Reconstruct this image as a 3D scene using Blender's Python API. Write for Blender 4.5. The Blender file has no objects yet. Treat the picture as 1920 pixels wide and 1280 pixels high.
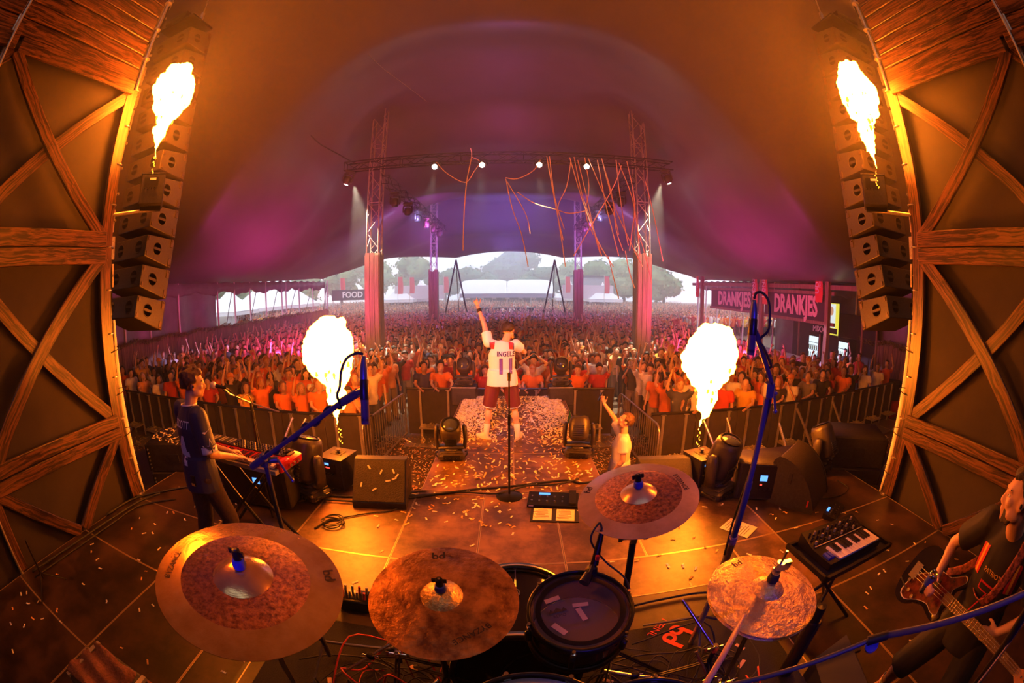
import bpy, bmesh, math, random
from math import sin, cos, pi, radians as R, sqrt
from mathutils import Vector as V, Matrix as MX, Euler, noise
from mathutils.bvhtree import BVHTree
random.seed(7)
S = bpy.context.scene
C = S.collection
# ---------------------------------------------------------------- camera: 15 mm equisolid fisheye on a 36 mm sensor
FPX, PITCH, CAMH = 800.0, R(7.2), 2.3
cd = bpy.data.cameras.new('camera'); cam = bpy.data.objects.new('camera', cd); C.objects.link(cam)
cd.type = 'PANO'; cd.panorama_type = 'FISHEYE_EQUISOLID'
cd.sensor_fit = 'HORIZONTAL'; cd.sensor_width = 36.0; cd.sensor_height = 24.0
cd.fisheye_lens = 15.0; cd.fisheye_fov = R(220); cd.clip_start = .02; cd.clip_end = 500
cam.location = (0, 0, CAMH); cam.rotation_euler = (pi/2 - PITCH, 0, 0)
S.camera = cam
S.view_settings.view_transform = 'Standard'; S.view_settings.look = 'None'
S.view_settings.gamma = 1; S.view_settings.use_curve_mapping = False
S.view_settings.exposure = 0.0
cy = S.cycles
cy.max_bounces = 5; cy.diffuse_bounces = 3; cy.glossy_bounces = 3; cy.transmission_bounces = 4
cy.volume_bounces = 1; cy.transparent_max_bounces = 8; cy.caustics_reflective = False; cy.caustics_refractive = False
cy.sample_clamp_indirect = 6.0; cy.sample_clamp_direct = 0; cy.use_denoising = True
cy.use_adaptive_sampling = True; cy.adaptive_threshold = .03
cy.volume_step_rate = 2.0; cy.volume_max_steps = 64
# ---------------------------------------------------------------- world: bright overcast summer sky
W = bpy.data.worlds.new('sky'); S.world = W; W.use_nodes = True
nt = W.node_tree; nt.nodes.clear()
wo = nt.nodes.new('ShaderNodeOutputWorld'); bg = nt.nodes.new('ShaderNodeBackground')
tc = nt.nodes.new('ShaderNodeTexCoord'); nz = nt.nodes.new('ShaderNodeTexNoise'); nz.inputs['Scale'].default_value = 3
rp = nt.nodes.new('ShaderNodeValToRGB'); rp.color_ramp.elements[0].position = .3; rp.color_ramp.elements[1].position = .65
rp.color_ramp.elements[0].color = (.55, .72, 1, 1); rp.color_ramp.elements[1].color = (1, 1, 1, 1)
nt.links.new(tc.outputs['Generated'], nz.inputs['Vector']); nt.links.new(nz.outputs['Fac'], rp.inputs['Fac'])
nt.links.new(rp.outputs['Color'], bg.inputs['Color']); bg.inputs['Strength'].default_value = 2.1
nt.links.new(bg.outputs['Background'], wo.inputs['Surface'])

# ---------------------------------------------------------------- a pixel of the photograph and a real plane give a point in the place
def ray(px, py):
    dx, dy = px-960, 640-py; r = math.hypot(dx, dy) or 1e-6
    t = 2*math.asin(r/2/FPX); s = sin(t)/r
    X, U, Z = dx*s, dy*s, cos(t)
    return V((X, Z*cos(PITCH)+U*sin(PITCH), U*cos(PITCH)-Z*sin(PITCH)))
CP = V((0, 0, CAMH))
def PZ(px, py, z=0.0): d = ray(px, py); return CP + d*((z-CAMH)/d.z)
def PY(px, py, y): d = ray(px, py); return CP + d*(y/d.y)
def PX(px, py, x): d = ray(px, py); return CP + d*(x/d.x)
def PD(px, py, D): return CP + ray(px, py)*D

# ---------------------------------------------------------------- materials
def M(name, col, rough=.6, metal=0.0, var=0.0, scale=8.0, bump=0.0, emit=None, es=0.0, col2=None, spec=None, stretch=None, alpha=None, trans=None):
    m = bpy.data.materials.new(name); m.use_nodes = True
    n = m.node_tree.nodes; l = m.node_tree.links; p = n['Principled BSDF']
    c4 = (*col, 1)
    p.inputs['Base Color'].default_value = c4; p.inputs['Roughness'].default_value = rough; p.inputs['Metallic'].default_value = metal
    m.diffuse_color = c4
    if spec is not None: p.inputs['Specular IOR Level'].default_value = spec
    if alpha is not None: p.inputs['Alpha'].default_value = alpha
    if trans is not None: p.inputs['Transmission Weight'].default_value = trans
    if emit: p.inputs['Emission Color'].default_value = (*emit, 1); p.inputs['Emission Strength'].default_value = es
    if var or bump or col2:
        t = n.new('ShaderNodeTexCoord'); nz = n.new('ShaderNodeTexNoise'); nz.inputs['Scale'].default_value = scale
        nz.inputs['Detail'].default_value = 6; nz.inputs['Roughness'].default_value = .65
        if stretch:
            mp = n.new('ShaderNodeMapping'); mp.inputs['Scale'].default_value = stretch
            l.new(t.outputs['Object'], mp.inputs['Vector']); l.new(mp.outputs['Vector'], nz.inputs['Vector'])
        else: l.new(t.outputs['Object'], nz.inputs['Vector'])
        if var or col2:
            r = n.new('ShaderNodeValToRGB'); e = r.color_ramp.elements
            e[0].position = .36; e[1].position = .64
            c2 = col2 if col2 else tuple(min(1, c*(1+var)) for c in col)
            e[0].color = (*(tuple(c*(1-var) for c in col) if not col2 else col), 1); e[1].color = (*c2, 1)
            l.new(nz.outputs['Fac'], r.inputs['Fac']); l.new(r.outputs['Color'], p.inputs['Base Color'])
        if bump:
            b = n.new('ShaderNodeBump'); b.inputs['Strength'].default_value = bump; b.inputs['Distance'].default_value = .02
            l.new(nz.outputs['Fac'], b.inputs['Height']); l.new(b.outputs['Normal'], p.inputs['Normal'])
    return m
def wood(name, dark, light, rough=.45, sc=1.0, up=False):
    m = M(name, dark, rough); n = m.node_tree.nodes; l = m.node_tree.links; p = n['Principled BSDF']
    t = n.new('ShaderNodeTexCoord'); oi = n.new('ShaderNodeObjectInfo'); ad = n.new('ShaderNodeVectorMath'); ad.operation = 'ADD'
    mu = n.new('ShaderNodeVectorMath'); mu.operation = 'SCALE'; mu.inputs['Scale'].default_value = 1.0
    cx = n.new('ShaderNodeCombineXYZ'); ml = n.new('ShaderNodeMath'); ml.operation = 'MULTIPLY'; ml.inputs[1].default_value = 37
    l.new(oi.outputs['Random'], ml.inputs[0]); l.new(ml.outputs[0], cx.inputs[0]); l.new(ml.outputs[0], cx.inputs[1])
    l.new(t.outputs['Object'], ad.inputs[0]); l.new(cx.outputs[0], ad.inputs[1])
    kn = n.new('ShaderNodeTexNoise'); kn.inputs['Scale'].default_value = 2.2*sc; kn.inputs['Detail'].default_value = 2
    l.new(ad.outputs[0], kn.inputs['Vector'])
    mp = n.new('ShaderNodeMapping'); mp.inputs['Scale'].default_value = (30*sc, 30*sc, .7*sc) if up else (.7*sc, 30*sc, 30*sc)
    l.new(ad.outputs[0], mp.inputs['Vector'])
    mx = n.new('ShaderNodeVectorMath'); mx.operation = 'MULTIPLY_ADD'; mx.inputs[1].default_value = (1.6, 1.6, 0) if up else (0, 2.6, 2.6)
    l.new(kn.outputs['Color'], mx.inputs[0]); l.new(mp.outputs['Vector'], mx.inputs[2])
    g = n.new('ShaderNodeTexNoise'); g.inputs['Scale'].default_value = 1.6; g.inputs['Detail'].default_value = 7; g.inputs['Roughness'].default_value = .6
    l.new(mx.outputs[0], g.inputs['Vector'])
    r = n.new('ShaderNodeValToRGB'); e = r.color_ramp.elements
    e[0].position = .42; e[0].color = (*dark, 1); e[1].position = .60; e[1].color = (*light, 1)
    l.new(g.outputs['Fac'], r.inputs['Fac']); l.new(r.outputs['Color'], p.inputs['Base Color'])
    b = n.new('ShaderNodeBump'); b.inputs['Strength'].default_value = .25; b.inputs['Distance'].default_value = .004
    l.new(g.outputs['Fac'], b.inputs['Height']); l.new(b.outputs['Normal'], p.inputs['Normal'])
    return m
def E(name, col, s):
    m = bpy.data.materials.new(name); m.use_nodes = True; n = m.node_tree.nodes; n.clear()
    o = n.new('ShaderNodeOutputMaterial'); e = n.new('ShaderNodeEmission'); e.inputs[0].default_value = (*col, 1); e.inputs[1].default_value = s
    m.node_tree.links.new(e.outputs[0], o.inputs[0]); m.diffuse_color = (*col, 1); return m

mBlack = M('black_plastic', (.012, .011, .012), .38, var=.3, bump=.05, scale=60)
mBlackM = M('black_metal', (.02, .019, .02), .32, .6)
mBox = M('black_cabinet', (.022, .018, .016), .5, var=.35, scale=25, bump=.25)
mGrille = M('black_grille', (.03, .022, .018), .55, .3, var=.3, scale=90, bump=.6)
mChrome = M('chrome', (.75, .72, .7), .16, 1.0)
mAlu = M('aluminium', (.62, .58, .54), .38, .85, var=.12, scale=12)
mSteel = M('galvanised_tube', (.55, .5, .45), .36, .9, var=.2, scale=30)
mRust = M('truss_metal', (.42, .34, .3), .5, .5, var=.2)
mWoodA = wood('stained_timber', (.014, .005, .003), (.16, .062, .024), .36)
mWoodB = wood('tower_timber', (.17, .085, .05), (.30, .17, .10), .6, .6, True)
mWoodF = wood('fence_board', (.10, .05, .03), (.26, .15, .09), .7, .6, True)
mCloth = M('scrim_cloth', (.032, .022, .018), .8, var=.25, scale=1.2, bump=.15)
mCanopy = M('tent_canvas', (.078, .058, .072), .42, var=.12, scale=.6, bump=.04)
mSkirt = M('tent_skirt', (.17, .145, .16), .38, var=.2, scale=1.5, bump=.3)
mSkin = M('skin', (.62, .36, .25), .5, var=.06, scale=6)
mSkin2 = M('tanned_skin', (.42, .22, .14), .5)
mHairD = M('dark_hair', (.022, .012, .008), .5, var=.5, scale=40, bump=.6, stretch=(1, 1, .3))
mHairB = M('brown_hair', (.10, .045, .02), .5, var=.4, scale=40, bump=.6)
mHairL = M('blond_hair', (.38, .24, .10), .5, var=.3, scale=40, bump=.5)
mWhite = M('white_cloth', (.78, .76, .74), .75)
mPaper = M('paper', (.75, .68, .5), .8)
mRubber = M('rubber', (.012, .012, .012), .6)
mBlueP = M('blue_plastic', (.03, .05, .5), .4)
mRed = M('red_lacquer', (.55, .01, .01), .28)
mRedInk = M('red_ink', (.6, .015, .015), .6)

# ---------------------------------------------------------------- mesh builder
def fr(z, x=None):
    "rotation whose local Z is z"
    z = V(z).normalized()
    if x is None: x = V((1, 0, 0)) if abs(z.x) < .9 else V((0, 1, 0))
    x = V(x); x = (x - z*x.dot(z)).normalized(); y = z.cross(x)
    return MX((x, y, z)).transposed()
class MB:
    def __init__(s): s.v = []; s.f = []; s.m = []
    def add(s, vs, fs, mi=0):
        b = len(s.v); s.v += [tuple(p) for p in vs]; s.f += [tuple(b+i for i in f) for f in fs]; s.m += [mi]*len(fs); return s
    def box(s, c, d, rot=None, mi=0, taper=1.0, bev=0.0):
        c = V(c); x, y, z = d[0]/2, d[1]/2, d[2]/2
        if bev:
            b = bev; pr = [(-x+b, -y), (x-b, -y), (x, -y+b), (x, y-b), (x-b, y), (-x+b, y), (-x, y-b), (-x, -y+b)]
            k = 8; vs = []
            for zz, q in ((-z, .0), (-z+b, 1), (z-b, 1), (z, .0)):
                for (u, w) in pr:
                    sx = 1-(b/x)*(1-q); sy = 1-(b/y)*(1-q); vs.append(V((u*sx*(taper if zz > 0 else 1), w*sy*(taper if zz > 0 else 1), zz)))
            fs = [tuple(range(k))[::-1], tuple(range(3*k, 4*k))]
            for a in range(3):
                for i in range(k): fs.append((a*k+i, a*k+(i+1) % k, (a+1)*k+(i+1) % k, (a+1)*k+i))
        else:
            t = taper; vs = [V(p) for p in ((-x, -y, -z), (x, -y, -z), (x, y, -z), (-x, y, -z), (-x*t, -y*t, z), (x*t, -y*t, z), (x*t, y*t, z), (-x*t, y*t, z))]
            fs = [(3, 2, 1, 0), (4, 5, 6, 7), (0, 1, 5, 4), (1, 2, 6, 5), (2, 3, 7, 6), (3, 0, 4, 7)]
        if rot is not None:
            if not isinstance(rot, MX): rot = Euler(rot).to_matrix()
            vs = [rot @ p for p in vs]
        return s.add([p+c for p in vs], fs, mi)
    def bar(s, a, b, w, h=None, mi=0, up=(0, 0, 1)):
        a, b = V(a), V(b); d = b-a; L = d.length; z = d.normalized(); up = V(up)
        if abs(z.dot(up)) > .98: up = V((0, 1, 0))
        x = up.cross(z).normalized(); y = z.cross(x)
        return s.box((a+b)/2, (w, h or w, L), MX((x, y, z)).transposed(), mi)
    def cyl(s, a, b, r, r2=None, n=10, caps=True, mi=0):
        a, b = V(a), V(b); r2 = r if r2 is None else r2; q = fr(b-a)
        vs = [a + q @ V((r*cos(2*pi*i/n), r*sin(2*pi*i/n), 0)) for i in range(n)] + [b + q @ V((r2*cos(2*pi*i/n), r2*sin(2*pi*i/n), 0)) for i in range(n)]
        fs = [(i, (i+1) % n, n+(i+1) % n, n+i) for i in range(n)]
        if caps: fs += [tuple(range(n))[::-1], tuple(range(n, 2*n))]
        return s.add(vs, fs, mi)
    def tube(s, pts, r, n=6, mi=0, closed=False):
        pts = [V(p) for p in pts]; k = len(pts); rs = r if isinstance(r, (list, tuple)) else [r]*k
        vs = []; x = None
        for i, p in enumerate(pts):
            d = (pts[(i+1) % k]-pts[i-1]) if closed else (pts[min(i+1, k-1)]-pts[max(i-1, 0)])
            if d.length < 1e-9: d = V((0, 0, 1))
            q = fr(d, x); x = q.col[0]
            vs += [p + q @ V((rs[i]*cos(2*pi*j/n), rs[i]*sin(2*pi*j/n), 0)) for j in range(n)]
        fs = []
        for i in range(k if closed else k-1):
            a, b = i*n, ((i+1) % k)*n
            fs += [(a+j, a+(j+1) % n, b+(j+1) % n, b+j) for j in range(n)]
        if not closed: fs += [tuple(range(n))[::-1], tuple(range((k-1)*n, k*n))]
        return s.add(vs, fs, mi)
    def rings(s, rs, n=14, mi=0, caps=True):
        "rs: (centre, rx, ry[, rotation matrix])"
        vs = []
        for g in rs:
            c, rx, ry = V(g[0]), g[1], g[2]; q = g[3] if len(g) > 3 else MX.Identity(3)
            vs += [c + q @ V((rx*cos(2*pi*j/n), ry*sin(2*pi*j/n), 0)) for j in range(n)]
        fs = []
        for i in range(len(rs)-1):
            a, b = i*n, (i+1)*n; fs += [(a+j, a+(j+1) % n, b+(j+1) % n, b+j) for j in range(n)]
        if caps: fs += [tuple(range(n))[::-1], tuple(range((len(rs)-1)*n, len(rs)*n))]
        return s.add(vs, fs, mi)
    def lathe(s, pr, c=(0, 0, 0), rot=None, n=24, mi=0, caps=False):
        q = rot if rot is not None else MX.Identity(3); c = V(c)
        vs = []
        for (r, z) in pr: vs += [c + q @ V((r*cos(2*pi*j/n), r*sin(2*pi*j/n), z)) for j in range(n)]
        fs = []
        for i in range(len(pr)-1):
            a, b = i*n, (i+1)*n; fs += [(a+j, a+(j+1) % n, b+(j+1) % n, b+j) for j in range(n)]
        if caps: fs += [tuple(range(n))[::-1], tuple(range((len(pr)-1)*n, len(pr)*n))]
        return s.add(vs, fs, mi)
    def ball(s, c, r, n=8, mi=0, rot=None):
        c = V(c); rx, ry, rz = r if isinstance(r, (tuple, list)) else (r, r, r); q = rot if rot is not None else MX.Identity(3)
        h = max(3, n//2); pr = []
        vs = [c + q @ V((0, 0, -rz))]
        for i in range(1, h):
            a = -pi/2 + pi*i/h
            vs += [c + q @ V((rx*cos(a)*cos(2*pi*j/n), ry*cos(a)*sin(2*pi*j/n), rz*sin(a))) for j in range(n)]
        vs.append(c + q @ V((0, 0, rz))); k = len(vs)-1
        fs = [(0, 1+(j+1) % n, 1+j) for j in range(n)]
        for i in range(h-2):
            a, b = 1+i*n, 1+(i+1)*n; fs += [(a+j, a+(j+1) % n, b+(j+1) % n, b+j) for j in range(n)]
        a = 1+(h-2)*n; fs += [(a+j, a+(j+1) % n, k) for j in range(n)]
        return s.add(vs, fs, mi)
    def cap(s, a, b, ra, rb, n=10, mi=0):
        s.cyl(a, b, ra, rb, n, True, mi); s.ball(a, ra, n, mi); s.ball(b, rb, n, mi); return s
    def prism(s, poly, a, n, th, mi=0, x=None):
        "2D outline in the plane through a with normal n"
        q = fr(n, x); a = V(a); k = len(poly)
        vs = [a + q @ V((u, w, 0)) for (u, w) in poly] + [a + q @ V((u, w, th)) for (u, w) in poly]
        return s.add(vs, [tuple(range(k))[::-1], tuple(range(k, 2*k))] + [(i, (i+1) % k, k+(i+1) % k, k+i) for i in range(k)], mi)
    def grid(s, fn, nu, nv, mi=0):
        vs = [fn(i/nu, j/nv) for j in range(nv+1) for i in range(nu+1)]
        return s.add(vs, [(j*(nu+1)+i, j*(nu+1)+i+1, (j+1)*(nu+1)+i+1, (j+1)*(nu+1)+i) for j in range(nv) for i in range(nu)], mi)
    def mesh(s, name, mats, smooth=False, off=None):
        me = bpy.data.meshes.new(name)
        vs = s.v if off is None else [(p[0]-off[0], p[1]-off[1], p[2]-off[2]) for p in s.v]
        me.from_pydata(vs, [], s.f)
        for m in (mats if isinstance(mats, (list, tuple)) else [mats]): me.materials.append(m)
        me.polygons.foreach_set('material_index', s.m)
        if smooth: me.polygons.foreach_set('use_smooth', [True]*len(s.f))
        me.update()
        if smooth == 'auto': me.set_sharp_from_angle(angle=R(38))
        return me
    def build(s, name, mats, parent=None, smooth='auto', world=False, loc=None, rot=None):
        "world=True: the geometry is in world coordinates and the parent is an unrotated Empty"
        off = parent_loc(parent) if (world and parent) else None
        o = bpy.data.objects.new(name, s.mesh(name, mats, smooth, off)); C.objects.link(o)
        if parent: o.parent = parent
        if loc is not None: o.location = loc
        if rot is not None: o.rotation_euler = rot
        return o
def parent_loc(p):
    l = V((0, 0, 0))
    while p: l += p.location; p = p.parent
    return l
def tag(o, label=None, cat=None, group=None, kind=None):
    if label: o['label'] = label
    if cat: o['category'] = cat
    if group: o['group'] = group
    if kind: o['kind'] = kind
    return o
def thing(name, label, cat, loc=(0, 0, 0), rz=0, group=None, sc=None):
    o = bpy.data.objects.new(name, None); C.objects.link(o); o.empty_display_size = .1
    o.location = loc; o.rotation_euler = (0, 0, rz)
    if sc: o.scale = (sc, sc, sc)
    return tag(o, label, cat, group)
def struct(o): o['kind'] = 'structure'; return o
def dup(root, loc=None, rz=None, label=None, group=None):
    r = root.copy(); C.objects.link(r)
    if loc is not None: r.location = loc
    if rz is not None: r.rotation_euler = (0, 0, rz)
    if label: r['label'] = label
    if group: r['group'] = group
    for ch in root.children:
        c = ch.copy(); C.objects.link(c); c.parent = r
        for g in ch.children: d = g.copy(); C.objects.link(d); d.parent = c
    return r
def remesh(mb, name, mat, vox, smooth=2, parent=None, loc=None, dec=None):
    "closed pieces grown together into ONE continuous surface"
    me = mb.mesh(name+'_t', mat); o = bpy.data.objects.new(name+'_t', me); C.objects.link(o)
    m = o.modifiers.new('r', 'REMESH'); m.mode = 'VOXEL'; m.voxel_size = vox
    if smooth: s = o.modifiers.new('s', 'SMOOTH'); s.factor = .5; s.iterations = smooth
    if dec: d = o.modifiers.new('d', 'DECIMATE'); d.ratio = dec
    dg = bpy.context.evaluated_depsgraph_get()
    r = bpy.data.meshes.new_from_object(o.evaluated_get(dg)); r.name = name
    bpy.data.objects.remove(o); bpy.data.meshes.remove(me)
    r.materials.clear(); r.materials.append(mat)
    r.polygons.foreach_set('use_smooth', [True]*len(r.polygons))
    if parent is False: return r
    q = bpy.data.objects.new(name, r); C.objects.link(q)
    if parent: q.parent = parent
    if loc is not None: q.location = loc
    return q
def text(s, size, mat, name='lettering', parent=None, mtx=None, ext=.002, wrap=None, off=.004, font_w=1.0, div=0, shear=0, space=1.0, outline=0):
    "flat lettering; wrap = (object, direction) lays it onto a curved surface"
    c = bpy.data.curves.new(name+'_c', 'FONT'); c.body = s; c.size = size; c.align_x = 'CENTER'; c.align_y = 'CENTER'
    c.extrude = 0 if wrap else ext; c.shear = shear; c.space_character = space; c.offset = outline; c.resolution_u = 3
    o = bpy.data.objects.new(name+'_c', c); C.objects.link(o)
    me = bpy.data.meshes.new_from_object(o.evaluated_get(bpy.context.evaluated_depsgraph_get()))
    bpy.data.objects.remove(o); bpy.data.curves.remove(c)
    me.name = name; me.materials.clear(); me.materials.append(mat)
    me.transform(MX.Diagonal((font_w, 1, 1, 1)))
    if wrap:
        bm = bmesh.new(); bm.from_mesh(me)
        for k in range(3):
            ed = [e for e in bm.edges if e.calc_length() > size*.16]
            if not ed: break
            bmesh.ops.subdivide_edges(bm, edges=ed, cuts=1)
            bmesh.ops.triangulate(bm, faces=bm.faces)
        bm.transform(mtx); surf, dr = wrap; dr = V(dr).normalized()
        bv = BVHTree.FromPolygons([v.co for v in surf.data.vertices], [p.vertices for p in surf.data.polygons])
        dead = []
        for v in bm.verts:
            h = bv.ray_cast(v.co - dr*.6, dr)
            if h[0] is None: dead.append(v)
            else: v.co = h[0] - dr*off
        bmesh.ops.delete(bm, geom=dead, context='VERTS')
        bm.to_mesh(me); bm.free()
    elif mtx: me.transform(mtx)
    q = bpy.data.objects.new(name, me); C.objects.link(q); q.parent = parent
    return q
def T3(loc, xdir, ydir):
    x = V(xdir).normalized(); y = V(ydir).normalized(); z = x.cross(y).normalized(); y = z.cross(x)
    m = MX((x, y, z)).transposed().to_4x4(); m.translation = V(loc); return m
def lamp(name, kind, loc, tgt, energy, col, size=.1, angle=40, blend=.4, label=None):
    d = bpy.data.lights.new(name, kind); d.energy = energy; d.color = col
    if kind == 'SPOT': d.spot_size = R(angle); d.spot_blend = blend; d.shadow_soft_size = size
    elif kind == 'AREA': d.size = size
    else: d.shadow_soft_size = size
    o = bpy.data.objects.new(name, d); C.objects.link(o); o.location = loc
    o.rotation_euler = (V(tgt)-V(loc)).to_track_quat('-Z', 'Y').to_euler()
    return o
# ---------------------------------------------------------------- the venue's own lamps (in the rig above and behind the camera, and near the house truss) and an added pair in the crowd
lamp('stage_spot', 'SPOT', (-.6, -1.6, 6.6), (-.15, 6.3, 1.35), 1500, (1, .42, .95), .12, 15, .8)
lamp('stage_spot', 'SPOT', (.6, -1.4, 3.6), (.3, 1.4, 1.1), 5, (.10, .03, 1), .1, 70, .6)
lamp('stage_spot', 'SPOT', (-2.2, -1.2, 3.8), (-3.0, 2.6, 1.3), 40, (.22, .05, 1), .08, 30, .5)
lamp('stage_spot', 'SPOT', (.2, -2.4, 2.35), (.86, 1.15, 1.95), 300, (.06, .02, 1), .05, 15, .7)
lamp('stage_spot', 'SPOT', (-.3, -2.4, 2.35), (-.70, 1.2, 1.93), 300, (.06, .02, 1), .05, 15, .7)
lamp('stage_spot', 'SPOT', (.5, -1.6, 2.7), (.85, .3, 1.55), 90, (.05, .02, 1), .05, 40, .5)
for sx in (-1, 1):
    lamp('unseen_wash', 'AREA', (sx*5.9-.2, 11.2, 1.3), (sx*9.5, 17, 7.5), 390, (1, .06, .40), 2.4)  # magenta area added unseen in the crowd to tint the tent sides
    lamp('unseen_wash', 'AREA', (sx*3.4-.2, 20, 4.9), (sx*10, 26, 5.2), 360, (.75, .12, .9), 1.2)
lamp('unseen_wash', 'AREA', (-.2, 12.2, 5.9), (-.2, 9.5, 9), 34, (.5, .16, .75), 1.6)
lamp('unseen_wash', 'AREA', (-.2, 14.6, 5.7), (-.2, 15.8, 9), 34, (.8, .10, .45), 1.6)
lamp('unseen_wash', 'AREA', (-.2, 23, 4.2), (-.2, 29, 6.5), 900, (.28, .22, 1), 1.6)
# ================================================================ THE SETTING
G = -1.2     # field level; the stage deck is z = 0
gm = M('trodden_field', (.07, .045, .03), .9, col2=(.16, .10, .06), scale=2.5, bump=.5)
o = MB().grid(lambda u, v: V((-70+140*u, -8+128*v, G + .03*noise.noise(V((u*60, v*60, 0))))), 90, 80).build('ground', gm); struct(o)

mDeck = M('stage_ply', (.13, .062, .028), .42, col2=(.24, .125, .058), scale=2.2, bump=.12)
n_ = mDeck.node_tree.nodes; l_ = mDeck.node_tree.links     # dirt blotches and the fine mesh pattern of phenolic ply
b_ = [x for x in n_ if x.type == 'BUMP'][0]
ck = n_.new('ShaderNodeTexChecker'); ck.inputs['Scale'].default_value = 190
tcn = [x for x in n_ if x.type == 'TEX_COORD'][0]; l_.new(tcn.outputs['Object'], ck.inputs['Vector'])
b2 = n_.new('ShaderNodeBump'); b2.inputs['Strength'].default_value = .06; b2.inputs['Distance'].default_value = .003
l_.new(ck.outputs['Fac'], b2.inputs['Height']); l_.new(b_.outputs['Normal'], b2.inputs['Normal']); l_.new(b2.outputs['Normal'], n_['Principled BSDF'].inputs['Normal'])
dz = n_.new('ShaderNodeTexNoise'); dz.inputs['Scale'].default_value = 1.1; dz.inputs['Detail'].default_value = 9; dz.inputs['Roughness'].default_value = .7
dr_ = n_.new('ShaderNodeValToRGB'); dr_.color_ramp.elements[0].position = .40; dr_.color_ramp.elements[0].color = (.35, .35, .35, 1); dr_.color_ramp.elements[1].position = .56
mu_ = n_.new('ShaderNodeMixRGB'); mu_.blend_type = 'MULTIPLY'; mu_.inputs[0].default_value = 1
base = [x for x in n_ if x.type == 'VALTORGB' and x is not dr_][0]
l_.new(tcn.outputs['Object'], dz.inputs['Vector']); l_.new(dz.outputs['Fac'], dr_.inputs['Fac'])
l_.new(base.outputs['Color'], mu_.inputs[1]); l_.new(dr_.outputs['Color'], mu_.inputs[2]); l_.new(mu_.outputs['Color'], n_['Principled BSDF'].inputs['Base Color'])
mEdge = M('deck_frame', (.5, .36, .2), .4, .6)

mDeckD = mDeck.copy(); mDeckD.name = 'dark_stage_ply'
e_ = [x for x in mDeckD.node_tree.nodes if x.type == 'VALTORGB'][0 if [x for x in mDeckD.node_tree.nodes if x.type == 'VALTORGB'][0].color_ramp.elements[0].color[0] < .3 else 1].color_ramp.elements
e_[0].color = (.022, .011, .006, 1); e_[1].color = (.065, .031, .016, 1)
deck = struct(MB().box((0, 1.2, -.16), (9.3, 6.36, .18)).box((0, 4.36, -.65), (9.3, .05, .9)).build('stage_deck', mBlack))
def panel(x0, x1, y0, y1, parent, z=0.0):
    g = .006
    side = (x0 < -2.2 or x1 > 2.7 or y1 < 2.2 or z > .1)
    mb = MB().box(((x0+x1)/2, (y0+y1)/2, z-.035), (x1-x0-2*g, y1-y0-2*g, .07), mi=0)
    # thin metal frame edges, a hair proud of the ply
    for (a, b) in (((x0+g, y0+g), (x1-g, y0+g)), ((x0+g, y1-g), (x1-g, y1-g)), ((x0+g, y0+g), (x0+g, y1-g)), ((x1-g, y0+g), (x1-g, y1-g))):
        mb.bar((a[0], a[1], z-.012), (b[0], b[1], z-.012), .008, .028, 1)
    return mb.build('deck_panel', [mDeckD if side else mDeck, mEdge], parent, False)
xs = [-4.62, -3.06, -2.12, -1.08]; ys = [-1.95, -.65, .68, 1.95, 3.0, 4.38]
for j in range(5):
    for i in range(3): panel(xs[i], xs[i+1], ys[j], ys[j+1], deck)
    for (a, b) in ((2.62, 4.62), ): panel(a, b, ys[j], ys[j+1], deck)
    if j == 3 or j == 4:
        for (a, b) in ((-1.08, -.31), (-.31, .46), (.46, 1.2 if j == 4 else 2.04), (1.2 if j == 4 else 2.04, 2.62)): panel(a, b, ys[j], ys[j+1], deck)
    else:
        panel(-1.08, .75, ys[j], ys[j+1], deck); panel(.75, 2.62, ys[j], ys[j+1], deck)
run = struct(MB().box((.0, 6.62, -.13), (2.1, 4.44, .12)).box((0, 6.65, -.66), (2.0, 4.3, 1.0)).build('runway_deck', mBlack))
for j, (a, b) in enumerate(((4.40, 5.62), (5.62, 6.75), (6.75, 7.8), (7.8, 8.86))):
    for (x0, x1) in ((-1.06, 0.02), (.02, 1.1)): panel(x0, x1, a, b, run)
ris = struct(MB().box((.1, .45, .14), (3.3, 3.4, .26)).build('drum_riser', mBlack))
panel(-1.5, 1.7, -1.2, 2.15, ris, .3)
mRug = M('drum_rug', (.012, .01, .01), .9, bump=.6, scale=200)

# ---- tent
def csec(x, y):
    "height of the canopy"
    ax = abs(x+.2)
    ks = ((-4, 11.0), (3, 10.1), (8, 8.36), (10.5, 8.95), (13.3, 8.85), (16, 7.9), (19, 7.18), (22, 7.35), (25.6, 7.6), (29, 6.0), (32, 5.0))
    for (a, za), (b, zb) in zip(ks, ks[1:]):
        if a <= y <= b: t = (y-a)/(b-a); t = t*t*(3-2*t) if a >= 8 else t; zc = za+(zb-za)*t; break
    else: zc = ks[0][1] if y < 0 else ks[-1][1]
    wdt = 6.3 + max(0, (y-13))*.22 + (max(0, 8-y))*.35
    z = 3.0 + (zc-3.0)*math.exp(-(ax/wdt)**3.2)
    for (ty, zp, s) in ((13.3, 1.0, 2.0), (25.6, .9, 2.2)):
        for tx in (-4.4, 4.1): z += zp*math.exp(-((x-tx)**2+(y-ty)**2)/s)
    if y > 26: z = max(z, 3.0)
    z -= .12*sin(pi*min(1, max(0, (ax-6)/7)))
    return z
XE0, XE1 = -13.3, 13.4
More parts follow.
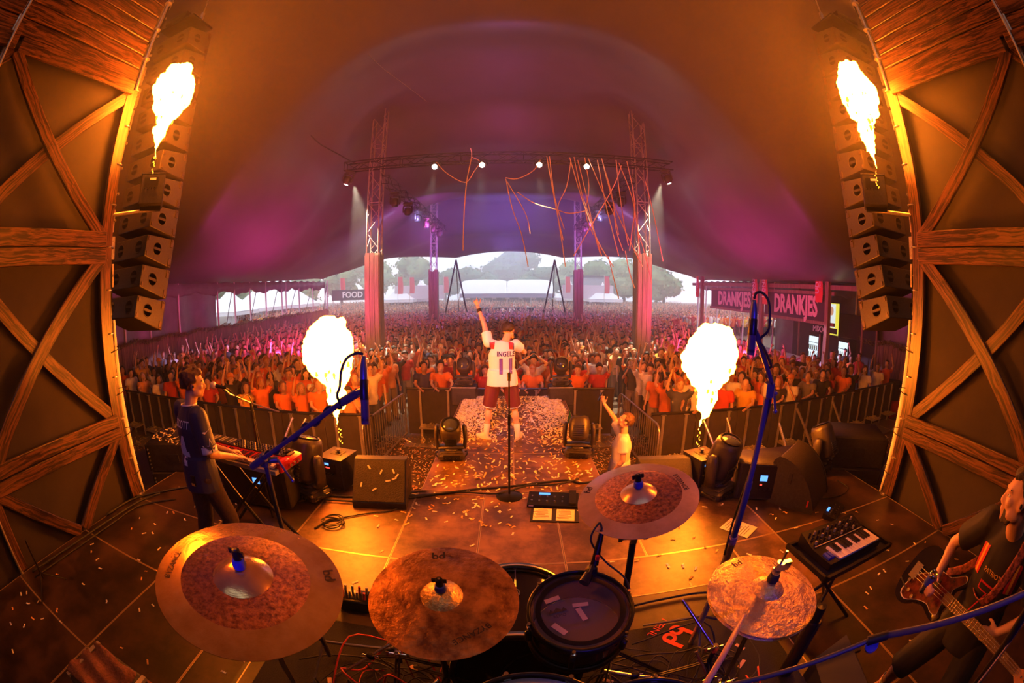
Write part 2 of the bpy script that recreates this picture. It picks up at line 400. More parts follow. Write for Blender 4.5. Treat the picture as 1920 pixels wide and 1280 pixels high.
def canopy(u, v):
    x = XE0+(XE1-XE0)*u; y = -4+36*v
    if v > .8:     # scalloped front edge between the masts
        t = (v-.8)/.2; ax = abs(x+.2)
        ye = 32.0 - 4.5*max(0, (ax-5)/8.5)**1.3; y = (-4+36*.8) + (ye-(-4+36*.8))*t
    z = csec(x, y)
    if v > .9:
        t = (v-.9)/.1; ax = abs(x+.2)
        ez = 5.05 - .45*min(1, ax/4.0)**2 + (.12*sin(pi*(ax-4)/6) if 4 < ax < 10 else 0) if ax < 10 else 4.6 - 1.5*min(1, (ax-10)/3.3)
        z = z*(1-t*t)+ez*t*t
    return V((x, y, z))
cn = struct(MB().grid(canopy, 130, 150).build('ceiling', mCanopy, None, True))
mSeam = M('canopy_seam', (.13, .1, .12), .5)
# ---- closed sides: tarpaulin hung in folds, the rolled-up part, poles and boarded fence
def drape(x, y0, y1, z0, z1, name, parent=None, amp=.10, fold=1.3, sag=0):
    n = max(8, int(abs(y1-y0)*5))
    return MB().grid(lambda u, v: V((x + amp*sin(fold*2*pi*(y0+(y1-y0)*u)*.5+1.3*v) * (.3+.7*(1-v)) + .05*noise.noise(V((u*20, v*6, x))), y0+(y1-y0)*u, z0+(z1-z0)*v)), n*2, 12).build(name, mSkirt, parent, True)
wl = struct(drape(-13.3, -5, 15.6, G, 3.1, 'wall_left', None, .12, 1.1))
wr = struct(drape(13.4, -5, 18.5, G, 3.1, 'wall_right', None, .12, 1.1))
def band(x, y0, y1, parent, name='rolled_skirt'):
    "scalloped roll of tarpaulin tied up under the eave"
    def f(u, v):
        y = y0+(y1-y0)*u; s = abs(sin(y*1.35)); a = 2*pi*v
        return V((x + .10*cos(a)*(1+.2*sin(y*9)), y, 3.0-.18-.10*s + (.22+.10*s)*sin(a)*(1+.15*sin(y*7))))
    return MB().grid(f, 140, 10).build(name, mSkirt, parent, True)
band(-13.3, 6.5, 28.0, wl); band(13.4, 6.5, 28.2, wr)
sg = M('sailcloth_pole', (.7, .62, .6), .4)
for (x, par, ys_) in ((-13.3, wl, [9.6, 11, 12.8, 15.6, 17.0, 18.4, 20, 21.8, 22.3, 24, 26, 28]), (13.4, wr, [9, 12.2, 15, 18.5, 20, 21.7, 23.4, 25.2, 27, 28.2])):
    for k, y in enumerate(ys_):
        MB().cyl((x+.15*(1 if x < 0 else -1), y, G), (x+.05*(1 if x < 0 else -1), y, 3.0), .045, n=8).build('side_pole', sg, par)
    for k in range(5):      # guy straps outside the open bays
        y = 17+2.3*k; MB().bar((x, y, 2.9), (x*1.14, y+.9, G), .04, .01).build('guy_strap', mSkirt, par)
# back of the tent behind the stage and the stage's own black backdrop keep daylight out
struct(MB().grid(lambda u, v: V((-13.3+26.7*u, -4.5+.1*sin(u*150), G+11.5*v)), 160, 4).build('wall_back', mCloth, None, True))

# boarded fences with a garland along their tops
mGar = M('garland_leaf', (.10, .14, .04), .6, col2=(.3, .26, .1), scale=20)
def fence(name, x, y0, y1, top, step, label):
    t = thing(name, label, 'fence', (x, (y0+y1)/2, G))
    y = y0; sd = 1 if x < 0 else -1
    protos = []
    while y < y1:
        w = step*random.uniform(.9, 1.02); h = top-G+random.uniform(-.04, .05)
        b = MB().box((0, 0, h/2), (.03+.01*random.random(), w-.012, h)).build('board', mWoodF, t, False, loc=(0, y+w/2-(y0+y1)/2, 0)); y += w
    MB().bar((-.04*sd, y0-(y0+y1)/2, 1.9), (-.04*sd, y1-(y0+y1)/2, 1.9), .05, .08).build('rail', mWoodF, t)
    return t
def garland(x, y0, y1, z, label):
    mb = MB(); n = int((y1-y0)*70)
    for i in range(n):
        y = y0+(y1-y0)*i/n; zz = z-.14*abs(sin(y*1.6)); a = random.random()*6.28; s = random.uniform(.05, .1)
        c = V((x+random.uniform(-.08, .08), y+random.uniform(-.05, .05), zz+random.uniform(-.07, .07)))
        d = V((cos(a), sin(a), random.uniform(-1, 1)))*s; e = d.cross(V((.3, .5, .8))).normalized()*s*.4
        mb.add([c-d, c+e, c+d, c-e], [(0, 1, 2, 3)])
    o = mb.build('leaf_garland', mGar, None, False); tag(o, label, 'garland', kind='stuff')
fence('board_fence', -13.0, 7.3, 28, 1.05, .22, 'long board fence down the left side of the tent')
garland(-12.9, 7.3, 24, 1.1, 'leafy garland along the top of the left board fence')
fence('board_fence', 13.0, 7.6, 11.6, 1.0, .24, 'short board fence at the right side under the garland')
garland(12.9, 7.6, 11.6, 1.02, 'leafy garland along the top of the right board fence')

# ---- the stage portal: timber beams on dark cloth along both stage sides, scaffold behind
def portal(side):
    sx = -1 if side == 'left' else 1; X = sx*4.67
    w = struct(MB().grid(lambda u, v: V((X+sx*(.06+.05*noise.noise(V((u*5, v*7, sx)))), -2.5+5.6*u, -.1+6.9*v)), 40, 40).build('wall_stage_'+side, mCloth, None, True))
    def beam(a, b, wd, z=0, name='timber_beam', dep=.05):
        a = V((X, a[0], a[1])); b = V((X, b[0], b[1])); L = (b-a).length
        o = MB().box((0, 0, 0), (L, wd-.012, dep), bev=.006).build(name, mWoodA, w, False)
        x = (b-a).normalized(); nn = V((-sx, 0, 0)); y = nn.cross(x)
        m = MX((x, y, nn)).transposed().to_4x4(); m.translation = (a+b)/2 + nn*(dep/2+.012+z)
        o.matrix_world = m; return o
    for k in range(4):     # one portal bay is 2.2 m; bays repeat towards the back of the stage
        y1 = 3.0-2.2*k; y0 = y1-2.2
        if y1 < -2.2: break
        for q in (-.095, .095): beam((y0+.05, 2.98+q), (y1-.02, 2.98+q), .19, .06)
        for q in (-.07, .08): beam((y0+.05, .92+q), (y1-.02, .92+q), .15, .06)
        beam((y0+.05, 4.97), (y1-.02, 5.0), .19, .06)
        beam((y0+.06, 3.15), (y1, 4.92), .17); beam((y0+.04, 4.9), (y1-.06, 3.08), .17, .055)
        beam((y0+.06, .98), (y1-.03, 2.9), .18, .055); beam((y0+.06, 2.85), (y1, 1.0), .17)
        beam((y1-.06, .82), (y0+1.15, .02), .15, .02); beam((y0+.05, .8), (y0+1.07, .02), .15, .02)
        if k == 0: beam((3.02, .02), (3.02, 5.0), .2, .0, dep=.06)
        else: beam((y1, .02), (y1, .85), .13, .0)
    for k in range(7):     # planked lintel above
        beam((-2.4, 5.2+.215*k), (3.0, 5.2+.215*k), .205, .01+.008*(k % 2), 'lintel_plank', .035)
    return w
portal('left'); portal('right')
def scaffold(sx):
    t = thing('scaffold_tower', 'galvanised scaffold standards carrying the %s timber portal' % ('left' if sx < 0 else 'right'), 'scaffold', (sx*4.63, 3.08, 0))
    MB().cyl((0, 0, -1.2), (0, 0, 6.9), .026, n=12).build('standard', mSteel, t)
    for k in range(15):
        z = -.0+.5*k
        o = MB().lathe([(.026, -.006), (.062, -.006), (.062, .006), (.026, .006)], (0, 0, z), n=14).cyl((0, 0, z-.05), (0, 0, z+.05), .031, n=12).build('rosette', mSteel, t)
    MB().cyl((0, -2.45, 4.2), (0, -2.45, 7), .026, n=10).cyl((sx*-.09, -2.42, 4.2), (sx*-.09, -2.42, 7), .02, n=10).build('standard', mSteel, t)
    MB().cyl((0, -2.35, 0), (0, -2.35, 4.2), .024, n=10).build('standard', mSteel, t)
    MB().cyl((sx*.5, .1, -1.2), (sx*.5, .1, 6.9), .026, n=10).build('standard', mSteel, t)
    for z in (-.2, 1.3, 2.8, 4.3, 5.8): MB().cyl((0, 0, z), (sx*.5, .1, z), .022, n=8).build('ledger', mSteel, t)
    MB().cyl((sx*.02, .12, -.1), (sx*.4, .5, -.3), .026, n=10).build('brace', mSteel, t)
    # pale sailcloth sleeve and its ties beside the standard
    MB().tube([(sx*.06+sx*.12*sin(pi*k/12), .13+.05*sin(pi*k/12), -.05+2.2*k/12) for k in range(13)], [.02+.035*sin(pi*k/12) for k in range(13)], 8).build('cloth_sleeve', mWhite, t, True)
    for k in range(4): MB().tube([(sx*.12*cos(a)+sx*.06, .05+.12*sin(a), .3+.5*k+.03*sin(a)) for a in [2*pi*i/12 for i in range(12)]], .006, 5, closed=True).build('tie', mBlack, t)
    return t
scaffold(-1); scaffold(1)

# ---- haze in the tent: thick over the audience, thin over the stage
def haze(name, dens, box, label, an=.3):
    hz = bpy.data.materials.new(name); hz.use_nodes = True; n_ = hz.node_tree.nodes; n_.clear()
    ho = n_.new('ShaderNodeOutputMaterial'); vs_ = n_.new('ShaderNodeVolumeScatter'); vs_.inputs['Density'].default_value = dens; vs_.inputs['Anisotropy'].default_value = an
    hz.node_tree.links.new(vs_.outputs[0], ho.inputs['Volume'])
    (x0, x1), (y0, y1), (z0, z1) = box
    o = MB().box(((x0+x1)/2, (y0+y1)/2, (z0+z1)/2), (x1-x0, y1-y0, z1-z0)).build('stage_haze', hz); tag(o, label, 'haze', kind='stuff')
haze('haze_tent', .012, ((-13.2, 13.2), (4.62, 32.4), (-1.15, 10.4)), 'hanging haze filling the tent over the audience')
haze('haze_roof', .019, ((-13.2, 13.2), (1.2, 4.6), (3.3, 10.4)), 'haze gathered high above the stage round the upper flames')
haze('haze_field', .014, ((-60, 60), (32.6, 112), (-1.1, 16)), 'smoke drifting over the far field outside the tent', .1)
haze('haze_stage', .0015, ((-13.2, 13.2), (-3.9, 4.6), (-1.15, 3.28)), 'thin haze over the stage itself')
# ================================================================ FLAMES AND THEIR PROJECTORS
mFl = bpy.data.materials.new('flame'); mFl.use_nodes = True; n_ = mFl.node_tree.nodes; n_.clear(); l_ = mFl.node_tree.links
fo = n_.new('ShaderNodeOutputMaterial'); fe = n_.new('ShaderNodeEmission'); fe.inputs[0].default_value = (1, .20, .0095, 1); fe.inputs[1].default_value = 120
l_.new(fe.outputs[0], fo.inputs[0])
mFl2 = E('flame_fringe', (1, .36, .02), 4.0)
PROF = [(0, .012), (.08, .02), (.14, .028), (.18, .07), (.27, .11), (.36, .115), (.44, .125), (.52, .20), (.60, .25), (.70, .285), (.80, .27), (.88, .24), (.95, .18), (1, .10)]
def flame(loc, hgt, seed, label, lean=(0, 0), ws=1.0, prof=PROF):
    rnd = random.Random(seed); mb = MB()
    def rad(t):
        for (a, ra), (b, rb) in zip(prof, prof[1:]):
            if a <= t <= b: return ra+(rb-ra)*(t-a)/(b-a)
        return .1
    N = 46
    for i in range(N+1):
        t = i/N; r = rad(t)*hgt/1.3*ws; zc = t*hgt*.96; cx = lean[0]*t+.03*sin(t*9+seed); cyy = lean[1]*t
        mb.ball((cx, cyy, zc), (r*.8, r*.8, max(.02, r*.5)), 10)
        if t > .15:
            for k in range(9 if t > .45 else 5):
                a = rnd.random()*6.283; q = r*rnd.uniform(.16, .42)
                mb.ball((cx+cos(a)*r*.82, cyy+sin(a)*r*.82, zc+rnd.uniform(-.05, .05)), (q, q, q*rnd.uniform(.7, 1.3)), 7)
    t = thing('gas_flame', label, 'flame', loc)
    o = remesh(mb, 'fire_body', mFl, .02, 1, t)
    for v in o.data.vertices:
        p = v.co*11+V((seed, 0, 0)); v.co += noise.noise_vector(p)*.025 + noise.noise_vector(p*2.7)*.013
    w = MB()
    for k in range(34):
        a = rnd.random()*6.283; t_ = rnd.uniform(.3, .62); r = rad(t_)*hgt/1.3*ws; q = rnd.uniform(.008, .028)
        w.ball((lean[0]*t_+cos(a)*r*1.1, sin(a)*r*1.1, t_*hgt), (q*.7, q*.7, q*1.6), 6)
    for k in range(8): w.ball((.02*sin(k*2.1), 0, -.02-.028*k), (.008, .008, .014), 6)
    for i, p in enumerate(w.v): w.v[i] = tuple(V(p)+noise.noise_vector(V(p)*30)*.02)
    w.build('fringe', mFl2, t, True)['kind'] = 'stuff'
    return t
flame(PD(291, 292, 5.55), 1.22, 3, 'tall burst of flame rising above the box on the left scaffold arm', (.13, 0), 1.02)
flame(PD(1641, 318, 5.55), 1.46, 8, 'tall burst of flame rising above the box on the right scaffold arm', (-.05, 0), .78)
flame(PD(636, 800, 5.45), 1.38, 5, 'broad burst of flame at the stage edge beside the left moving light', (-.06, 0), 1.0)
flame(PD(1312, 806, 5.45), 1.32, 12, 'broad burst of flame at the stage edge beside the right moving light', (.08, 0), 1.06)
# ================================================================ RIGGING: towers, trusses, lamps, loudspeakers, streamers
def truss(t, a, b, w, pitch, r=.025, up=(0, 0, 1), sep=True, mat=None, x=None):
    mat = mat or mRust; a, b = V(a), V(b); L = (b-a).length; q = fr(b-a, x); h = w/2
    cs = [(h, h), (-h, h), (-h, -h), (h, -h)]
    P = lambda c, s: a + q @ V((c[0], c[1], s))
    for c in cs: MB().cyl(P(c, 0), P(c, L), r, n=8).build('chord', mat, t)
    n = max(1, round(L/pitch)); st = L/n; rest = MB()
    for i in range(n):
        for k in range(4):
            c0, c1 = cs[k], cs[(k+1) % 4]
            if i % 2: c0, c1 = c1, c0
            m = (MB() if sep else rest).cyl(P(c0, i*st), P(c1, (i+1)*st), r*.55, n=5)
            if sep: m.build('brace', mat, t)
        if i % 4 == 0:
            for k in range(4):
                m = (MB() if sep else rest).cyl(P(cs[k], i*st), P(cs[(k+1) % 4], i*st), r*.6, n=5)
                if sep: m.build('strut', mat, t)
    if not sep: o = rest.build('lattice', mat, t); o['kind'] = 'stuff'
def tower(x, y, ztop, zbox, w, label, sep, wb):
    t = thing('truss_tower', label, 'tent mast', (x, y, G))
    truss(t, (0, 0, zbox-G-.3), (0, 0, ztop-G), w, .5, sep=sep)
    MB().lathe([(.05, 0), (.5, .1), (.75, .12), (.5, .2)], (0, 0, ztop-G-.05), n=16).build('crown', mBlackM, t)
    # upright scaffold boards boxed round the foot of the mast
    for s in range(4):
        a = s*pi/2; n = 3
        for k in range(n):
            u = (k-(n-1)/2)*wb/n; wd = wb/n-.014; hh = zbox-G+random.uniform(-.06, .12)
            o = MB().box((0, 0, hh/2), (wd, .05, hh)).build('board', mWoodB, t, False)
            o.location = (cos(a)*u + sin(a)*wb/2, sin(a)*u - cos(a)*wb/2, 0); o.rotation_euler = (0, 0, a)
    return t
tower(-4.46, 13.3, 9.75, 3.42, .40, 'near left tent mast, a lattice tower boxed in boards at its foot', True, .47)
tower(4.2, 13.3, 9.75, 3.42, .40, 'near right tent mast, a lattice tower boxed in boards at its foot', True, .47)
tower(-4.75, 25.6, 8.6, 3.35, .36, 'far left tent mast beyond the house truss', False, .5)
tower(4.0, 25.6, 8.6, 3.35, .36, 'far right tent mast beyond the house truss', False, .5)
t = thing('lighting_truss', 'front lighting truss slung between the two near tent masts', 'truss', (0, 13.0, 6.45)); truss(t, (-5.5, 0, 0), (5.25, 0, 0), .29, .5, .02, sep=False, mat=mBlackM, x=(0, 1, 0))
for sx, xx, lb in ((-1, -4.15, 'left'), (1, 3.85, 'right')):
    t = thing('lighting_truss', lb+' side truss running back from the near mast to the far mast', 'truss', (xx, 13.2, 5.95)); truss(t, (0, 0, 0), (0, 12.4, 0), .29, .6, .02, sep=False, mat=mBlackM, x=(1, 0, 0))
# A-frame masts under the open front edge, with guys
for (px, lb) in ((855, 'left'), (1040, 'right')):
    p = PY(px, 487, 31.5); t = thing('frame_mast', lb+' A-frame mast holding up the open front edge', 'tent mast', (p.x, 31.5, G))
    for s in (-1, 1): MB().cyl((s*1.15, 0, 0), (0, 0, p.z-G), .06, n=8).build('pole', mBlackM, t)
    MB().cyl((0, 2.4, 0), (0, 0, p.z-G), .03, n=6).build('guy', mBlackM, t)
for (x, lb) in ((-13.1, 'left'), (13.2, 'right')):
    t = thing('corner_pole', 'pole at the %s front corner of the tent' % lb, 'tent pole', (x, 28.1, G)); MB().cyl((0, 0, 0), (0, 0, 4.3), .06, n=10).build('pole', sg, t); MB().bar((0, 0, 4.2), (x*.14, 2.5, 0), .05, .015).build('guy_strap', mSkirt, t)

ORDN_ = ('first', 'second', 'third', 'fourth', 'fifth', 'sixth')
# ---- moving head lamps
mLensOn = E('lamp_glow', (1, .93, .72), 60); mLens = M('lens_glass', (.05, .06, .09), .08, .2)
mHead = M('moulded_casing', (.045, .036, .03), .38, var=.15, bump=.08, scale=40)
mVent = M('vent_fins', (.012, .01, .01), .6)
def moving_head(loc, rz, tilt, label, group, hang=False, sc=1.0, on=None, big=False):
    t = thing('moving_head_lamp', label, 'stage light', loc, rz, group, sc)
    if hang: t.rotation_euler = (pi, 0, rz)
    b = MB().box((0, 0, .06), (.40, .30, .11), bev=.03).box((0, 0, .125), (.34, .25, .03), bev=.01).build('base', mHead, t)
    pn = MB().box((0, -.152, .065), (.24, .008, .07))
    for k in range(4): pn.cyl((-.08+.055*k, -.155, .055), (-.08+.055*k, -.175, .055), .014, n=8)
    pn.build('socket_panel', mBlackM, b)
    for s in (-1, 1): MB().tube([(s*.2, -.10, .06), (s*.235, -.06, .085), (s*.235, .06, .085), (s*.2, .10, .06)], .012, 6).build('carry_handle', mBlack, b)
    y = MB().cyl((0, 0, .13), (0, 0, .17), .11, n=20).box((0, 0, .185), (.42, .15, .05), bev=.02)
    for s in (-1, 1): y.rings([((s*.20, 0, .17), .028, .075), ((s*.215, 0, .30), .032, .07), ((s*.212, 0, .42), .036, .075), ((s*.205, 0, .50), .034, .06), ((s*.2, 0, .53), .02, .03)], 12)
    y.build('yoke', mHead, t, True)
    q = Euler((tilt, 0, 0)).to_matrix(); c = V((0, 0, .43))
    L = .5 if big else .36; w = .165
    pr = [(.02, -L*.48), (.10, -L*.47), (.145, -L*.36), (.158, -L*.1), (.16, L*.15), (.152, L*.36), (.135, L*.48)]
    hd = MB()
    n = 20; vs = []
    for (r, z) in pr:
        for j in range(n):
            a = 2*pi*j/n; k = (abs(cos(a))**3+abs(sin(a))**3)**(-1/3)   # squared barrel
            vs.append(c+q @ V((r*k*cos(a)*.98, r*k*sin(a)*1.02, z)))
    fs = [(i*n+j, i*n+(j+1) % n, (i+1)*n+(j+1) % n, (i+1)*n+j) for i in range(len(pr)-1) for j in range(n)] + [tuple(range(n))[::-1], tuple(range((len(pr)-1)*n, len(pr)*n))]
    hd.add(vs, fs); h = hd.build('lamp_head', mHead, t, True)
    for s in (-1, 1):
        for k in range(7):
            zz = -L*.40+.028*k
            MB().box(c+q @ V((0, s*.163, zz)), (.17, .012, .012), q).build('vent_fin', mVent, h, False) if not hang else None
    MB().lathe([(.128, 0), (.132, .018), (.112, .02)], c+q @ V((0, 0, L*.48)), q, 20).build('lens_ring', mBlackM, h)
    MB().lathe([(.115, 0), (.08, .02), (0.001, .03)], c+q @ V((0, 0, L*.48)), q, 20).build('lens', mLensOn if on else mLens, h, True)
    return t
LG = 'moving lamps standing on the stage'
moving_head((-.83, 5.42, 0), R(8), R(38), 'squat moving lamp on the left edge of the runway foot', LG, sc=.92)
moving_head((.92, 5.50, 0), R(-12), R(-30), 'squat moving lamp on the right edge of the runway foot', LG, sc=.92)
moving_head((-2.30, 4.0, 0), R(-25), R(-16), 'large moving lamp beside the red keyboard, left stage edge', LG, sc=1.06, big=True)
moving_head((2.38, 4.02, 0), R(30), R(16), 'large moving lamp on the right stage edge beside the flame box', LG, sc=1.06, big=True)
moving_head((4.15, 4.12, 0), R(20), R(-28), 'moving lamp tilted beside the stacked black bass cabinets', LG, sc=1.0, big=True)
for x, lb in ((-1.0, 'left'), (1.02, 'right')):
    t = thing('equipment_case', 'small black case under the moving lamp at the %s runway end' % lb, 'case', (x, 8.7, -.12))
    MB().box((0, 0, .2), (.52, .4, .4), bev=.02).build('case_body', mBox, t); MB().box((0, -.205, .16), (.3, .01, .14)).build('handle_recess', mVent, t); MB().bar((-.26, -.2, .39), (.26, -.2, .39), .02, .02).build('edge_trim', mAlu, t)
    moving_head((x, 8.7, .28), 0, R(60), 'squat moving lamp on a case at the %s far end of the runway' % lb, LG, sc=.95)
# bottle at the runway edge
t = thing('beer_bottle', 'green glass bottle on the right edge of the runway', 'bottle', (.98, 6.9, 0)); MB().lathe([(.001, 0), (.03, 0), (.031, .14), (.013, .19), (.013, .24)], n=12).build('glass', M('green_glass', (.02, .10, .03), .1), t, True)

# lamps on the trusses
HG = 'moving lamps hung on the house trusses'
for k, px in enumerate((818, 905, 1010, 1097)):
    p = PY(px, 331, 12.9)
    lb = ('leftmost', 'second from left', 'third from left', 'rightmost')[k]
    moving_head((p.x, 12.95, 6.28), 0, R(0), 'blazing white lamp on the front truss, %s of four' % lb, HG, True, .72, True).rotation_euler = (pi-R(62), 0, 0)
    lamp('truss_beam', 'SPOT', (p.x, 12.6, 5.85), (p.x*1.3, 11.6, 1.0), 700, (1, .9, .7), .08, 34, .8)
for px, lb, s in ((657, 'left', -1), (1246, 'right', 1)):
    p = PY(px, 345, 12.95)
    moving_head((p.x, 12.95, 6.3), 0, R(0), 'white lamp shining downward at the %s end of the front truss' % lb, HG, True, .8, True).rotation_euler = (pi, -s*R(20), 0)
    lamp('truss_beam', 'SPOT', (p.x-s*.16, 12.9, 5.78), (p.x-s*1.3, 12.9, 1), 5200, (1, .85, .6), .05, 34, .3)
for sx, xx, lb in ((-1, -4.15, 'left'), (1, 3.85, 'right')):
    for k in range(6):
        moving_head((xx, 14.6+1.9*k, 5.8), R(30*k), R(0), 'dark lamp under the %s side truss, %s from the stage' % (lb, ORDN_[k]), HG, True, .85)
    lamp('truss_beam', 'SPOT', (xx, 15.2, 5.3), (xx+sx*7.5, 11.5, 0), 5000, (.72, .5, 1), .04, 13, .3)
    lamp('truss_beam', 'SPOT', (xx, 17, 5.3), (xx-sx*2, 33, 4.8), 1500, (.35, .3, 1), .1, 60, .8)

# ---- flying loudspeaker columns
mRigD = M('rigging_steel', (.12, .08, .06), .45, .6)
mCab = M('cabinet_paint', (.055, .042, .034), .42, var=.18, bump=.15, scale=50)
def array(sx):
    side = 'left' if sx < 0 else 'right'
    c0 = thing('line_array', 'flown column of black loudspeakers hung at the %s of the stage' % side, 'loudspeaker', (sx*5.15, 4.05, 2.0))
    n = 11; h = .42; pos = V((0, -.12, .2)); ang = -R(17)
    for k in range(n):
        q = Euler((ang, 0, 0)).to_matrix()
        cab = MB()
        # tapered body, wider at the grille
        x, y, z = .44, .29, h/2-.008
        vs = [V((-x, -y, -z*.72)), V((x, -y, -z*.72)), V((x, y, -z)), V((-x, y, -z)), V((-x, -y, z*.72)), V((x, -y, z*.72)), V((x, y, z)), V((-x, y, z))]
        cab.add(vs, [(3, 2, 1, 0), (4, 5, 6, 7), (0, 1, 5, 4), (1, 2, 6, 5), (2, 3, 7, 6), (3, 0, 4, 7)])
        o = cab.build('cabinet', mCab, c0, False); o.matrix_local = MX.Translation(pos) @ q.to_4x4()
        bv = o.modifiers.new('b', 'BEVEL'); bv.width = .012; bv.segments = 2
        hn = [((-sx*.441, -.05, 0), (-sx, 0, 0))] + [((xx, -.291, 0), (0, -1, 0)) for xx in (-.25, .25)]
        for (p, d) in hn:
            m = MB(); p = V(p); d = V(d); qq = fr(d, (0, 0, 1))
            up = [(.078*cos(a), .078*sin(a)) for a in [R(10)+R(160)*i/8 for i in range(9)]]
            # two half-moon recesses either side of the grip
            for sgn in (1, -1):
                pts = [p+d*.003+qq @ V((sgn*(.018+abs(v_)*.8), u_, 0)) for (u_, v_) in [(.074*cos(a), .074*sin(a)) for a in [pi*i/8 for i in range(9)]]]
                m.add(pts, [tuple(range(9)), tuple(range(9))[::-1]])
            m.build('grip_recess', mVent, o, False)
            MB().lathe([(.083, 0), (.088, .004), (.094, 0)], p, qq, 18).build('grip_rim', mCab, o)
        r = MB()
        for zz in (-1, 1):
            r.box((-sx*.447, .24, zz*.14), (.014, .05, .11)); r.cyl((-sx*.44, .245, zz*.17), (-sx*.47, .245, zz*.17), .012, n=8)
            r.box((-sx*.447, -.25, zz*.10), (.014, .03, .05))
        r.build('rigging_plate', mRigD, o, False)
        MB().box((0, .295, 0), (.86, .012, h*.93)).build('grille', mGrille, o, False)
        nxt = ang + (R(3.2) if k < 6 else R(1.0))
        pos = pos + q @ V((0, 0, h/2)) + Euler((nxt, 0, 0)).to_matrix() @ V((0, 0, h/2)); ang = nxt
    top = pos + V((0, .02, -.03))
    MB().box(top, (.8, .62, .05), bev=.01).box(top+V((0, 0, .07)), (.5, .7, .09)).build('bumper_frame', mBlackM, c0)
    MB().tube([top+V((-sx*.2, .1, .1)), top+V((-sx*.14, .12, .9)), top+V((-sx*.1, .15, 3.0))], .014, 6).cyl(top+V((-sx*.2, .1, .1)), top+V((-sx*.2, .1, .32)), .04, n=10).build('hoist_chain', mSteel, c0)
    MB().cyl(top+V((-sx*.14, .12, .75)), top+V((-sx*.13, .12, 1.1)), .09, n=12).build('chain_hoist', mBlackM, c0)
    # cable tray of clamps and leads down the stage side of the column
    MB().tube([(sx*-.02, -.62+.05*sin(k), .1+.32*k) for k in range(17)], .018, 6).build('speaker_lead', mBlack, c0)
    for k in range(14): MB().box((0, -.6+.05*sin(k), .35+.36*k), (.03, .07, .30)).cyl((-.03, -.6, .35+.36*k), (.04, -.55, .35+.36*k), .02, n=6).build('lead_clip', mSteel, c0)
    return c0
array(-1); array(1)
# ---- flame boxes
mDisp = E('blue_display', (.1, .3, 1), 2.2); mLed = E('red_led', (1, .05, .03), 2.5)
def flame_box(loc, rz, label, arm=None, dark=False):
    t = thing('flame_projector', label, 'flame machine', loc, rz, 'boxes that throw the flames')
    b = MB().box((0, 0, .19), (.34, .36, .38), bev=.012).build('box_body', mBox, t)
    MB().box((0, 0, .385), (.35, .37, .016)).build('lid_rim', mHead, t, False)
    MB().box((0, .03, .395), (.15, .13, .006)).build('nozzle_well', mVent, t, False)
    MB().lathe([(.012, 0), (.02, .03), (.035, .045)], (0, .03, .39), n=12).build('nozzle', mSteel, t)
    MB().box((-.02, -.182, .27), (.2, .006, .12)).build('control_panel', mBlackM, t, False)
    if arm is None:
        for (x, w_, m_) in ((-.04, .06, mDisp), (-.1, .02, mDisp)): MB().box((x, -.187, .32), (w_, .004, .026)).build('display', m_, t, False)
        MB().box((-.03, -.187, .275), (.06, .004, .014)).build('indicator', mLed, t, False)
    else: MB().box((0, -.187, .31), (.09, .004, .028)).build('white_label', mWhite, t, False)
    for k in range(4): MB().cyl((-.11+.05*k, -.18, .2), (-.11+.05*k, -.215, .2), .015, n=8).build('socket', mBlackM, t)
    if arm is not None:
        a = MX.Rotation(-rz, 3, 'Z') @ (V(arm)-V(loc))
        MB().cyl(a, V((-a.x*.15, -a.y*.15, -.03)), .025, n=10).build('outrigger_tube', mSteel, t)
        MB().box((0, -.02, -.03), (.3, .1, .05)).build('clamp', mBlackM, t)
    return t
flame_box(PD(282, 388, 5.75)+V((0, 0, 0)), R(48), 'black flame box mounted on the left scaffold arm', arm=(-4.63, 3.08, 3.38))
flame_box(PD(1643, 390, 5.75)+V((0, 0, 0)), R(-48), 'black flame box mounted on the right scaffold arm', arm=(4.63, 3.08, 3.38))
p = PD(640, 905, 5.35); flame_box((p.x, p.y, p.z), R(-12), 'black flame box on a short leg at the left stage edge')
p = PD(1310, 905, 5.35); flame_box((p.x, p.y, p.z), R(14), 'black flame box on a short leg at the right stage edge')
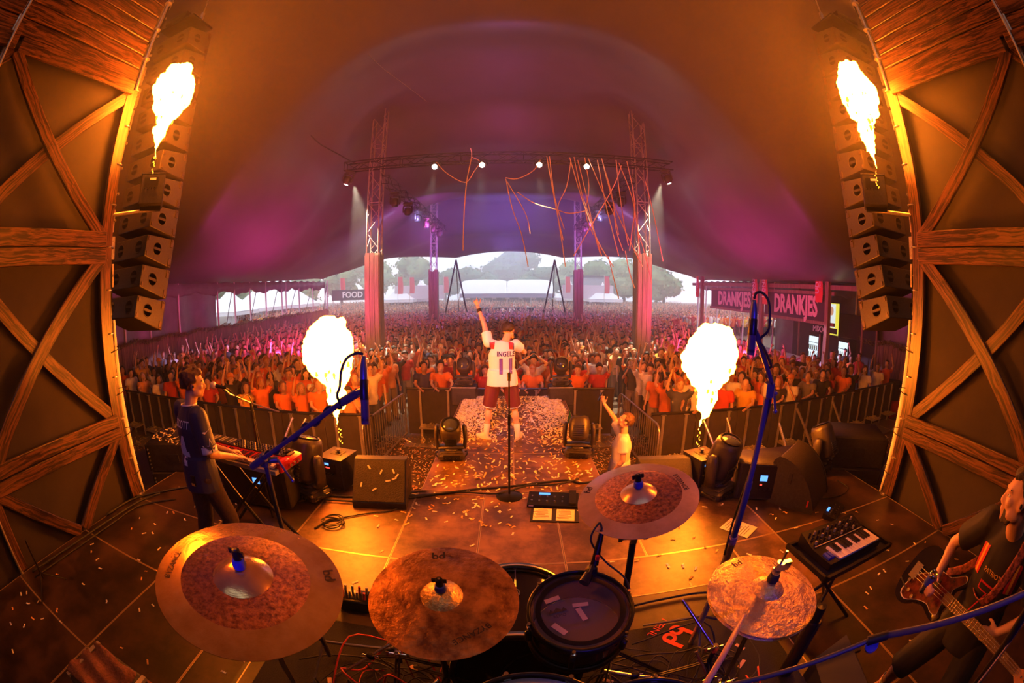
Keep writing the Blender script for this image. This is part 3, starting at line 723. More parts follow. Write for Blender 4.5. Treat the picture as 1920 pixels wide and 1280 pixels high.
# ---- streamers caught on the truss, and the long loose cables
mStr = M('streamer_paper', (.95, .60, .26), .6)
SG = 'paper streamers hanging from the front truss'
ORDN = ('first', 'second', 'third', 'fourth', 'fifth', 'sixth', 'seventh', 'eighth', 'ninth', 'tenth', 'eleventh', 'twelfth', 'thirteenth', 'fourteenth', 'fifteenth', 'sixteenth', 'seventeenth', 'eighteenth', 'nineteenth', 'twentieth')
st = [((882, 278, 884, 293, 875, 340, 870, 400, 868, 470)), (818, 304, 838, 325, 872, 342, 890, 320, 900, 303, 884, 294), (948, 333, 970, 335, 1000, 320, 1013, 300), (948, 335, 960, 390, 978, 440, 990, 500), (950, 340, 985, 400, 994, 438),
      (970, 360, 1000, 380, 1040, 392, 1068, 400, 1100, 395), (1025, 293, 1035, 350, 1048, 420, 1060, 500), (1030, 293, 1040, 370, 1058, 430), (1070, 303, 1062, 350, 1045, 392, 1056, 450), (1068, 295, 1090, 370, 1120, 450, 1150, 500),
      (1076, 294, 1090, 360, 1110, 420, 1128, 480), (1083, 300, 1100, 370, 1115, 440, 1125, 475), (1096, 295, 1104, 350, 1098, 400, 1112, 440), (1103, 297, 1130, 360, 1150, 400, 1160, 440), (1120, 300, 1135, 380, 1150, 440, 1160, 480), (1128, 297, 1150, 380, 1180, 450, 1205, 500),
      (1130, 305, 1148, 370, 1155, 430, 1168, 470), (1155, 300, 1160, 350, 1170, 420, 1178, 460), (1160, 305, 1185, 370, 1195, 430, 1200, 480), (1175, 302, 1190, 380, 1185, 430, 1180, 470), (1210, 340, 1225, 400, 1235, 450, 1243, 490), (1165, 310, 1150, 350, 1110, 420, 1075, 480),
      (1195, 430, 1210, 480, 1222, 530), (1140, 480, 1150, 520, 1160, 560), (1172, 470, 1180, 510, 1190, 540)]
for k, s_ in enumerate(st):
    pts = [PY(s_[i], s_[i+1], 12.6-.03*k+.1*sin(i)) for i in range(0, len(s_), 2)]
    sm = []
    for i in range(len(pts)-1):
        p0, p1, p2, p3 = pts[max(0, i-1)], pts[i], pts[i+1], pts[min(len(pts)-1, i+2)]
        for j in range(4):
            u = j/4; sm.append(.5*((2*p1)+(p2-p0)*u+(2*p0-5*p1+4*p2-p3)*u*u+(3*p1-p0-3*p2+p3)*u**3))
    sm.append(pts[-1])
    o = MB().tube(sm, .017, 3).build('streamer', mStr, None, False); tag(o, 'orange paper streamer, %s of those %s' % (ORDN[k-6 if k > 5 else k], 'hanging toward the right mast' if k > 5 else 'looped over the truss middle'), 'streamer', SG)
pts = [PD(x, y, d) for x, y, d in ((420, 0, 9.5), (450, 70, 9.8), (500, 150, 10.4), (540, 215, 11.2), (600, 270, 12.3), (660, 304, 13.6))]
o = MB().tube(pts, .02, 6).build('overhead_cable', mBlack); tag(o, 'long black cable swinging from the stage roof to the left end of the front truss', 'cable')
pts = [PD(x, y, 10.5) for x, y in ((672, 85), (720, 130), (800, 190))]
o = MB().tube(pts, .006, 4).build('overhead_cable', mSteel); tag(o, 'thin wire crossing the dark canopy above the left mast', 'cable')
# ================================================================ BARRIERS
mVeil = M('barrier_sheet', (.03, .022, .018), .75, var=.3, bump=.3, scale=6)
def barrier(a, b, label, lean=1, post=True):
    "one crowd-barrier module seen from its back: sheet, top rail, two aluminium posts, a step plate and a brace"
    a, b = V((a[0], a[1], G)), V((b[0], b[1], G)); d = b-a; L = d.length
    t = thing('crowd_barrier', label, 'barrier', (a+b)/2, math.atan2(d.y, d.x), 'black-sheeted barriers along the pit')
    MB().box((0, .03, .62), (L-.02, .025, 1.12)).build('black_sheet', mVeil, t, False)
    MB().cyl((-L/2, 0, 1.19), (L/2, 0, 1.19), .028, n=8).build('top_rail', mBlackM, t)
    for s in (-1, 1):
        MB().bar((s*L*.25, -.03, .0), (s*L*.25, -.03, 1.17), .05, .035).box((s*L*.25, -.04, 1.165), (.10, .05, .012)).build('post', mAlu, t, False)
    MB().box((0, -.2, .32), (L*.5, .34, .025)).build('step_plate', mAlu, t, False)
    MB().box((0, -.3, .02), (L*.96, .9, .02)).build('foot_plate', mSteel, t, False)
    cf = MB(); rnd = random.Random(int(a.x*10+L*100))
    for k in range(46):
        x, y = rnd.uniform(-L*.25, L*.25), rnd.uniform(-.36, -.04); q = rnd.random()*3.14
        cf.box((x, y, .338+rnd.random()*.025), (.055, .018, .002), (rnd.uniform(-.4, .4), 0, q))
    o = cf.build('step_litter', mConf, t, False); o['kind'] = 'stuff'
    return t
mConf = M('confetti_paper', (.94, .84, .48), .7)
k = 0
def run_of(pts, names):
    for i, (a, b) in enumerate(zip(pts, pts[1:])):
        barrier(a, b, names[i] if isinstance(names, list) else names % ('first', 'second', 'third', 'fourth', 'fifth', 'sixth', 'seventh', 'eighth', 'ninth', 'tenth', 'eleventh')[i])
run_of([(-10.7, 7.5), (-9.6, 7.46), (-8.6, 7.4), (-7.6, 7.34), (-6.6, 7.28), (-5.6, 7.22), (-4.6, 7.2), (-3.6, 7.22), (-2.62, 7.35)], ['black-sheeted barrier left of the runway, %s from the pit fence' % w_ for w_ in ('eighth', 'seventh', 'sixth', 'fifth', 'fourth', 'third', 'second', 'first')])
run_of([(2.62, 7.38), (3.6, 7.38), (4.6, 7.4), (5.6, 7.48), (6.6, 7.6), (7.6, 7.75), (8.6, 7.92), (9.6, 8.1), (10.6, 8.25), (11.7, 8.42)], 'black-sheeted barrier right of the runway, %s from the pit fence')
for ch in [o for o in bpy.data.objects if o.name.startswith('crowd_barrier') and o.location.x > 0]: pass
run_of([(-2.48, 9.52), (-1.15, 9.55)], ['black-sheeted barrier at the crowd front, left of the runway end'])
run_of([(1.15, 9.55), (2.4, 9.52)], ['black-sheeted barrier at the crowd front, right of the runway end'])
run_of([(-1.12, 9.58), (1.12, 9.58)], ['wide barrier across the far end of the runway'])
def pen_fence(a, b, label):
    a, b = V((a[0], a[1], G)), V((b[0], b[1], G)); d = b-a; L = d.length
    t = thing('barred_fence', label, 'fence', (a+b)/2, math.atan2(d.y, d.x))
    x = L/2; r_ = .12
    fpts = [(-x, 0, .12), (-x, 0, 1.0), (-x+.05, 0, 1.08), (-x+.15, 0, 1.12), (x-.15, 0, 1.12), (x-.05, 0, 1.08), (x, 0, 1.0), (x, 0, .12)]
    MB().tube(fpts, .021, 8, closed=True).build('frame', mSteel, t)
    n = int(L/.115)
    for k in range(1, n): MB().cyl((-x+L*k/n, 0, .12), (-x+L*k/n, 0, 1.11), .008, n=6).build('bar', mSteel, t)
    for s in (-1, 1): MB().tube([(s*x*.7, -.28, 0), (s*x*.7, -.22, .03), (s*x*.7, 0, .12), (s*x*.7, .22, .03), (s*x*.7, .28, 0)], .015, 6).build('foot', mSteel, t)
    return t
pen_fence((-2.72, 7.0), (-2.5, 9.4), 'barred steel fence left of the runway, between the two barrier lines')
pen_fence((2.5, 9.4), (2.62, 6.85), 'barred steel fence right of the runway, between the two barrier lines')
def prop(a, b, label):
    a, b = V(a), V(b); t = thing('steel_prop', label, 'prop', (a.x, a.y, G)); MB().cyl(V((0, 0, 0)), b-a+V((0, 0, 0)), .03, n=8).cyl((b-a)*.4, (b-a)*.62, .038, n=8).build('tube', mSteel, t); MB().box((0, 0, .02), (.2, .2, .03)).build('base_plate', mSteel, t, False)
for (xa, ya, xb, yb, lb) in ((-4.6, 6.3, -4.2, 7.0, 'left of the keyboard stand'), (-4.3, 6.2, -3.9, 7.0, 'behind the keyboard'), (-8.0, 6.5, -7.5, 7.1, 'by the left bass cabinets'), (4.0, 6.3, 3.55, 6.95, 'behind the right flame'), (4.35, 6.4, 4.1, 7.0, 'right of the right flame'), (6.6, 6.6, 6.1, 7.2, 'near the tall right microphone'), (7.9, 6.8, 7.5, 7.4, 'right of the pit, against the barrier'), (5.2, 5.6, 5.0, 6.4, 'behind the stacked cabinets')):
    prop((xa, ya, G), (xb, yb, -.05), 'slanting steel prop '+lb)

# ================================================================ STAGE GEAR
def wedge(loc, rz, label, w=.62, d=.5, h=.5, ang=.62, grp='floor monitor loudspeakers'):
    "floor monitor: side profile with a sloping grille, extruded across"
    t = thing('monitor_wedge', label, 'loudspeaker', loc, rz, grp)
    prof = [(-d/2, 0), (d/2, 0), (d/2, h*.55), (d*.30, h), (d*.10, h*1.0), (-d*.5, h*.16)]
    MB().prism([(y, z) for (y, z) in prof], (-w/2, 0, 0), (1, 0, 0), w, x=(0, 1, 0)).build('cabinet', mBox, t, False)
    a = V((0, -d*.5, h*.16)); b = V((0, d*.10, h*1.0)); s = b-a; nn = V((0, -s.z, s.y)).normalized()
    q = MX((V((1, 0, 0)), s.normalized(), nn)).transposed()
    MB().box((a+b)/2+nn*.006, (w-.03, s.length-.03, .012), q).build('grille', mGrille, t, False)
    for sx in (-1, 1):
        MB().box((sx*(w/2+.001), .06, h*.42), (.006, .14, .05), bev=.002).build('side_grip', mVent, t, False)
    return t
# low wedge pair under the left one, by the runway
t = wedge((-1.45, 4.15, .0), R(6), 'floor monitor with a broad grille and strewn confetti, left of the runway', .60, .55, .46)
for (x, y, a) in ((-.05, .3, .6), (.1, .5, .2), (.02, .7, 1.2), (.16, .72, 2), (.2, .62, .9), (.17, .55, .4), (-.12, .8, 2.2), (-.2, .4, 1.4)):
    nn = V((0, -.386, .33)).normalized(); p_ = V((x, -.275+.33*y, .0736+.386*y))+nn*.016
    MB().box(p_, (.055, .018, .001), MX((V((1, 0, 0)), V((0, .33, .386)).normalized(), nn)).transposed() @ MX.Rotation(a, 3, 'Z')).build('stuck_confetti', mConf, t, False)
wedge((1.75, 4.25, 0.0), R(-6), 'floor monitor half hidden behind the upper right cymbal', .64, .55, .40)
def curved_wedge(loc, rz, label):
    t = thing('monitor_wedge', label, 'loudspeaker', loc, rz, 'floor monitor loudspeakers')
    pr = [(-.34, 0), (.30, 0), (.34, .12), (.30, .52), (.24, .58)] + [(.24-.58*(i/8), .58*(1-(i/8)**2.0)**.7 if i < 8 else .05) for i in range(1, 9)]
    MB().prism(pr, (-.36, 0, 0), (1, 0, 0), .02, x=(0, 1, 0)).prism(pr, (.34, 0, 0), (1, 0, 0), .02, x=(0, 1, 0)).build('side_panel', mBox, t, False)
    MB().prism([(a*.96, b*.97) for a, b in pr], (-.34, 0, 0), (1, 0, 0), .68, x=(0, 1, 0)).build('grille', mGrille, t, 'auto')
    MB().box((-.365, .05, .36), (.01, .05, .14), bev=.004).build('side_grip', mVent, t, False)
    MB().box((-.367, -.25, .12), (.004, .02, .08)).build('red_badge', mRedInk, t, False)
    return t
curved_wedge((3.36, 3.62, 0), R(34), 'big curved-front floor monitor at the right stage edge')
def amp(loc, rz, label, w=.62, d=.42, h=.5, scr=True):
    t = thing('power_unit', label, 'amplifier', loc, rz)
    MB().box((0, 0, h/2+.02), (w, d, h), bev=.015).build('case_body', mBox, t)
    MB().box((0, -d/2-.003, h/2+.02), (w*.86, .006, h*.86)).build('front_panel', mBlackM, t, False)
    MB().box((w*.08, -d/2-.008, h*.66), (.09, .004, .07)).build('display', mDisp, t, False)
    for k in range(3): MB().cyl((w*.05+.06*k, -d/2, h*.36), (w*.05+.06*k, -d/2-.02, h*.36), .016, n=10).build('socket', mBlack, t)
    MB().box((w*.04, -d/2-.008, h*.48), (.03, .004, .018)).build('indicator', mLed, t, False)
    for s in (-1, 1):
        for z in (.34, .42): MB().bar((s*(w/2+.004), -.1, z), (s*(w/2+.004), .1, z), .01, .012).build('side_trim', mAlu, t, False)
    return t
amp((2.86, 3.9, 0), R(-26), 'black amplifier box with small blue screen left of the curved monitor', .56, .44, .46)
amp((-2.86, 3.78, 0), R(6), 'long black amplifier box with small blue screen under the red keyboard', .95, .5, .52)
def cab(loc, rz, label, dims, grp=None):
    t = thing('bass_cabinet', label, 'loudspeaker', loc, rz, grp); w, d, h = dims
    MB().box((0, 0, h/2), dims, bev=.02).build('cabinet', mBox, t)
    MB().box((0, -d/2-.004, h/2), (w*.2, .008, h*.3), bev=.003).build('grip_recess', mVent, t, False)
    for k in range(6): MB().cyl((-w*.46, -d/2, h*(.15+.13*k)), (-w*.46, -d/2-.02, h*(.15+.13*k)), .012, n=8).build('catch', mSteel, t)
    for (dx, dz) in ((-1, 0), (1, 0)): MB().bar((dx*w/2*.985, -d/2*.985, 0.02), (dx*w/2*.985, -d/2*.985, h-.02), .022, .022).build('corner_trim', mBlackM, t, False)
    return t
BG = 'bass cabinets stacked at the stage corners'
cab((-4.75, 4.25, -.42), R(28), 'lower black bass cabinet behind the keyboard player', (.95, .75, .42), BG)
cab((-4.75, 4.25, .0), R(24), 'upper black bass cabinet behind the keyboard player, littered with confetti', (.95, .75, .42), BG)
cab((4.95, 4.2, -.42), R(-32), 'lower black bass cabinet beside the right portal', (.95, .75, .45), BG)
cab((4.95, 4.2, .04), R(-32), 'upper black bass cabinet beside the right portal', (.95, .75, .45), BG)
cab((4.0, 4.75, -.35), R(-6), 'low black cabinet behind the right moving lamp', (1.1, .6, .42), BG)
# black deck under the corner stacks
struct(MB().box((-5.6, 4.3, -.30), (1.7, 1.6, .2)).box((5.6, 4.3, -.30), (1.7, 1.6, .2)).build('trim_1', mBlack))
struct(MB().box((-1.75, 4.55, -.45), (1.4, .5, .1)).build('trim_2', mDeck)); struct(MB().box((1.95, 4.55, -.45), (1.5, .5, .1)).build('trim_3', mDeck))

# centre microphone stand: heavy round base, straight pole, empty clip
pb = PZ(955, 930); t = thing('microphone_stand', 'straight black microphone stand with round base behind the singer', 'microphone stand', pb)
MB().lathe([(.001, .035), (.05, .034), (.13, .02), (.15, .008), (.15, 0), (.001, 0)], n=32).build('round_base', mBlackM, t)
MB().cyl((0, 0, .03), (0, 0, .98), .013, n=10).cyl((0, 0, .86), (0, 0, .96), .017, n=10).build('lower_tube', mBlackM, t); MB().cyl((0, 0, .96), (0, 0, 1.36), .009, n=10).build('upper_tube', mBlackM, t)
MB().cyl((0, -.01, 1.35), (0, .03, 1.42), .018, .022, n=10).build('clip', mBlack, t)

# pedal boards
def pedalboard(loc, rz, label, w=.56, d=.22, exp=True):
    t = thing('pedal_board', label, 'effects pedal', loc, rz)
    MB().prism([(-d/2, 0), (d/2, 0), (d/2, .07), (-d/2, .035)], (-w/2, 0, .004), (1, 0, 0), w, x=(0, 1, 0)).build('housing', mBlackM, t, False)
    sl = lambda y: .04+.035*(y+d/2)/d
    for j in range(2):
        for k in range(5):
            x = -w*.42+w*.15*k; y = -d*.25+d*.33*j
            MB().cyl((x, y, sl(y)), (x, y, sl(y)+.018), .011, n=8).build('foot_switch', mChrome, t)
    MB().box((-w*.18, d*.34, sl(d*.34)+.003), (w*.22, .03, .006), (R(9), 0, 0)).build('display', mDisp, t, False)
    if exp: MB().box((w*.38, 0, .085), (.075, d*.9, .016), (R(12), 0, 0)).box((w*.38, 0, .06), (.05, d*.6, .03)).build('rocker', mBlack, t, False)
    MB().box((-w*.42, -d/2-.002, .025), (.05, .003, .012)).build('white_mark', mWhite, t, False)
    return t
pedalboard(PZ(1037, 943), R(-8), 'black floor pedal board right of the microphone stand base', .55, .25)
pedalboard(PZ(1562, 962), R(32), 'black floor pedal board above the small synthesizer', .42, .18, False)
# set lists taped on a black mat
t = thing('stage_mat', 'small black mat carrying two set lists', 'mat', PZ(1040, 967), R(-6)); MB().box((0, 0, .006), (.5, .27, .008)).build('rubber_sheet', mRubber, t, False)
mInk = M('ink', (.03, .02, .02), .8)
def sheet(p, rz, label, w=.19, d=.24, z=.014, lines=9):
    t = thing('set_list', label, 'paper', (p.x, p.y, z), rz, 'set lists on the stage'); MB().box((0, 0, 0), (w, d, .0016)).build('paper_sheet', mPaper, t, False)
    for k in range(lines): MB().box((-.01*(k % 3), d*.4-k*d*.09, .0015), (w*(.5+.08*((k*7) % 5)), .006, .0012)).build('ink_line', mInk, t, False)
q_ = PZ(1040, 967)
sheet(q_+V((-.125, 0.02, 0)), R(-6), 'left sheet of the two set lists on the mat'); sheet(q_+V((.11, -.01, 0)), R(-8), 'right sheet of the two set lists on the mat')
sheet(PZ(1385, 990), R(35), 'lone set list sheet near the foot of the right microphone stand', .26, .34, .006)
# coil of cable and the leads over the deck
def lead(pts, r, label, z=.012, mat=None, name='cable', seg=6, grp=None):
    P = [V(p) for p in pts]; sm = []
    for i in range(len(P)-1):
        p0, p1, p2, p3 = P[max(0, i-1)], P[i], P[i+1], P[min(len(P)-1, i+2)]
        for j in range(seg):
            u = j/seg; sm.append(.5*((2*p1)+(p2-p0)*u+(2*p0-5*p1+4*p2-p3)*u*u+(3*p1-p0-3*p2+p3)*u**3))
    sm.append(P[-1]); o = MB().tube(sm, r, 6).build(name, mat or mRubber, None, True); return tag(o, label, 'cable', grp)
def zs(l, z=.012): return [PZ(a, b, z) for a, b in l]
c = PZ(625, 982, .0); lead([(c.x+(.11+.02*sin(k*.9))*cos(k*.55), c.y+(.10+.02*cos(k*.7))*sin(k*.55), .01+.0012*k) for k in range(42)], .006, 'small coil of thin cable on the deck below the left flame')
lead(zs([(560, 925), (640, 930), (700, 932), (760, 930), (830, 925), (880, 918), (950, 912), (1010, 905), (1060, 900), (1090, 905), (1120, 900)], .014), .013, 'thick cable running across the front of the deck')
lead(zs([(560, 940), (600, 936), (690, 940), (755, 935), (850, 922), (930, 925), (990, 910), (1040, 908), (1085, 898)], .03), .011, 'second cable following the thick one across the deck')
lead(zs([(590, 990), (620, 975), (690, 962), (740, 955), (762, 935), (765, 925), (800, 920)]), .008, 'thin cable curling from the left coil up to the monitor')
lead(zs([(200, 965), (250, 935), (310, 920), (370, 912), (430, 928), (500, 940), (560, 932), (640, 915)], .015), .015, 'thick cable along the foot of the left portal to the keyboard')
lead(zs([(60, 1072), (130, 1025), (200, 978), (260, 940), (300, 925)], .03), .014, 'bundle of cable lying along the base of the left portal')
lead(zs([(68, 1080), (140, 1030), (205, 985), (262, 948), (330, 935)], .012), .010, 'second strand of the bundle along the left portal')
lead(zs([(1330, 905), (1380, 915), (1440, 920), (1500, 935), (1570, 930), (1590, 915), (1570, 900)]), .007, 'thin cable looping around the curved monitor')
lead(zs([(1240, 920), (1300, 925), (1350, 935), (1380, 930)]), .008, 'short cable at the base of the large right moving lamp')
lead(zs([(1120, 1150), (1165, 1140), (1230, 1125), (1300, 1112), (1340, 1110)], .32), .010, 'cable lying along the front edge of the drum riser')

# ---- small synthesizer on its stand
ps = PZ(1582, 1016, .72)
t = thing('keyboard_stand', 'low folding stand with a padded tray at the right', 'stand', (ps.x, ps.y, 0), R(4)); t.scale = (1.15, 1.15, 1)
MB().box((0, 0, .66), (.66, .40, .02), bev=.004).build('tray', mRubber, t)
for (a, b, w_, d_) in ((0, -.2, .68, .02), (0, .2, .68, .02), (-.33, 0, .02, .42), (.33, 0, .02, .42)): MB().box((a, b, .68), (w_, d_, .035)).build('tray_edge', mBlackM, t, False)
for s in (-1, 1):
    MB().cyl((s*.26, -.16, 0), (-s*.26, .10, .65), .014, n=8).build('leg', mBlackM, t); MB().cyl((s*.26, .16, 0), (-s*.26, -.10, .65), .014, n=8).build('leg', mBlackM, t)
t = thing('small_synthesizer', 'compact black synthesizer with two octaves of keys on the tray', 'keyboard', (ps.x-.01, ps.y+.02, .68), R(4), None, 1.18)
MB().prism([(-.16, 0), (.16, 0), (.16, .085), (.02, .045), (-.16, .045)], (-.25, 0, .0), (1, 0, 0), .50, x=(0, 1, 0)).build('housing', mBlackM, t, False)
mKeyW = M('white_key', (.78, .70, .62), .3); mKeyB = M('black_key', (.015, .013, .013), .25)
for k in range(15): MB().box((-.155+.0265*k, -.085, .052), (.0245, .14, .012)).build('white_key', mKeyW, t, False)
for k in range(14):
    if k % 7 in (2, 6): continue
    MB().box((-.1415+.0265*k, -.058, .062), (.014, .085, .014)).build('black_key', mKeyB, t, False)
for j in range(3):
    for k in range(11):
        y = .045+.035*j; MB().cyl((-.21+.04*k, y, .05+.0028*(y*100-2)*.9), (-.21+.04*k, y, .072+.0028*(y*100-2)*.9), .0085, .007, n=8).build('knob', mBlack if (k+j) % 3 else mAlu, t)
for s in (0, 1): MB().box((-.225+.028*s, -.09, .052), (.02, .06, .016)).build('pitch_wheel', mBlueP, t, False)
MB().box((0, .025, .052), (.46, .006, .004)).build('panel_stripe', mAlu, t, False)

# ---- the red stage keyboard, its stand and vocal microphone
kc = V((-2.46, 2.99, .86)); kr = R(-7)
t = thing('stage_keyboard', 'bright red stage keyboard played by the man in the navy jersey', 'keyboard', kc, kr)
W_ = .62
MB().box((0, .03, .05), (1.26, .32, .09), bev=.02).box((-.60, -.08, .06), (.06, .14, .10), bev=.012).box((.60, -.08, .06), (.06, .14, .10), bev=.012).build('red_body', mRed, t)
MB().box((0, -.17, .03), (1.2, .07, .035)).build('key_bed', M('grey_lip', (.35, .32, .36), .4), t, False)
MB().box((0, .09, .1), (1.1, .17, .008)).build('control_panel', mBlackM, t, False)
for k in range(43):
    MB().box((-.555+.0264*k, -.105, .072), (.0245, .15, .022)).build('white_key', mKeyW, t, False)
for k in range(42):
    if k % 7 in (2, 6): continue
    MB().box((-.542+.0264*k, -.075, .090), (.014, .095, .018)).build('black_key', mKeyB, t, False)
for j in range(4):
    for k in range(18): MB().cyl((-.1+.036*k, .03+.04*j, .103), (-.1+.036*k, .03+.04*j, .115), .0095, .008, n=8).build('knob', mBlack if (k+j) % 4 else mAlu, t)
for k in range(9): MB().box((-.5+.04*k, .1, .106), (.012, .11, .006)).build('slider_slot', mAlu if k % 3 else mVent, t, False)
MB().box((.555, .09, .101), (.07, .09, .006), bev=.002).build('end_badge', mRubber, t, False)
for k in range(3): MB().cyl((.63, -.03+.06*k, .05), (.655, -.03+.06*k, .05), .014, n=8).build('side_socket', mChrome, t)
t = thing('keyboard_stand', 'black folding stand under the red keyboard', 'stand', (kc.x, kc.y, 0), kr)
for y in (-.12, .14):
    MB().cyl((-.45, y, 0), (.40, y*.9, .86), .018, n=8).build('leg', mBlackM, t); MB().cyl((.45, y, 0), (-.40, y*.9, .86), .018, n=8).build('leg', mBlackM, t)
for s in (-.42, .42): MB().cyl((s, -.2, .855), (s, .2, .855), .018, n=8).build('cross_bar', mBlackM, t)
pm = PD(400, 722, 4.0); pj = PD(430, 738, 4.15); pc = PD(470, 755, 4.35)
t = thing('boom_microphone_stand', 'thin boom stand with a silver-ball vocal microphone behind the keyboard', 'microphone stand', (pc.x, pc.y, G))
b_ = V((pc.x, pc.y, G)); mBall = M('mesh_ball', (.6, .6, .75), .35, .8, bump=.6, scale=300)
MB().cyl(V((0, 0, .35)), pc-b_, .012, n=8).build('pole', mBlackM, t)
for k in range(3): a = 2*pi*k/3+.4; MB().cyl((0, 0, .5), (.35*cos(a), .35*sin(a), 0), .009, n=6).build('leg', mBlackM, t)
MB().tube([pm-b_+V((.09, .03, -.02)), pj-b_, pc-b_, pc-b_+V((.28, .1, -.10))], .008, 8).build('boom', mSteel, t)
MB().cyl(pm-b_, pm-b_+V((.13, .045, -.03)), .021, .012, n=12).build('microphone_body', mBlackM, t); MB().ball(pm-b_, .034, 16).build('microphone_grille', mBall, t, True)
lead([pm+V((.12, .04, -.03)), pj+V((0, 0, .04)), pj+V((.08, .05, -.05)), pc+V((0, 0, .05)), pc+V((.04, 0, -.4)), pc+V((.12, 0, -1.2))], .005, 'thin cable twisting round the vocal boom stand')
# ================================================================ DRUM KIT
def nrm(a, c): return V((sin(a)*cos(c), sin(a)*sin(c), cos(a)))
def bronze(name, c1, c2, scale, rough, bump, metal=.85, streak=False):
    m = M(name, c1, rough, metal, col2=c2, scale=scale, bump=bump)
    n = m.node_tree.nodes; l = m.node_tree.links; p = n['Principled BSDF']
    b = [x for x in n if x.type == 'BUMP'][0]
    # fine lathed grooves round the bell
    t = [x for x in n if x.type == 'TEX_COORD'][0]
    w = n.new('ShaderNodeTexWave'); w.wave_type = 'RINGS'; w.rings_direction = 'Z'; w.inputs['Scale'].default_value = 70; w.inputs['Distortion'].default_value = .6
    b2 = n.new('ShaderNodeBump'); b2.inputs['Strength'].default_value = .03; b2.inputs['Distance'].default_value = .002
    l.new(t.outputs['Object'], w.inputs['Vector']); l.new(w.outputs['Fac'], b2.inputs['Height']); l.new(b.outputs['Normal'], b2.inputs['Normal']); l.new(b2.outputs['Normal'], p.inputs['Normal'])
    b.inputs['Distance'].default_value = .02
    return m
mBrA = bronze('brushed_bronze', (.62, .33, .10), (.88, .55, .20), 7, .21, .14, .7)
mBrDark = bronze('raw_hammered_bronze', (.15, .045, .025), (.50, .19, .07), 75, .30, 1.0, .6)
mBrB = bronze('patinated_bronze', (.16, .055, .022), (.72, .32, .09), 12, .32, .5, .55)
mBrC = bronze('satin_bronze', (.55, .33, .15), (.80, .52, .26), 6, .28, .1, .5)
mBrD = bronze('hammered_bronze', (.85, .50, .12), (1.0, .68, .22), 13, .22, 1.0, .6)
mEngr = M('engraved_ink', (.05, .022, .012), .6)
def cymbal(name, pos, n, r, label, outer, inner, bellm, rin=None, bell=.3, mark=None, a0=0.0, word=None, wr=.8, wa=0.0, wm=None):
    t = thing(name, label, 'cymbal', pos); q = fr(n, (1, 0, 0))
    rb = r*bell
    def z(rr):
        if rr <= rb: return .032*(1-(rr/rb)**2)*.9 + .012
        return .012 - .022*((rr-rb)/(r-rb))**1.5
    def prof(a, b, k): return [(max(.006, a+(b-a)*i/k), z(a+(b-a)*i/k)) for i in range(k+1)]
    bow = MB().lathe(prof(rin or rb, r, 14), (0, 0, 0), q, 72)
    pr = prof(.006, r, 20); bow.lathe([(a, b-.0022) for a, b in pr], (0, 0, 0), q, 72).lathe([(r, z(r)), (r+.0006, z(r)-.001), (r, z(r)-.0022)], (0, 0, 0), q, 72)
    bow.build('outer_bow', outer, t, True)
    if rin: MB().lathe([(a, b) for a, b in prof(rb, rin, 12)], (0, 0, 0), q, 72).build('inner_bow', inner, t, True)
    MB().lathe(prof(.006, rb, 10), (0, 0, 0), q, 48).build('bell', bellm, t, True)
    MB().cyl(q @ V((0, 0, -.05)), q @ V((0, 0, .10)), .004, n=8).build('threaded_rod', mChrome, t)
    MB().lathe([(.001, .040), (.017, .042), (.019, .05), (.016, .066), (.006, .07)], (0, 0, 0), q, 20).build('felt', mBlueP if name != 'hi_hat' else mRubber, t)
    MB().lathe([(.001, .098), (.010, .096), (.0125, .085), (.0125, .07), (.001, .07)], (0, 0, 0), q, 16).box(q @ V((.012, 0, .088)), (.02, .005, .015), q).box(q @ V((-.012, 0, .088)), (.02, .005, .015), q).build('wing_nut', mChrome if name == 'hi_hat' else mBlackM, t)
    def at(rr, aa): return q @ V((rr*cos(aa), rr*sin(aa), z(rr)+.0012))
    if mark is not None:      # two-lobed emblem
        c = at(mark[0], mark[1]); xd = (q @ V((sin(mark[1]), -cos(mark[1]), 0)))*mark[3]; yd = (q @ V((cos(mark[1]), sin(mark[1]), 0)))*mark[3]
        T = T3(c, xd, yd); s = mark[2]
        e = MB()
        for sx in (-1, 1):
            k = 18; o_ = [V((sx*.52*s+.5*s*cos(2*pi*i/k), .5*s*sin(2*pi*i/k), 0)) for i in range(k)]; i_ = [V((sx*.52*s+.24*s*cos(2*pi*i/k), .24*s*sin(2*pi*i/k), 0)) for i in range(k)]
            e.add([T @ p for p in o_+i_], [(i, (i+1) % k, k+(i+1) % k, k+i) for i in range(k)])
            hx = sx*.85*s; e.add([T @ V(p) for p in ((hx-.17*s, -.2*s, .0002), (hx+.17*s, -.2*s, .0002), (hx+.17*s, .95*s, .0002), (hx-.17*s, .95*s, .0002))], [(0, 1, 2, 3)])
        e.build('emblem', wm or mEngr, t, False)
    if word:
        txt, size, rr, aa, sg_ = word; c = at(rr, aa)
        text(txt, size, wm or mEngr, 'lettering', t, T3(c, (q @ V((sin(aa), -cos(aa), 0)))*sg_, (q @ V((cos(aa), sin(aa), 0)))*sg_), .0003)
    return t, q
CG = []
A_ = V((-.639, .648, 1.649)); B_ = V((-.209, .978, 1.406)); C_ = V((.467, 1.358, 1.557)); D_ = V((.695, .745, 1.519)); T_ = V((.222, 1.029, 1.301))
cymbal('crash_cymbal', A_, nrm(.149, -.325), .255, 'largest cymbal, bright rim around a dark hammered ring, lowest at the left', mBrA, mBrDark, mBrA, .175, .32, (.22, .55, .021, 1), word=('BYZANCE', .025, .21, 3.45, 1))
cymbal('crash_cymbal', B_, nrm(.215, -1.503), .23, 'dark patinated cymbal left of the clear-headed tom', mBrB, None, mBrD, None, .28, (.175, 1.75, .022, 1), word=('BYZANCE', .028, .165, 5.35, 1))
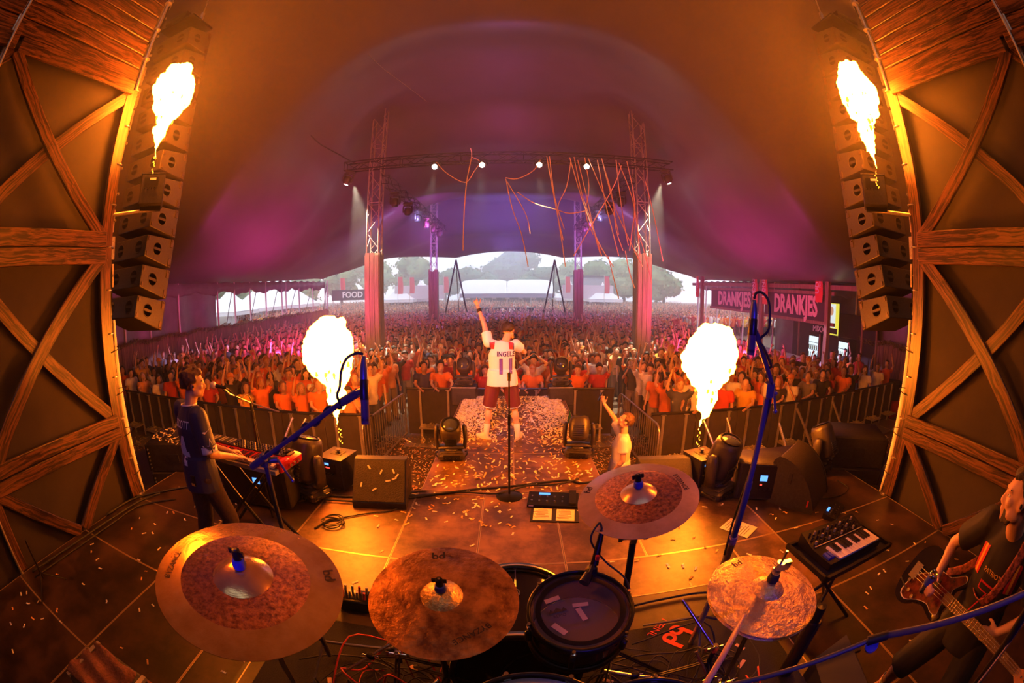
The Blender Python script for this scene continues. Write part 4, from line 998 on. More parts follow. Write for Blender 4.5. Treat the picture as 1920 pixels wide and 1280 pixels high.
cymbal('crash_cymbal', C_, nrm(.231, -2.504), .23, 'cymbal with a red-brown leopard ring, standing highest behind the tom', mBrC, mBrDark, mBrC, .165, .30, (.20, 2.6, .019, 1), word=('BYZANCE', .026, .175, .1, 1))
t_, q_ = cymbal('hi_hat', D_, nrm(.126, -1.039), .178, 'bright hammered hi-hat cymbal pair at the right of the kit', mBrD, None, mBrD, None, .30, (.14, 1.85, .017, 1))
MB().lathe([(.01, -.035), (.05, -.042), (.178, -.022), (.178, -.024), (.05, -.045), (.01, -.04)], (0, 0, 0), q_, 48).build('lower_cymbal', mBrD, t_, True)
MB().cyl(q_ @ V((0, 0, 0)), q_ @ V((0, 0, .15)), .004, n=8).cyl(q_ @ V((0, 0, .07)), q_ @ V((0, 0, .11)), .012, n=12).box(q_ @ V((.022, 0, .095)), (.03, .014, .03), q_).build('clutch', mChrome, t_)
RZ = .3
def stand(top, label, foot=None, clampz=None, spread=.34, a0=.3, tilt=None):
    top = V(top); f = V(foot or (top.x, top.y)).to_3d() if foot else V((top.x, top.y, 0)); f.z = RZ
    t = thing('cymbal_stand', label, 'stand', f)
    L = top-f; mid = V((0, 0, (top.z-RZ)*.62)) if clampz is None else V((0, 0, clampz-RZ))
    if clampz is not None: mid = L*((clampz-RZ)/L.z)
    MB().cyl((0, 0, .25), mid, .0145, n=12).build('lower_tube', mBlackM, t); MB().cyl(mid, L-V((0, 0, .05)), .0095, n=12).build('upper_tube', mChrome, t)
    MB().box(mid, (.03, .035, .05), bev=.005).cyl(mid+V((-.045, 0, 0)), mid+V((.045, 0, 0)), .008, n=8).build('clamp', mChrome, t)
    for s in (-1, 1): MB().box(mid+V((s*.052, 0, 0)), (.018, .006, .034), bev=.002).build('wing_bolt', mChrome, t, False)
    for k in range(3):
        a = a0+2*pi*k/3
        for w in (-.008, .008): MB().cyl((w*sin(a), -w*cos(a), .3), (spread*cos(a)+w*sin(a), spread*sin(a)-w*cos(a), .012), .006, n=6).build('leg', mBlackM, t)
        MB().cyl((0, 0, .12), (spread*.55*cos(a), spread*.55*sin(a), .14), .005, n=6).build('leg_strut', mBlackM, t)
        MB().ball((spread*cos(a), spread*sin(a), .012), .018, 8).build('rubber_foot', mRubber, t)
    return t
stand(A_, 'stand under the largest cymbal', a0=.9)
stand(B_, 'stand under the dark patinated cymbal', (-.30, 1.25), None, a0=.2)
stand(C_, 'chrome stand with wing bolts under the highest cymbal', (.50, 1.40), 1.36, a0=2.0)
stand(D_, 'pedal stand under the bright hi-hat cymbals', a0=1.2, spread=.30)
stand((.80, 1.42, .95), 'empty low hardware stand right of the tom', (.95, 1.2), a0=.5)
stand((-.62, 1.5, .80), 'empty low hardware stand between the two left cymbals', (-.55, 1.35), a0=.5)
def drum(name, c, n, r, dep, label, head, shell, nl=8, ring=True, batter=True, mats=None):
    t = thing(name, label, 'drum', c); q = fr(n, (1, 0, 0))
    MB().lathe([(r, -.012), (r, -dep)], (0, 0, 0), q, 56).lathe([(r-.008, -.012), (r-.008, -dep)], (0, 0, 0), q, 56).build('shell', shell, t, True)
    for z, nm in ((-.0, 'rim'), (-dep-.0, 'lower_rim')):
        MB().lathe([(r+.004, z-.022), (r+.011, z-.022), (r+.011, z+.006), (r+.006, z+.010), (r-.001, z+.008), (r+.002, z-.006), (r+.004, z-.022)], (0, 0, 0), q, 56).build(nm, mBlackM, t, True)
    if batter: MB().lathe([(.001, .0), (r-.002, .0)], (0, 0, -.004), q, 56).build('drumhead', head, t, True)
    else: MB().lathe([(.001, -dep-.004), (r, -dep-.004)], (0, 0, 0), q, 48).build('drumhead', head, t, True)
    for k in range(nl):
        a = 2*pi*k/nl+.3; d = V((cos(a), sin(a), 0)); w = V((-sin(a), cos(a), 0))
        MB().box(q @ (d*(r+.014)+V((0, 0, -dep/2))), (.022, .02, min(.06, dep*.5)), q @ MX.Rotation(a, 3, 'Z'), bev=.004).build('lug', mChrome if mats else mBlackM, t, False)
        MB().cyl(q @ (d*(r+.012)+V((0, 0, -.018))), q @ (d*(r+.012)+V((0, 0, -dep*.45))), .0035, n=6).cyl(q @ (d*(r+.012)+V((0, 0, -.006))), q @ (d*(r+.012)+V((0, 0, .012))), .006, n=8).box(q @ (d*(r+.009)+V((0, 0, -.01))), (.02, .016, .012), q @ MX.Rotation(a, 3, 'Z')).build('tension_rod', mChrome, t)
    return t, q
mClear = M('clear_drumhead', (.36, .18, .09), .12, alpha=.35, spec=.35)
mShell = M('black_lacquer_shell', (.012, .010, .010), .12)
mWhHead = M('coated_drumhead', (.40, .37, .38), .5, bump=.1, scale=120)
mTape = M('gaffer_tape', (.62, .36, .20), .7)
t_, q_ = drum('tom_drum', T_, nrm(.233, -1.697), .165, .15, 'clear-headed black tom drum with tape pieces and a clipped microphone', mClear, mShell, 6)
MB().lathe([(.001, 0), (.155, 0)], (0, 0, 0), q_, 40).build('resonant_head', M('milky_drumhead', (.62, .34, .17), .4), t_, True).location = q_ @ V((0, 0, -.15))
MB().lathe([(.130, .0005), (.139, .0012), (.148, .0005)], (0, 0, 0), q_, 56).build('head_collar', mBlackM, t_, True)
def tape(x, y, w, h, a): 
    o = MB().box((0, 0, 0), (w, h, .0012), MX.Rotation(a, 3, 'Z')).build('tape_strip', mTape, t_, False); m = q_.to_4x4(); m.translation = q_ @ V((x, y, .0015)); o.matrix_local = m
tape(-.075, -.075, .055, .020, -.8); tape(-.0, -.02, .055, .018, -1.2); tape(.0, .02, .052, .016, .05); tape(-.09, .05, .052, .018, .35)
text('REMO', .016, mEngr, 'lettering', t_, T3(q_ @ V((-.07, -.02, .0015)), q_ @ V((1, .25, 0)), q_ @ V((-.25, 1, 0))), .0002)
cr = [(-.03, .012), (-.022, .026), (-.014, .016), (0, .03), (.014, .016), (.022, .026), (.03, .012), (.03, .009), (-.03, .009)]
o = MB().prism(cr, (0, 0, 0), (0, 0, 1), .0004).build('crown_mark', mEngr, t_, False); m = T3(q_ @ V((-.072, -.014, .0012)), q_ @ V((1, .25, 0)), q_ @ V((-.25, 1, 0))); o.matrix_local = m
# clip microphone on the tom rim
e = q_ @ V((.055, .158, 0)); t = thing('clip_microphone', 'black microphone clipped to the far rim of the tom', 'microphone', T_+e)
MB().box((0, 0, .01), (.035, .03, .05), bev=.006).build('rim_clip', mBlack, t); MB().tube([(0, 0, .03), (-.005, -.02, .05), (-.012, -.035, .045), (-.025, -.055, .03)], .007, 8).build('gooseneck', mBlack, t)
MB().cyl((-.02, -.045, .032), (-.04, -.075, .018), .017, .019, n=14).build('capsule', mBlack, t, 'auto')
MB().cyl((.005, 0, .04), (.03, .045, .16), .015, .009, n=12).build('microphone_body', mBlackM, t); MB().box((.012, -.006, .075), (.012, .012, .018)).build('magenta_label', mRedInk, t, False)
lead([T_+e+V((.03, .045, .16)), T_+e+V((.02, .06, .18)), T_+e+V((-.01, .03, .13)), T_+e+V((.05, .03, .03)), T_+e+V((.12, -.03, -.02)), T_+e+V((.125, -.09, -.08)), T_+e+V((.10, -.1, -.25)), (.4, 1.1, .34)], .004, 'black lead looping from the tom microphone down past the drum')
# bass drum, snare, floor tom
t_, q_ = drum('bass_drum', V((.02, 1.78, .62)), V((0, 1, 0)), .28, .50, 'large black bass drum lying on its side under the cymbals', mBlackM, mShell, 10)
for z in (.012, -.512):
    MB().lathe([(.282, z-.02), (.305, z-.02), (.305, z+.02), (.282, z+.02)], (0, 0, 0), q_, 56).build('wooden_hoop', mBlackM, t_, True)
    MB().lathe([(.3055, z-.006), (.3065, z), (.3055, z+.006)], (0, 0, 0), q_, 56).build('hoop_inlay', mAlu, t_, True)
bd = MB().lathe([(.001, .0), (.038, 0)], (0, 0, 0), n=28).build('round_badge', mRubber, t_, False); T = T3(V((-.02, -.20, .286)), (-1, 0, 0), (0, -1, 0)); bd.matrix_local = T
MB().lathe([(.036, 0), (.038, .0006)], (0, 0, 0), n=28).build('badge_ring', mAlu, t_, False).matrix_local = T
text('SAN\u00adTOS'.replace('\u00ad', ''), .017, mAlu, 'lettering', t_, T @ MX.Translation((0, .008, .001)), .0002); text('DRUMS', .015, mAlu, 'lettering', t_, T @ MX.Translation((0, -.010, .001)), .0002)
drum('snare_drum', PD(1000, 1386, .98), nrm(.16, -1.5), .18, .14, 'snare drum with white coated head at the lower edge of the picture', mWhHead, mShell, 8, mats=1)
drum('floor_tom', PD(1225, 1372, 1.12), nrm(.10, -1.3), .17, .30, 'drum with a dull violet head right of the snare', M('violet_head', (.12, .08, .11), .35), mShell, 6)
# rug with the red emblem
t = thing('drum_rug', 'black rug with a red two-lobed emblem under the drum kit', 'rug', (.1, .35, RZ)); MB().box((0, 0, .006), (3.0, 2.9, .012)).build('rug_pile', mRug, t, False)
c = PZ(1262, 1188, .315); T = T3(V((c.x-.1, c.y-.35, .0145)), (-.8, -.75, 0), (.75, -.8, 0)); s = .085; e = MB()
for sx in (-1, 1):
    k = 24; a_ = [V((sx*.5*s+.55*s*cos(2*pi*i/k), .55*s*sin(2*pi*i/k), 0)) for i in range(k)]; i_ = [V((sx*.5*s+.24*s*cos(2*pi*i/k), .24*s*sin(2*pi*i/k), 0)) for i in range(k)]
    e.add([T @ p for p in a_+i_], [(i, (i+1) % k, k+(i+1) % k, k+i) for i in range(k)])
    e.add([T @ V(p) for p in ((sx*.85*s-.18*s, -.1*s, .0004), (sx*.85*s+.2*s, -.1*s, .0004), (sx*.85*s+.2*s, 1.3*s, .0004), (sx*.85*s-.18*s, 1.3*s, .0004))], [(0, 1, 2, 3)])
e.build('red_emblem', mRedInk, t, False)
text('MEINL', .07, mRedInk, 'lettering', t, T @ MX.Translation((0, -.115, .0)), .0004)
# hi-hat drumstick, leaning on the cymbal
a = PD(1396, 1152, 1.14); b = PD(1318, 1290, .88); t = thing('drumstick', 'pale wooden drumstick resting its tip on the hi-hat', 'drumstick', b); d = a-b
mStick = M('hickory', (.62, .36, .16), .4, var=.1); q = fr(d)
MB().lathe([(.001, 0), (.0075, .002), (.0075, d.length*.7), (.0035, d.length*.94), (.0055, d.length*.97), (.0045, d.length), (.001, d.length+.002)], (0, 0, 0), q, 14).build('stick', mStick, t, True)
text('TAMA', .014, mEngr, 'lettering', t, T3(d*.28+(V((0, 0, CAMH))-b).normalized()*.0082, -d, d.cross(V((0, 0, CAMH))-b)), .0002)
# dark twin tubes of a folded seat and bass pedal at the lower right
t = thing('bottle_holder', 'dark upright cylinder standing below the hi-hat', 'holder', PZ(1470, 1262, RZ)); MB().lathe([(.001, 0), (.045, 0), (.047, .45), (.04, .46), (.001, .46)], (0, 0, 0), n=24).build('tube', M('dark_tube', (.03, .022, .018), .2, .4), t); MB().lathe([(.03, .46), (.03, .56), (.001, .565)], n=20).build('neck', mBlackM, t)
t = thing('drum_monitor', 'black floor wedge at the lower right of the riser', 'loudspeaker', PZ(1570, 1300, RZ), R(75)); t.scale = (.75, .75, .75); MB().prism([(-.25, 0), (.25, 0), (.25, .2), (.05, .42), (-.25, .08)], (-.3, 0, 0), (1, 0, 0), .6, x=(0, 1, 0)).build('cabinet', mRubber, t, False); MB().box((.27, 0, .2), (.04, .4, .03)).build('edge_trim', mBlackM, t, False)
# heap of leads round the kit
rnd = random.Random(4)
mCabR = M('red_cable', (.45, .02, .012), .5); mCabB = M('brown_cable', (.16, .07, .03), .5)
names = ['left, below the largest cymbal', 'between the two left cymbals', 'beside the bass drum', 'under the tom', 'on the rug emblem', 'under the hi-hat', 'at the foot of the hi-hat stand', 'right edge of the riser']
cx = [(-.75, 1.1), (-.55, 1.35), (-.5, .95), (.45, 1.1), (.75, 1.3), (.9, 1.0), (1.05, .8), (1.1, 1.35)]
for k in range(44):
    i = k % 8; c = V((cx[i][0], cx[i][1], RZ+.02)); a = rnd.random()*6.28; r0 = rnd.uniform(.05, .2); pts = []
    for j in range(rnd.choice((5, 7, 9))):
        a += rnd.uniform(.4, 1.3); r0 += rnd.uniform(-.05, .07); pts.append(c+V((r0*cos(a)*1.2, r0*sin(a), rnd.uniform(.0, .06)+(rnd.random() < .2)*rnd.uniform(.05, .3))))
    lead(pts, rnd.choice((.0035, .004, .0055)), '%s lead tangled %s' % (('black', 'red', 'brown', 'black')[k % 4 if k % 3 else 0], names[i]), mat=(mRubber, mCabR, mCabB, mRubber)[k % 4 if k % 3 else 0], grp='tangled leads on the drum riser', seg=5)
for k in range(22):
    i = k % 8; c = V((cx[i][0]+rnd.uniform(-.25, .25), cx[i][1]+rnd.uniform(-.25, .2), RZ+.014)); a = rnd.random()*3.1
    o = MB().box((0, 0, 0), (rnd.uniform(.05, .09), .025, .001)).build('tape_strip', mTape, None, False, loc=c, rot=(0, 0, a)); tag(o, 'strip of orange tape stuck to the rug '+names[i], 'tape', 'strips of tape around the kit')
for k, (a, b, lb) in enumerate((((-.86, 1.20, .5), (-.50, 1.42, .72), 'left'), ((-.55, .98, .5), (-.33, 1.2, .62), 'middle'), ((.42, 1.25, .62), (.72, 1.18, .55), 'right'), ((.30, .98, .6), (.62, .92, .74), 'near'), ((.88, 1.25, .65), (1.04, 1.02, .36), 'far'))):
    a, b = V(a), V(b); t = thing('hardware_arm', 'chrome clamp arm of the drum rack, '+lb+' one', 'hardware', a); MB().cyl((0, 0, 0), b-a, .010, n=10).build('tube', mChrome, t); MB().box((b-a)*.5, (.04, .03, .04), bev=.006).build('clamp', mBlackM, t); MB().cyl((b-a)*.5+V((-.04, 0, 0)), (b-a)*.5+V((.04, 0, 0)), .006, n=8).build('wing_bolt', mChrome, t)
# pedals box in the gap between the cymbals
t = thing('stage_box', 'small black connector box bristling with plugs between the two left cymbals', 'connector box', PZ(672, 1135, RZ)); MB().box((0, 0, .05), (.22, .14, .1), bev=.008).build('box_body', mBlackM, t)
for k in range(8): MB().cyl((-.08+.05*(k % 4), -.03+.06*(k//4), .1), (-.08+.05*(k % 4)+.01, -.03+.06*(k//4), .16), .009, n=8).build('plug', mAlu if k % 3 else mCabR, t)

# ---- overhead microphones on booms (lit blue from behind)
mMic = M('satin_dark_metal', (.16, .16, .22), .34, .5); mBoom = M('boom_enamel', (.07, .07, .10), .3, .2)
def mic(t, top, bot, r=.0125):
    top, bot = V(top), V(bot); d = bot-top; q = fr(d); L = d.length
    MB().lathe([(.004, 0), (r*.55, 0), (r*.62, L*.06), (r*.9, L*.16), (r, L*.24), (r, L), (.001, L+.001)], top, q, 20).build('microphone_body', mMic, t, True)
    MB().lathe([(r*1.02, L*.34), (r*1.12, L*.36), (r*1.12, L*.62), (r*1.02, L*.64)], top, q, 20).build('clip_ring', mBlack, t, True)
    for k in range(3): MB().lathe([(r*1.005, L*(.90+.02*k)), (r*1.03, L*(.905+.02*k)), (r*1.005, L*(.91+.02*k))], top, q, 20).build('slot_ring', mBlackM, t)
def wtube(mb, pts, r, b0): return mb.tube([V(p)-b0 for p in pts], r, 10)
# left overhead
b0 = V((-1.02, 1.45, RZ)); t = thing('boom_microphone_stand', 'blue-lit boom stand with slim overhead microphone left of the singer', 'microphone stand', b0)
mt = PD(682, 668, 1.25)-b0; mb_ = PD(686, 795, 1.25)-b0; cl = PD(497, 862, 1.75)-b0; be = PD(664, 738, 1.27)-b0; tail = PD(474, 874, 1.72)-b0
mic(t, mt, mb_)
MB().cyl(tail, be, .0095, n=12).build('boom', mBoom, t); MB().cyl(tail, tail+(be-tail)*.16, .016, n=12).build('counterweight', mBoom, t); MB().cyl(be-(be-tail)*.09, be+V((.012, 0, .004)), .014, n=12).build('swivel', mBoom, t); MB().cyl(be, (mt+mb_)/2, .010, n=10).build('clip_arm', mBoom, t)
MB().box(cl, (.04, .04, .06), bev=.008).cyl(cl+V((-.03, -.02, 0)), cl+V((.05, .02, 0)), .013, n=12).build('clutch', mBoom, t); MB().cyl(cl+V((.05, .02, 0)), cl+V((.10, .03, -.09)), .005, n=8).ball(cl+V((.10, .03, -.09)), .009, 8).build('lever', mBoom, t)
MB().cyl((0, 0, .05), cl*.55+V((0, 0, 0)), .0155, n=12).build('lower_tube', mBoom, t); MB().cyl(cl*.55, cl, .011, n=12).build('upper_tube', mBoom, t)
for k in range(3): a = .5+2.094*k; MB().cyl((0, 0, .18), (.38*cos(a), .38*sin(a), .01), .009, n=8).build('leg', mBoom, t); MB().ball((.38*cos(a), .38*sin(a), .014), .016, 8).build('rubber_foot', mRubber, t)
W0 = [PD(681, 664, 1.25), PD(668, 662, 1.25), PD(650, 672, 1.25), PD(640, 695, 1.26), PD(637, 725, 1.27), PD(632, 742, 1.28)]
bb, tt = be+b0, tail+b0
for k in range(9): u = .1+.1*k; W0.append(bb+(tt-bb)*u+V((0, 0, .016*(1 if k % 2 else -1))))
lead(W0, .0045, 'black lead wound along the left overhead boom')
# right overhead
b0 = V((.82, 1.55, RZ)); t = thing('boom_microphone_stand', 'tall blue-lit stand with slim overhead microphone and looped lead', 'microphone stand', b0)
mt = PD(1414, 562, 1.28)-b0; mb_ = PD(1407, 665, 1.28)-b0; b1 = PD(1421, 635, 1.30)-b0; cl = PD(1446, 716, 1.42)-b0; c2 = PD(1438, 745, 1.45)-b0; lo = PD(1375, 1008, 1.72)-b0; ft = PZ(1295, 1205, RZ)-b0
mic(t, mt, mb_)
MB().cyl(b1, cl, .0085, n=12).build('boom', mBoom, t); MB().cyl((mt+mb_)/2, b1, .011, n=10).build('clip_arm', mBoom, t); MB().box((cl+c2)/2, (.034, .034, .06), bev=.008).build('clutch', mBoom, t)
MB().cyl(c2+V((.03, 0, .005)), c2+V((.045, 0, -.05)), .005, n=8).ball(c2+V((.045, 0, -.05)), .009, 8).ball(c2+V((.035, 0, .012)), .009, 8).build('lever', mBoom, t)
MB().cyl(c2, c2+(lo-c2)*.55, .0105, n=12).build('upper_tube', mBoom, t); MB().cyl(c2+(lo-c2)*.55, lo, .0135, n=12).build('middle_tube', mBoom, t); MB().cyl(lo, ft, .017, n=12).build('lower_tube', mAlu, t); MB().cyl(lo-(lo-c2)*.02, lo+(ft-lo)*.03, .0185, n=12).build('orange_tape', mTape, t)
for k in range(3): a = .3+2.094*k; MB().cyl(ft+V((0, 0, .25)), ft+V((.34*cos(a), .34*sin(a), .01)), .009, n=8).build('leg', mBoom, t)
wp = [PD(1414, 560, 1.28), PD(1418, 549, 1.28), PD(1430, 549, 1.28), PD(1441, 565, 1.28), PD(1443, 595, 1.28), PD(1440, 620, 1.29), PD(1424, 637, 1.3), PD(1432, 652, 1.31), PD(1446, 685, 1.36), PD(1440, 690, 1.38), PD(1437, 705, 1.4), PD(1446, 712, 1.41), PD(1443, 760, 1.46), PD(1420, 840, 1.55), PD(1380, 960, 1.68), PD(1366, 1010, 1.72), PD(1358, 1040, 1.74)]
lead(wp, .0045, 'lead looping over the tall right microphone and down its stand')
# near boom crossing the lower right corner
b0 = V((1.12, .1, RZ)); t = thing('boom_microphone_stand', 'nearest boom arm, glowing blue, crossing below the bass player', 'microphone stand', b0)
a = PD(1300, 1296, 1.04)-b0; b = PD(1645, 1193, 1.08)-b0; c = PD(1950, 1098, 1.15)-b0
MB().cyl(a, b, .0068, n=14).build('inner_boom', mBoom, t); MB().cyl(b, c, .0092, n=14).build('outer_boom', mBoom, t); MB().cyl(b-(b-a)*.06, b+(c-b)*.06, .0125, n=14).build('collar', mBlack, t)
kn = b+V((.0, .0, -.03)); MB().lathe([(.001, .012), (.016, .012), (.019, 0), (.019, -.014), (.001, -.014)], kn, fr(V((0, 0, CAMH))-(b+b0)), 20).build('round_knob', mBlueP, t)
MB().cyl(c, V((.02, -.1, .1)), .014, n=10).build('pole', mBlackM, t)
for k in range(3): a = .3+2.094*k; MB().cyl((.02, -.1, .2), (.3*cos(a), .3*sin(a), .01), .009, n=8).build('leg', mBlackM, t)
b0 = V((1.42, .0, RZ)); t = thing('thin_rod', 'thin bright rod standing in the lower right corner beside the nearest boom', 'rod', b0); MB().cyl(PD(1826, 1290, 1.25)-b0, PD(1935, 1140, 1.22)-b0, .005, n=8).build('rod', mChrome, t); MB().cyl(PD(1826, 1290, 1.25)-b0, (0, 0, 0), .006, n=8).build('lower_rod', mBlackM, t)
# towel thrown over a case at the lower left
mTow = M('brown_towel', (.16, .06, .04), .95, var=.3, bump=.8, scale=60)
c = PZ(190, 1262, .72); t = thing('flight_case', 'aluminium-edged case at the lower left, half under the towel', 'case', (c.x, c.y, 0)); MB().box((0, 0, .35), (.42, .36, .68), bev=.01).build('case_body', mBox, t)
for s in (-1, 1): MB().bar((s*.21, -.18, .69), (s*.21, .18, .69), .03, .02).build('edge_trim', mAlu, t, False)
def tw(u, v):
    x = -.30+.52*u; y = -.24+.48*v; z = .72+.018*sin(14*u+3*v)+.012*sin(23*v+5*u)
    ex = max(0, abs(x+.04)-.19); ey = max(0, abs(y)-.16); d = ex+ey
    return V((x*(1-.15*ex), y, z-3.2*d+.02*sin(40*u)*min(1, d*10)))
o = MB().grid(tw, 40, 34).build('towel', mTow, None, True, loc=(c.x, c.y, 0)); so = o.modifiers.new('s', 'SOLIDIFY'); so.thickness = .008; tag(o, 'crumpled brown towel draped over the case at the lower left', 'towel')
t = thing('low_tripod', 'small folded black tripod lying at the foot of the left portal', 'stand', PZ(90, 1100)); 
for k in range(3): a = 1.2+2.094*k; MB().cyl((0, 0, .16), (.28*cos(a), .28*sin(a), .01), .009, n=8).build('leg', mBlackM, t)
MB().cyl((0, 0, .1), (0, 0, .5), .011, n=8).build('pole', mBlackM, t)
# ================================================================ PEOPLE
def hand(mb, w, d, nrm_, side=1, curl=.35, sc=1.0, spread=.12, fingers=None):
    "w wrist, d direction of the hand, nrm_ out of the back of the hand; side: thumb side sign"
    w = V(w); d = V(d).normalized(); n = V(nrm_); n = (n-d*n.dot(d)).normalized(); s = d.cross(n)*side
    L = .092*sc
    for k in range(5):
        u = k/4; c = w+d*(L*u); mb.ball(c, (.014*sc+.022*sc*min(1, u*1.6),)*1 and (.02*sc+.02*sc*min(1, u*1.5), .024*sc, .014*sc), 8, 0, MX((s, d, n)).transposed())
    fl = (.072, .080, .074, .058); curls = fingers or [curl]*4
    for k in range(4):
        off = (k-1.5)*.0205*sc; base = w+d*(L*.92)-s*off*(-1); base = w+d*(L*.92)+s*(-off)
        dd = (d+s*(-off)*spread*30*.12).normalized(); p = base; a = 0; r = .0092*sc
        for j in range(3):
            a += curls[k]*(1.0 if j else .8); v = dd*cos(a)-n*sin(a); q = p+v*(fl[k]*sc*(.45, .31, .24)[j]); mb.cap(p, q, r, r*.9, 7); p = q; r *= .9
    p = w+d*(.022*sc)+s*(.026*sc); th = curls[0]*.5
    for j, ln in enumerate((.042, .034, .028)):
        v = (d*cos(.75-.3*j)+s*sin(.75-.25*j)-n*(.2+.4*j*th)).normalized(); q = p+v*ln*sc; mb.cap(p, q, .0115*sc, .0095*sc, 7); p = q
def head(mb, c, q, sc=1.0, beard=False):
    "q: rotation, local +Y is where the face looks"
    P = lambda x, y, z: c+q @ V((x, y, z))*sc
    b = lambda p, r: mb.ball(P(*p), tuple(a*sc for a in r), 14, 0, q)
    b((0, -.008, .030), (.077, .096, .088)); b((0, .018, -.020), (.064, .074, .080)); b((0, .040, -.062), (.044, .046, .042)); b((0, .064, -.086), (.024, .022, .018))
    b((0, .080, .030), (.052, .016, .012)); mb.cap(P(0, .088, .018), P(0, .106, -.022), .008*sc, .0135*sc, 8)
    for s in (-1, 1): b((s*.013, .096, -.026), (.009, .010, .008)); b((s*.040, .066, -.015), (.024, .020, .020)); b((s*.077, -.005, -.006), (.010, .020, .032)); b((s*.050, .02, -.06), (.018, .045, .03))
    b((0, .088, -.050), (.024, .010, .006)); b((0, .086, -.060), (.021, .011, .007))
def eyes(t, c, q, sc=1.0):
    for s in (-1, 1):
        MB().ball(c+q @ V((s*.030, .078, .008))*sc, (.014*sc, .009*sc, .007*sc), 10, 0, q).build('eye', mWhite, t, True)
        MB().ball(c+q @ V((s*.030, .086, .008))*sc, (.0055*sc, .003*sc, .0055*sc), 8, 0, q).build('iris', mHairD, t, True)
        MB().cap(c+q @ V((s*.014, .090, .030))*sc, c+q @ V((s*.048, .078, .033))*sc, .0038*sc, .003*sc, 6).build('eyebrow', mHairD, t, True)
def hair(c, q, mat, t, style='short', seed=1, vox=.011, sc=1.0, name='hair'):
    rnd = random.Random(seed); mb = MB()
    P = lambda v: c+q @ V(v)*sc
    mb.ball(P((0, -.022, .045)), tuple(a*sc for a in (.080, .088, .078)), 16, 0, q)
    for k in range(210):
        z = rnd.uniform(-.55, 1); a = rnd.uniform(0, 2*pi); s_ = sqrt(1-z*z); x, y = s_*cos(a), s_*sin(a)
        if y > .35 and z < .55: continue
        if z < -.1 and y > -.1: continue
        p = V((x*.083, -.010+y*.098, .034+z*.092)); r = rnd.uniform(.010, .021)*(1.25 if style == 'curly' else 1)
        if style == 'curly': p *= rnd.uniform(1.0, 1.14)
        mb.ball(P(p), r*sc, 6)
    if style == 'long':
        for k in range(46):
            a = rnd.uniform(pi*.93, pi*2.07); x = .088*cos(a); y = -.02+.085*sin(a); L_ = rnd.uniform(.22, .34)
            mb.tube([P((x*(1+.15*u), y-.02*u, .03-L_*u+.0)) for u in (0, .3, .6, 1)], [.020*sc, .022*sc, .018*sc, .007*sc], 6)
    if style == 'bun': mb.ball(P((0, -.10, .10)), .042*sc, 10)
    if style == 'cap':
        pass
    return remesh(mb, name, mat, vox, 1, t)
def torso(mb, J, f=1.0, fat=1.0, top=True):
    "trunk as stacked ellipses between pelvis and neck"
    pel, wst, chs, nk = V(J['pel']), V(J['wst']), V(J['chs']), V(J['nk']); sh = (V(J['sR'])-V(J['sL'])).normalized(); hp = (V(J['hR'])-V(J['hL'])).normalized()
    def Q(up, x): return fr(up, x)
    u1, u2, u3 = (wst-pel), (chs-wst), (nk-chs)
    rs = [(pel-u1.normalized()*.08, .125*f*fat, .095*f*fat, Q(u1, hp)), (pel, .155*f*fat, .115*f*fat, Q(u1, hp)), (pel+u1*.5, .150*f*fat, .112*f*fat, Q(u1, hp)), (wst, .140*f*fat, .104*f*fat, Q(u1+u2, hp+sh)), (wst+u2*.5, .150*f*fat, .110*f*fat, Q(u2, sh)), (chs, .165*f*(.5+fat*.5), .118*f*fat, Q(u2, sh)), (chs+u3*.45, .160*f, .100*f, Q(u3+u2, sh)), (chs+u3*.75, .125*f, .078*f, Q(u3, sh)), (nk, .062*f, .058*f, Q(u3, sh))]
    mb.rings(rs, 20)
    for s in ('sR', 'sL'): p = V(J[s]); mb.cap(chs+u3*.55, p, .070*f, .056*f, 12)
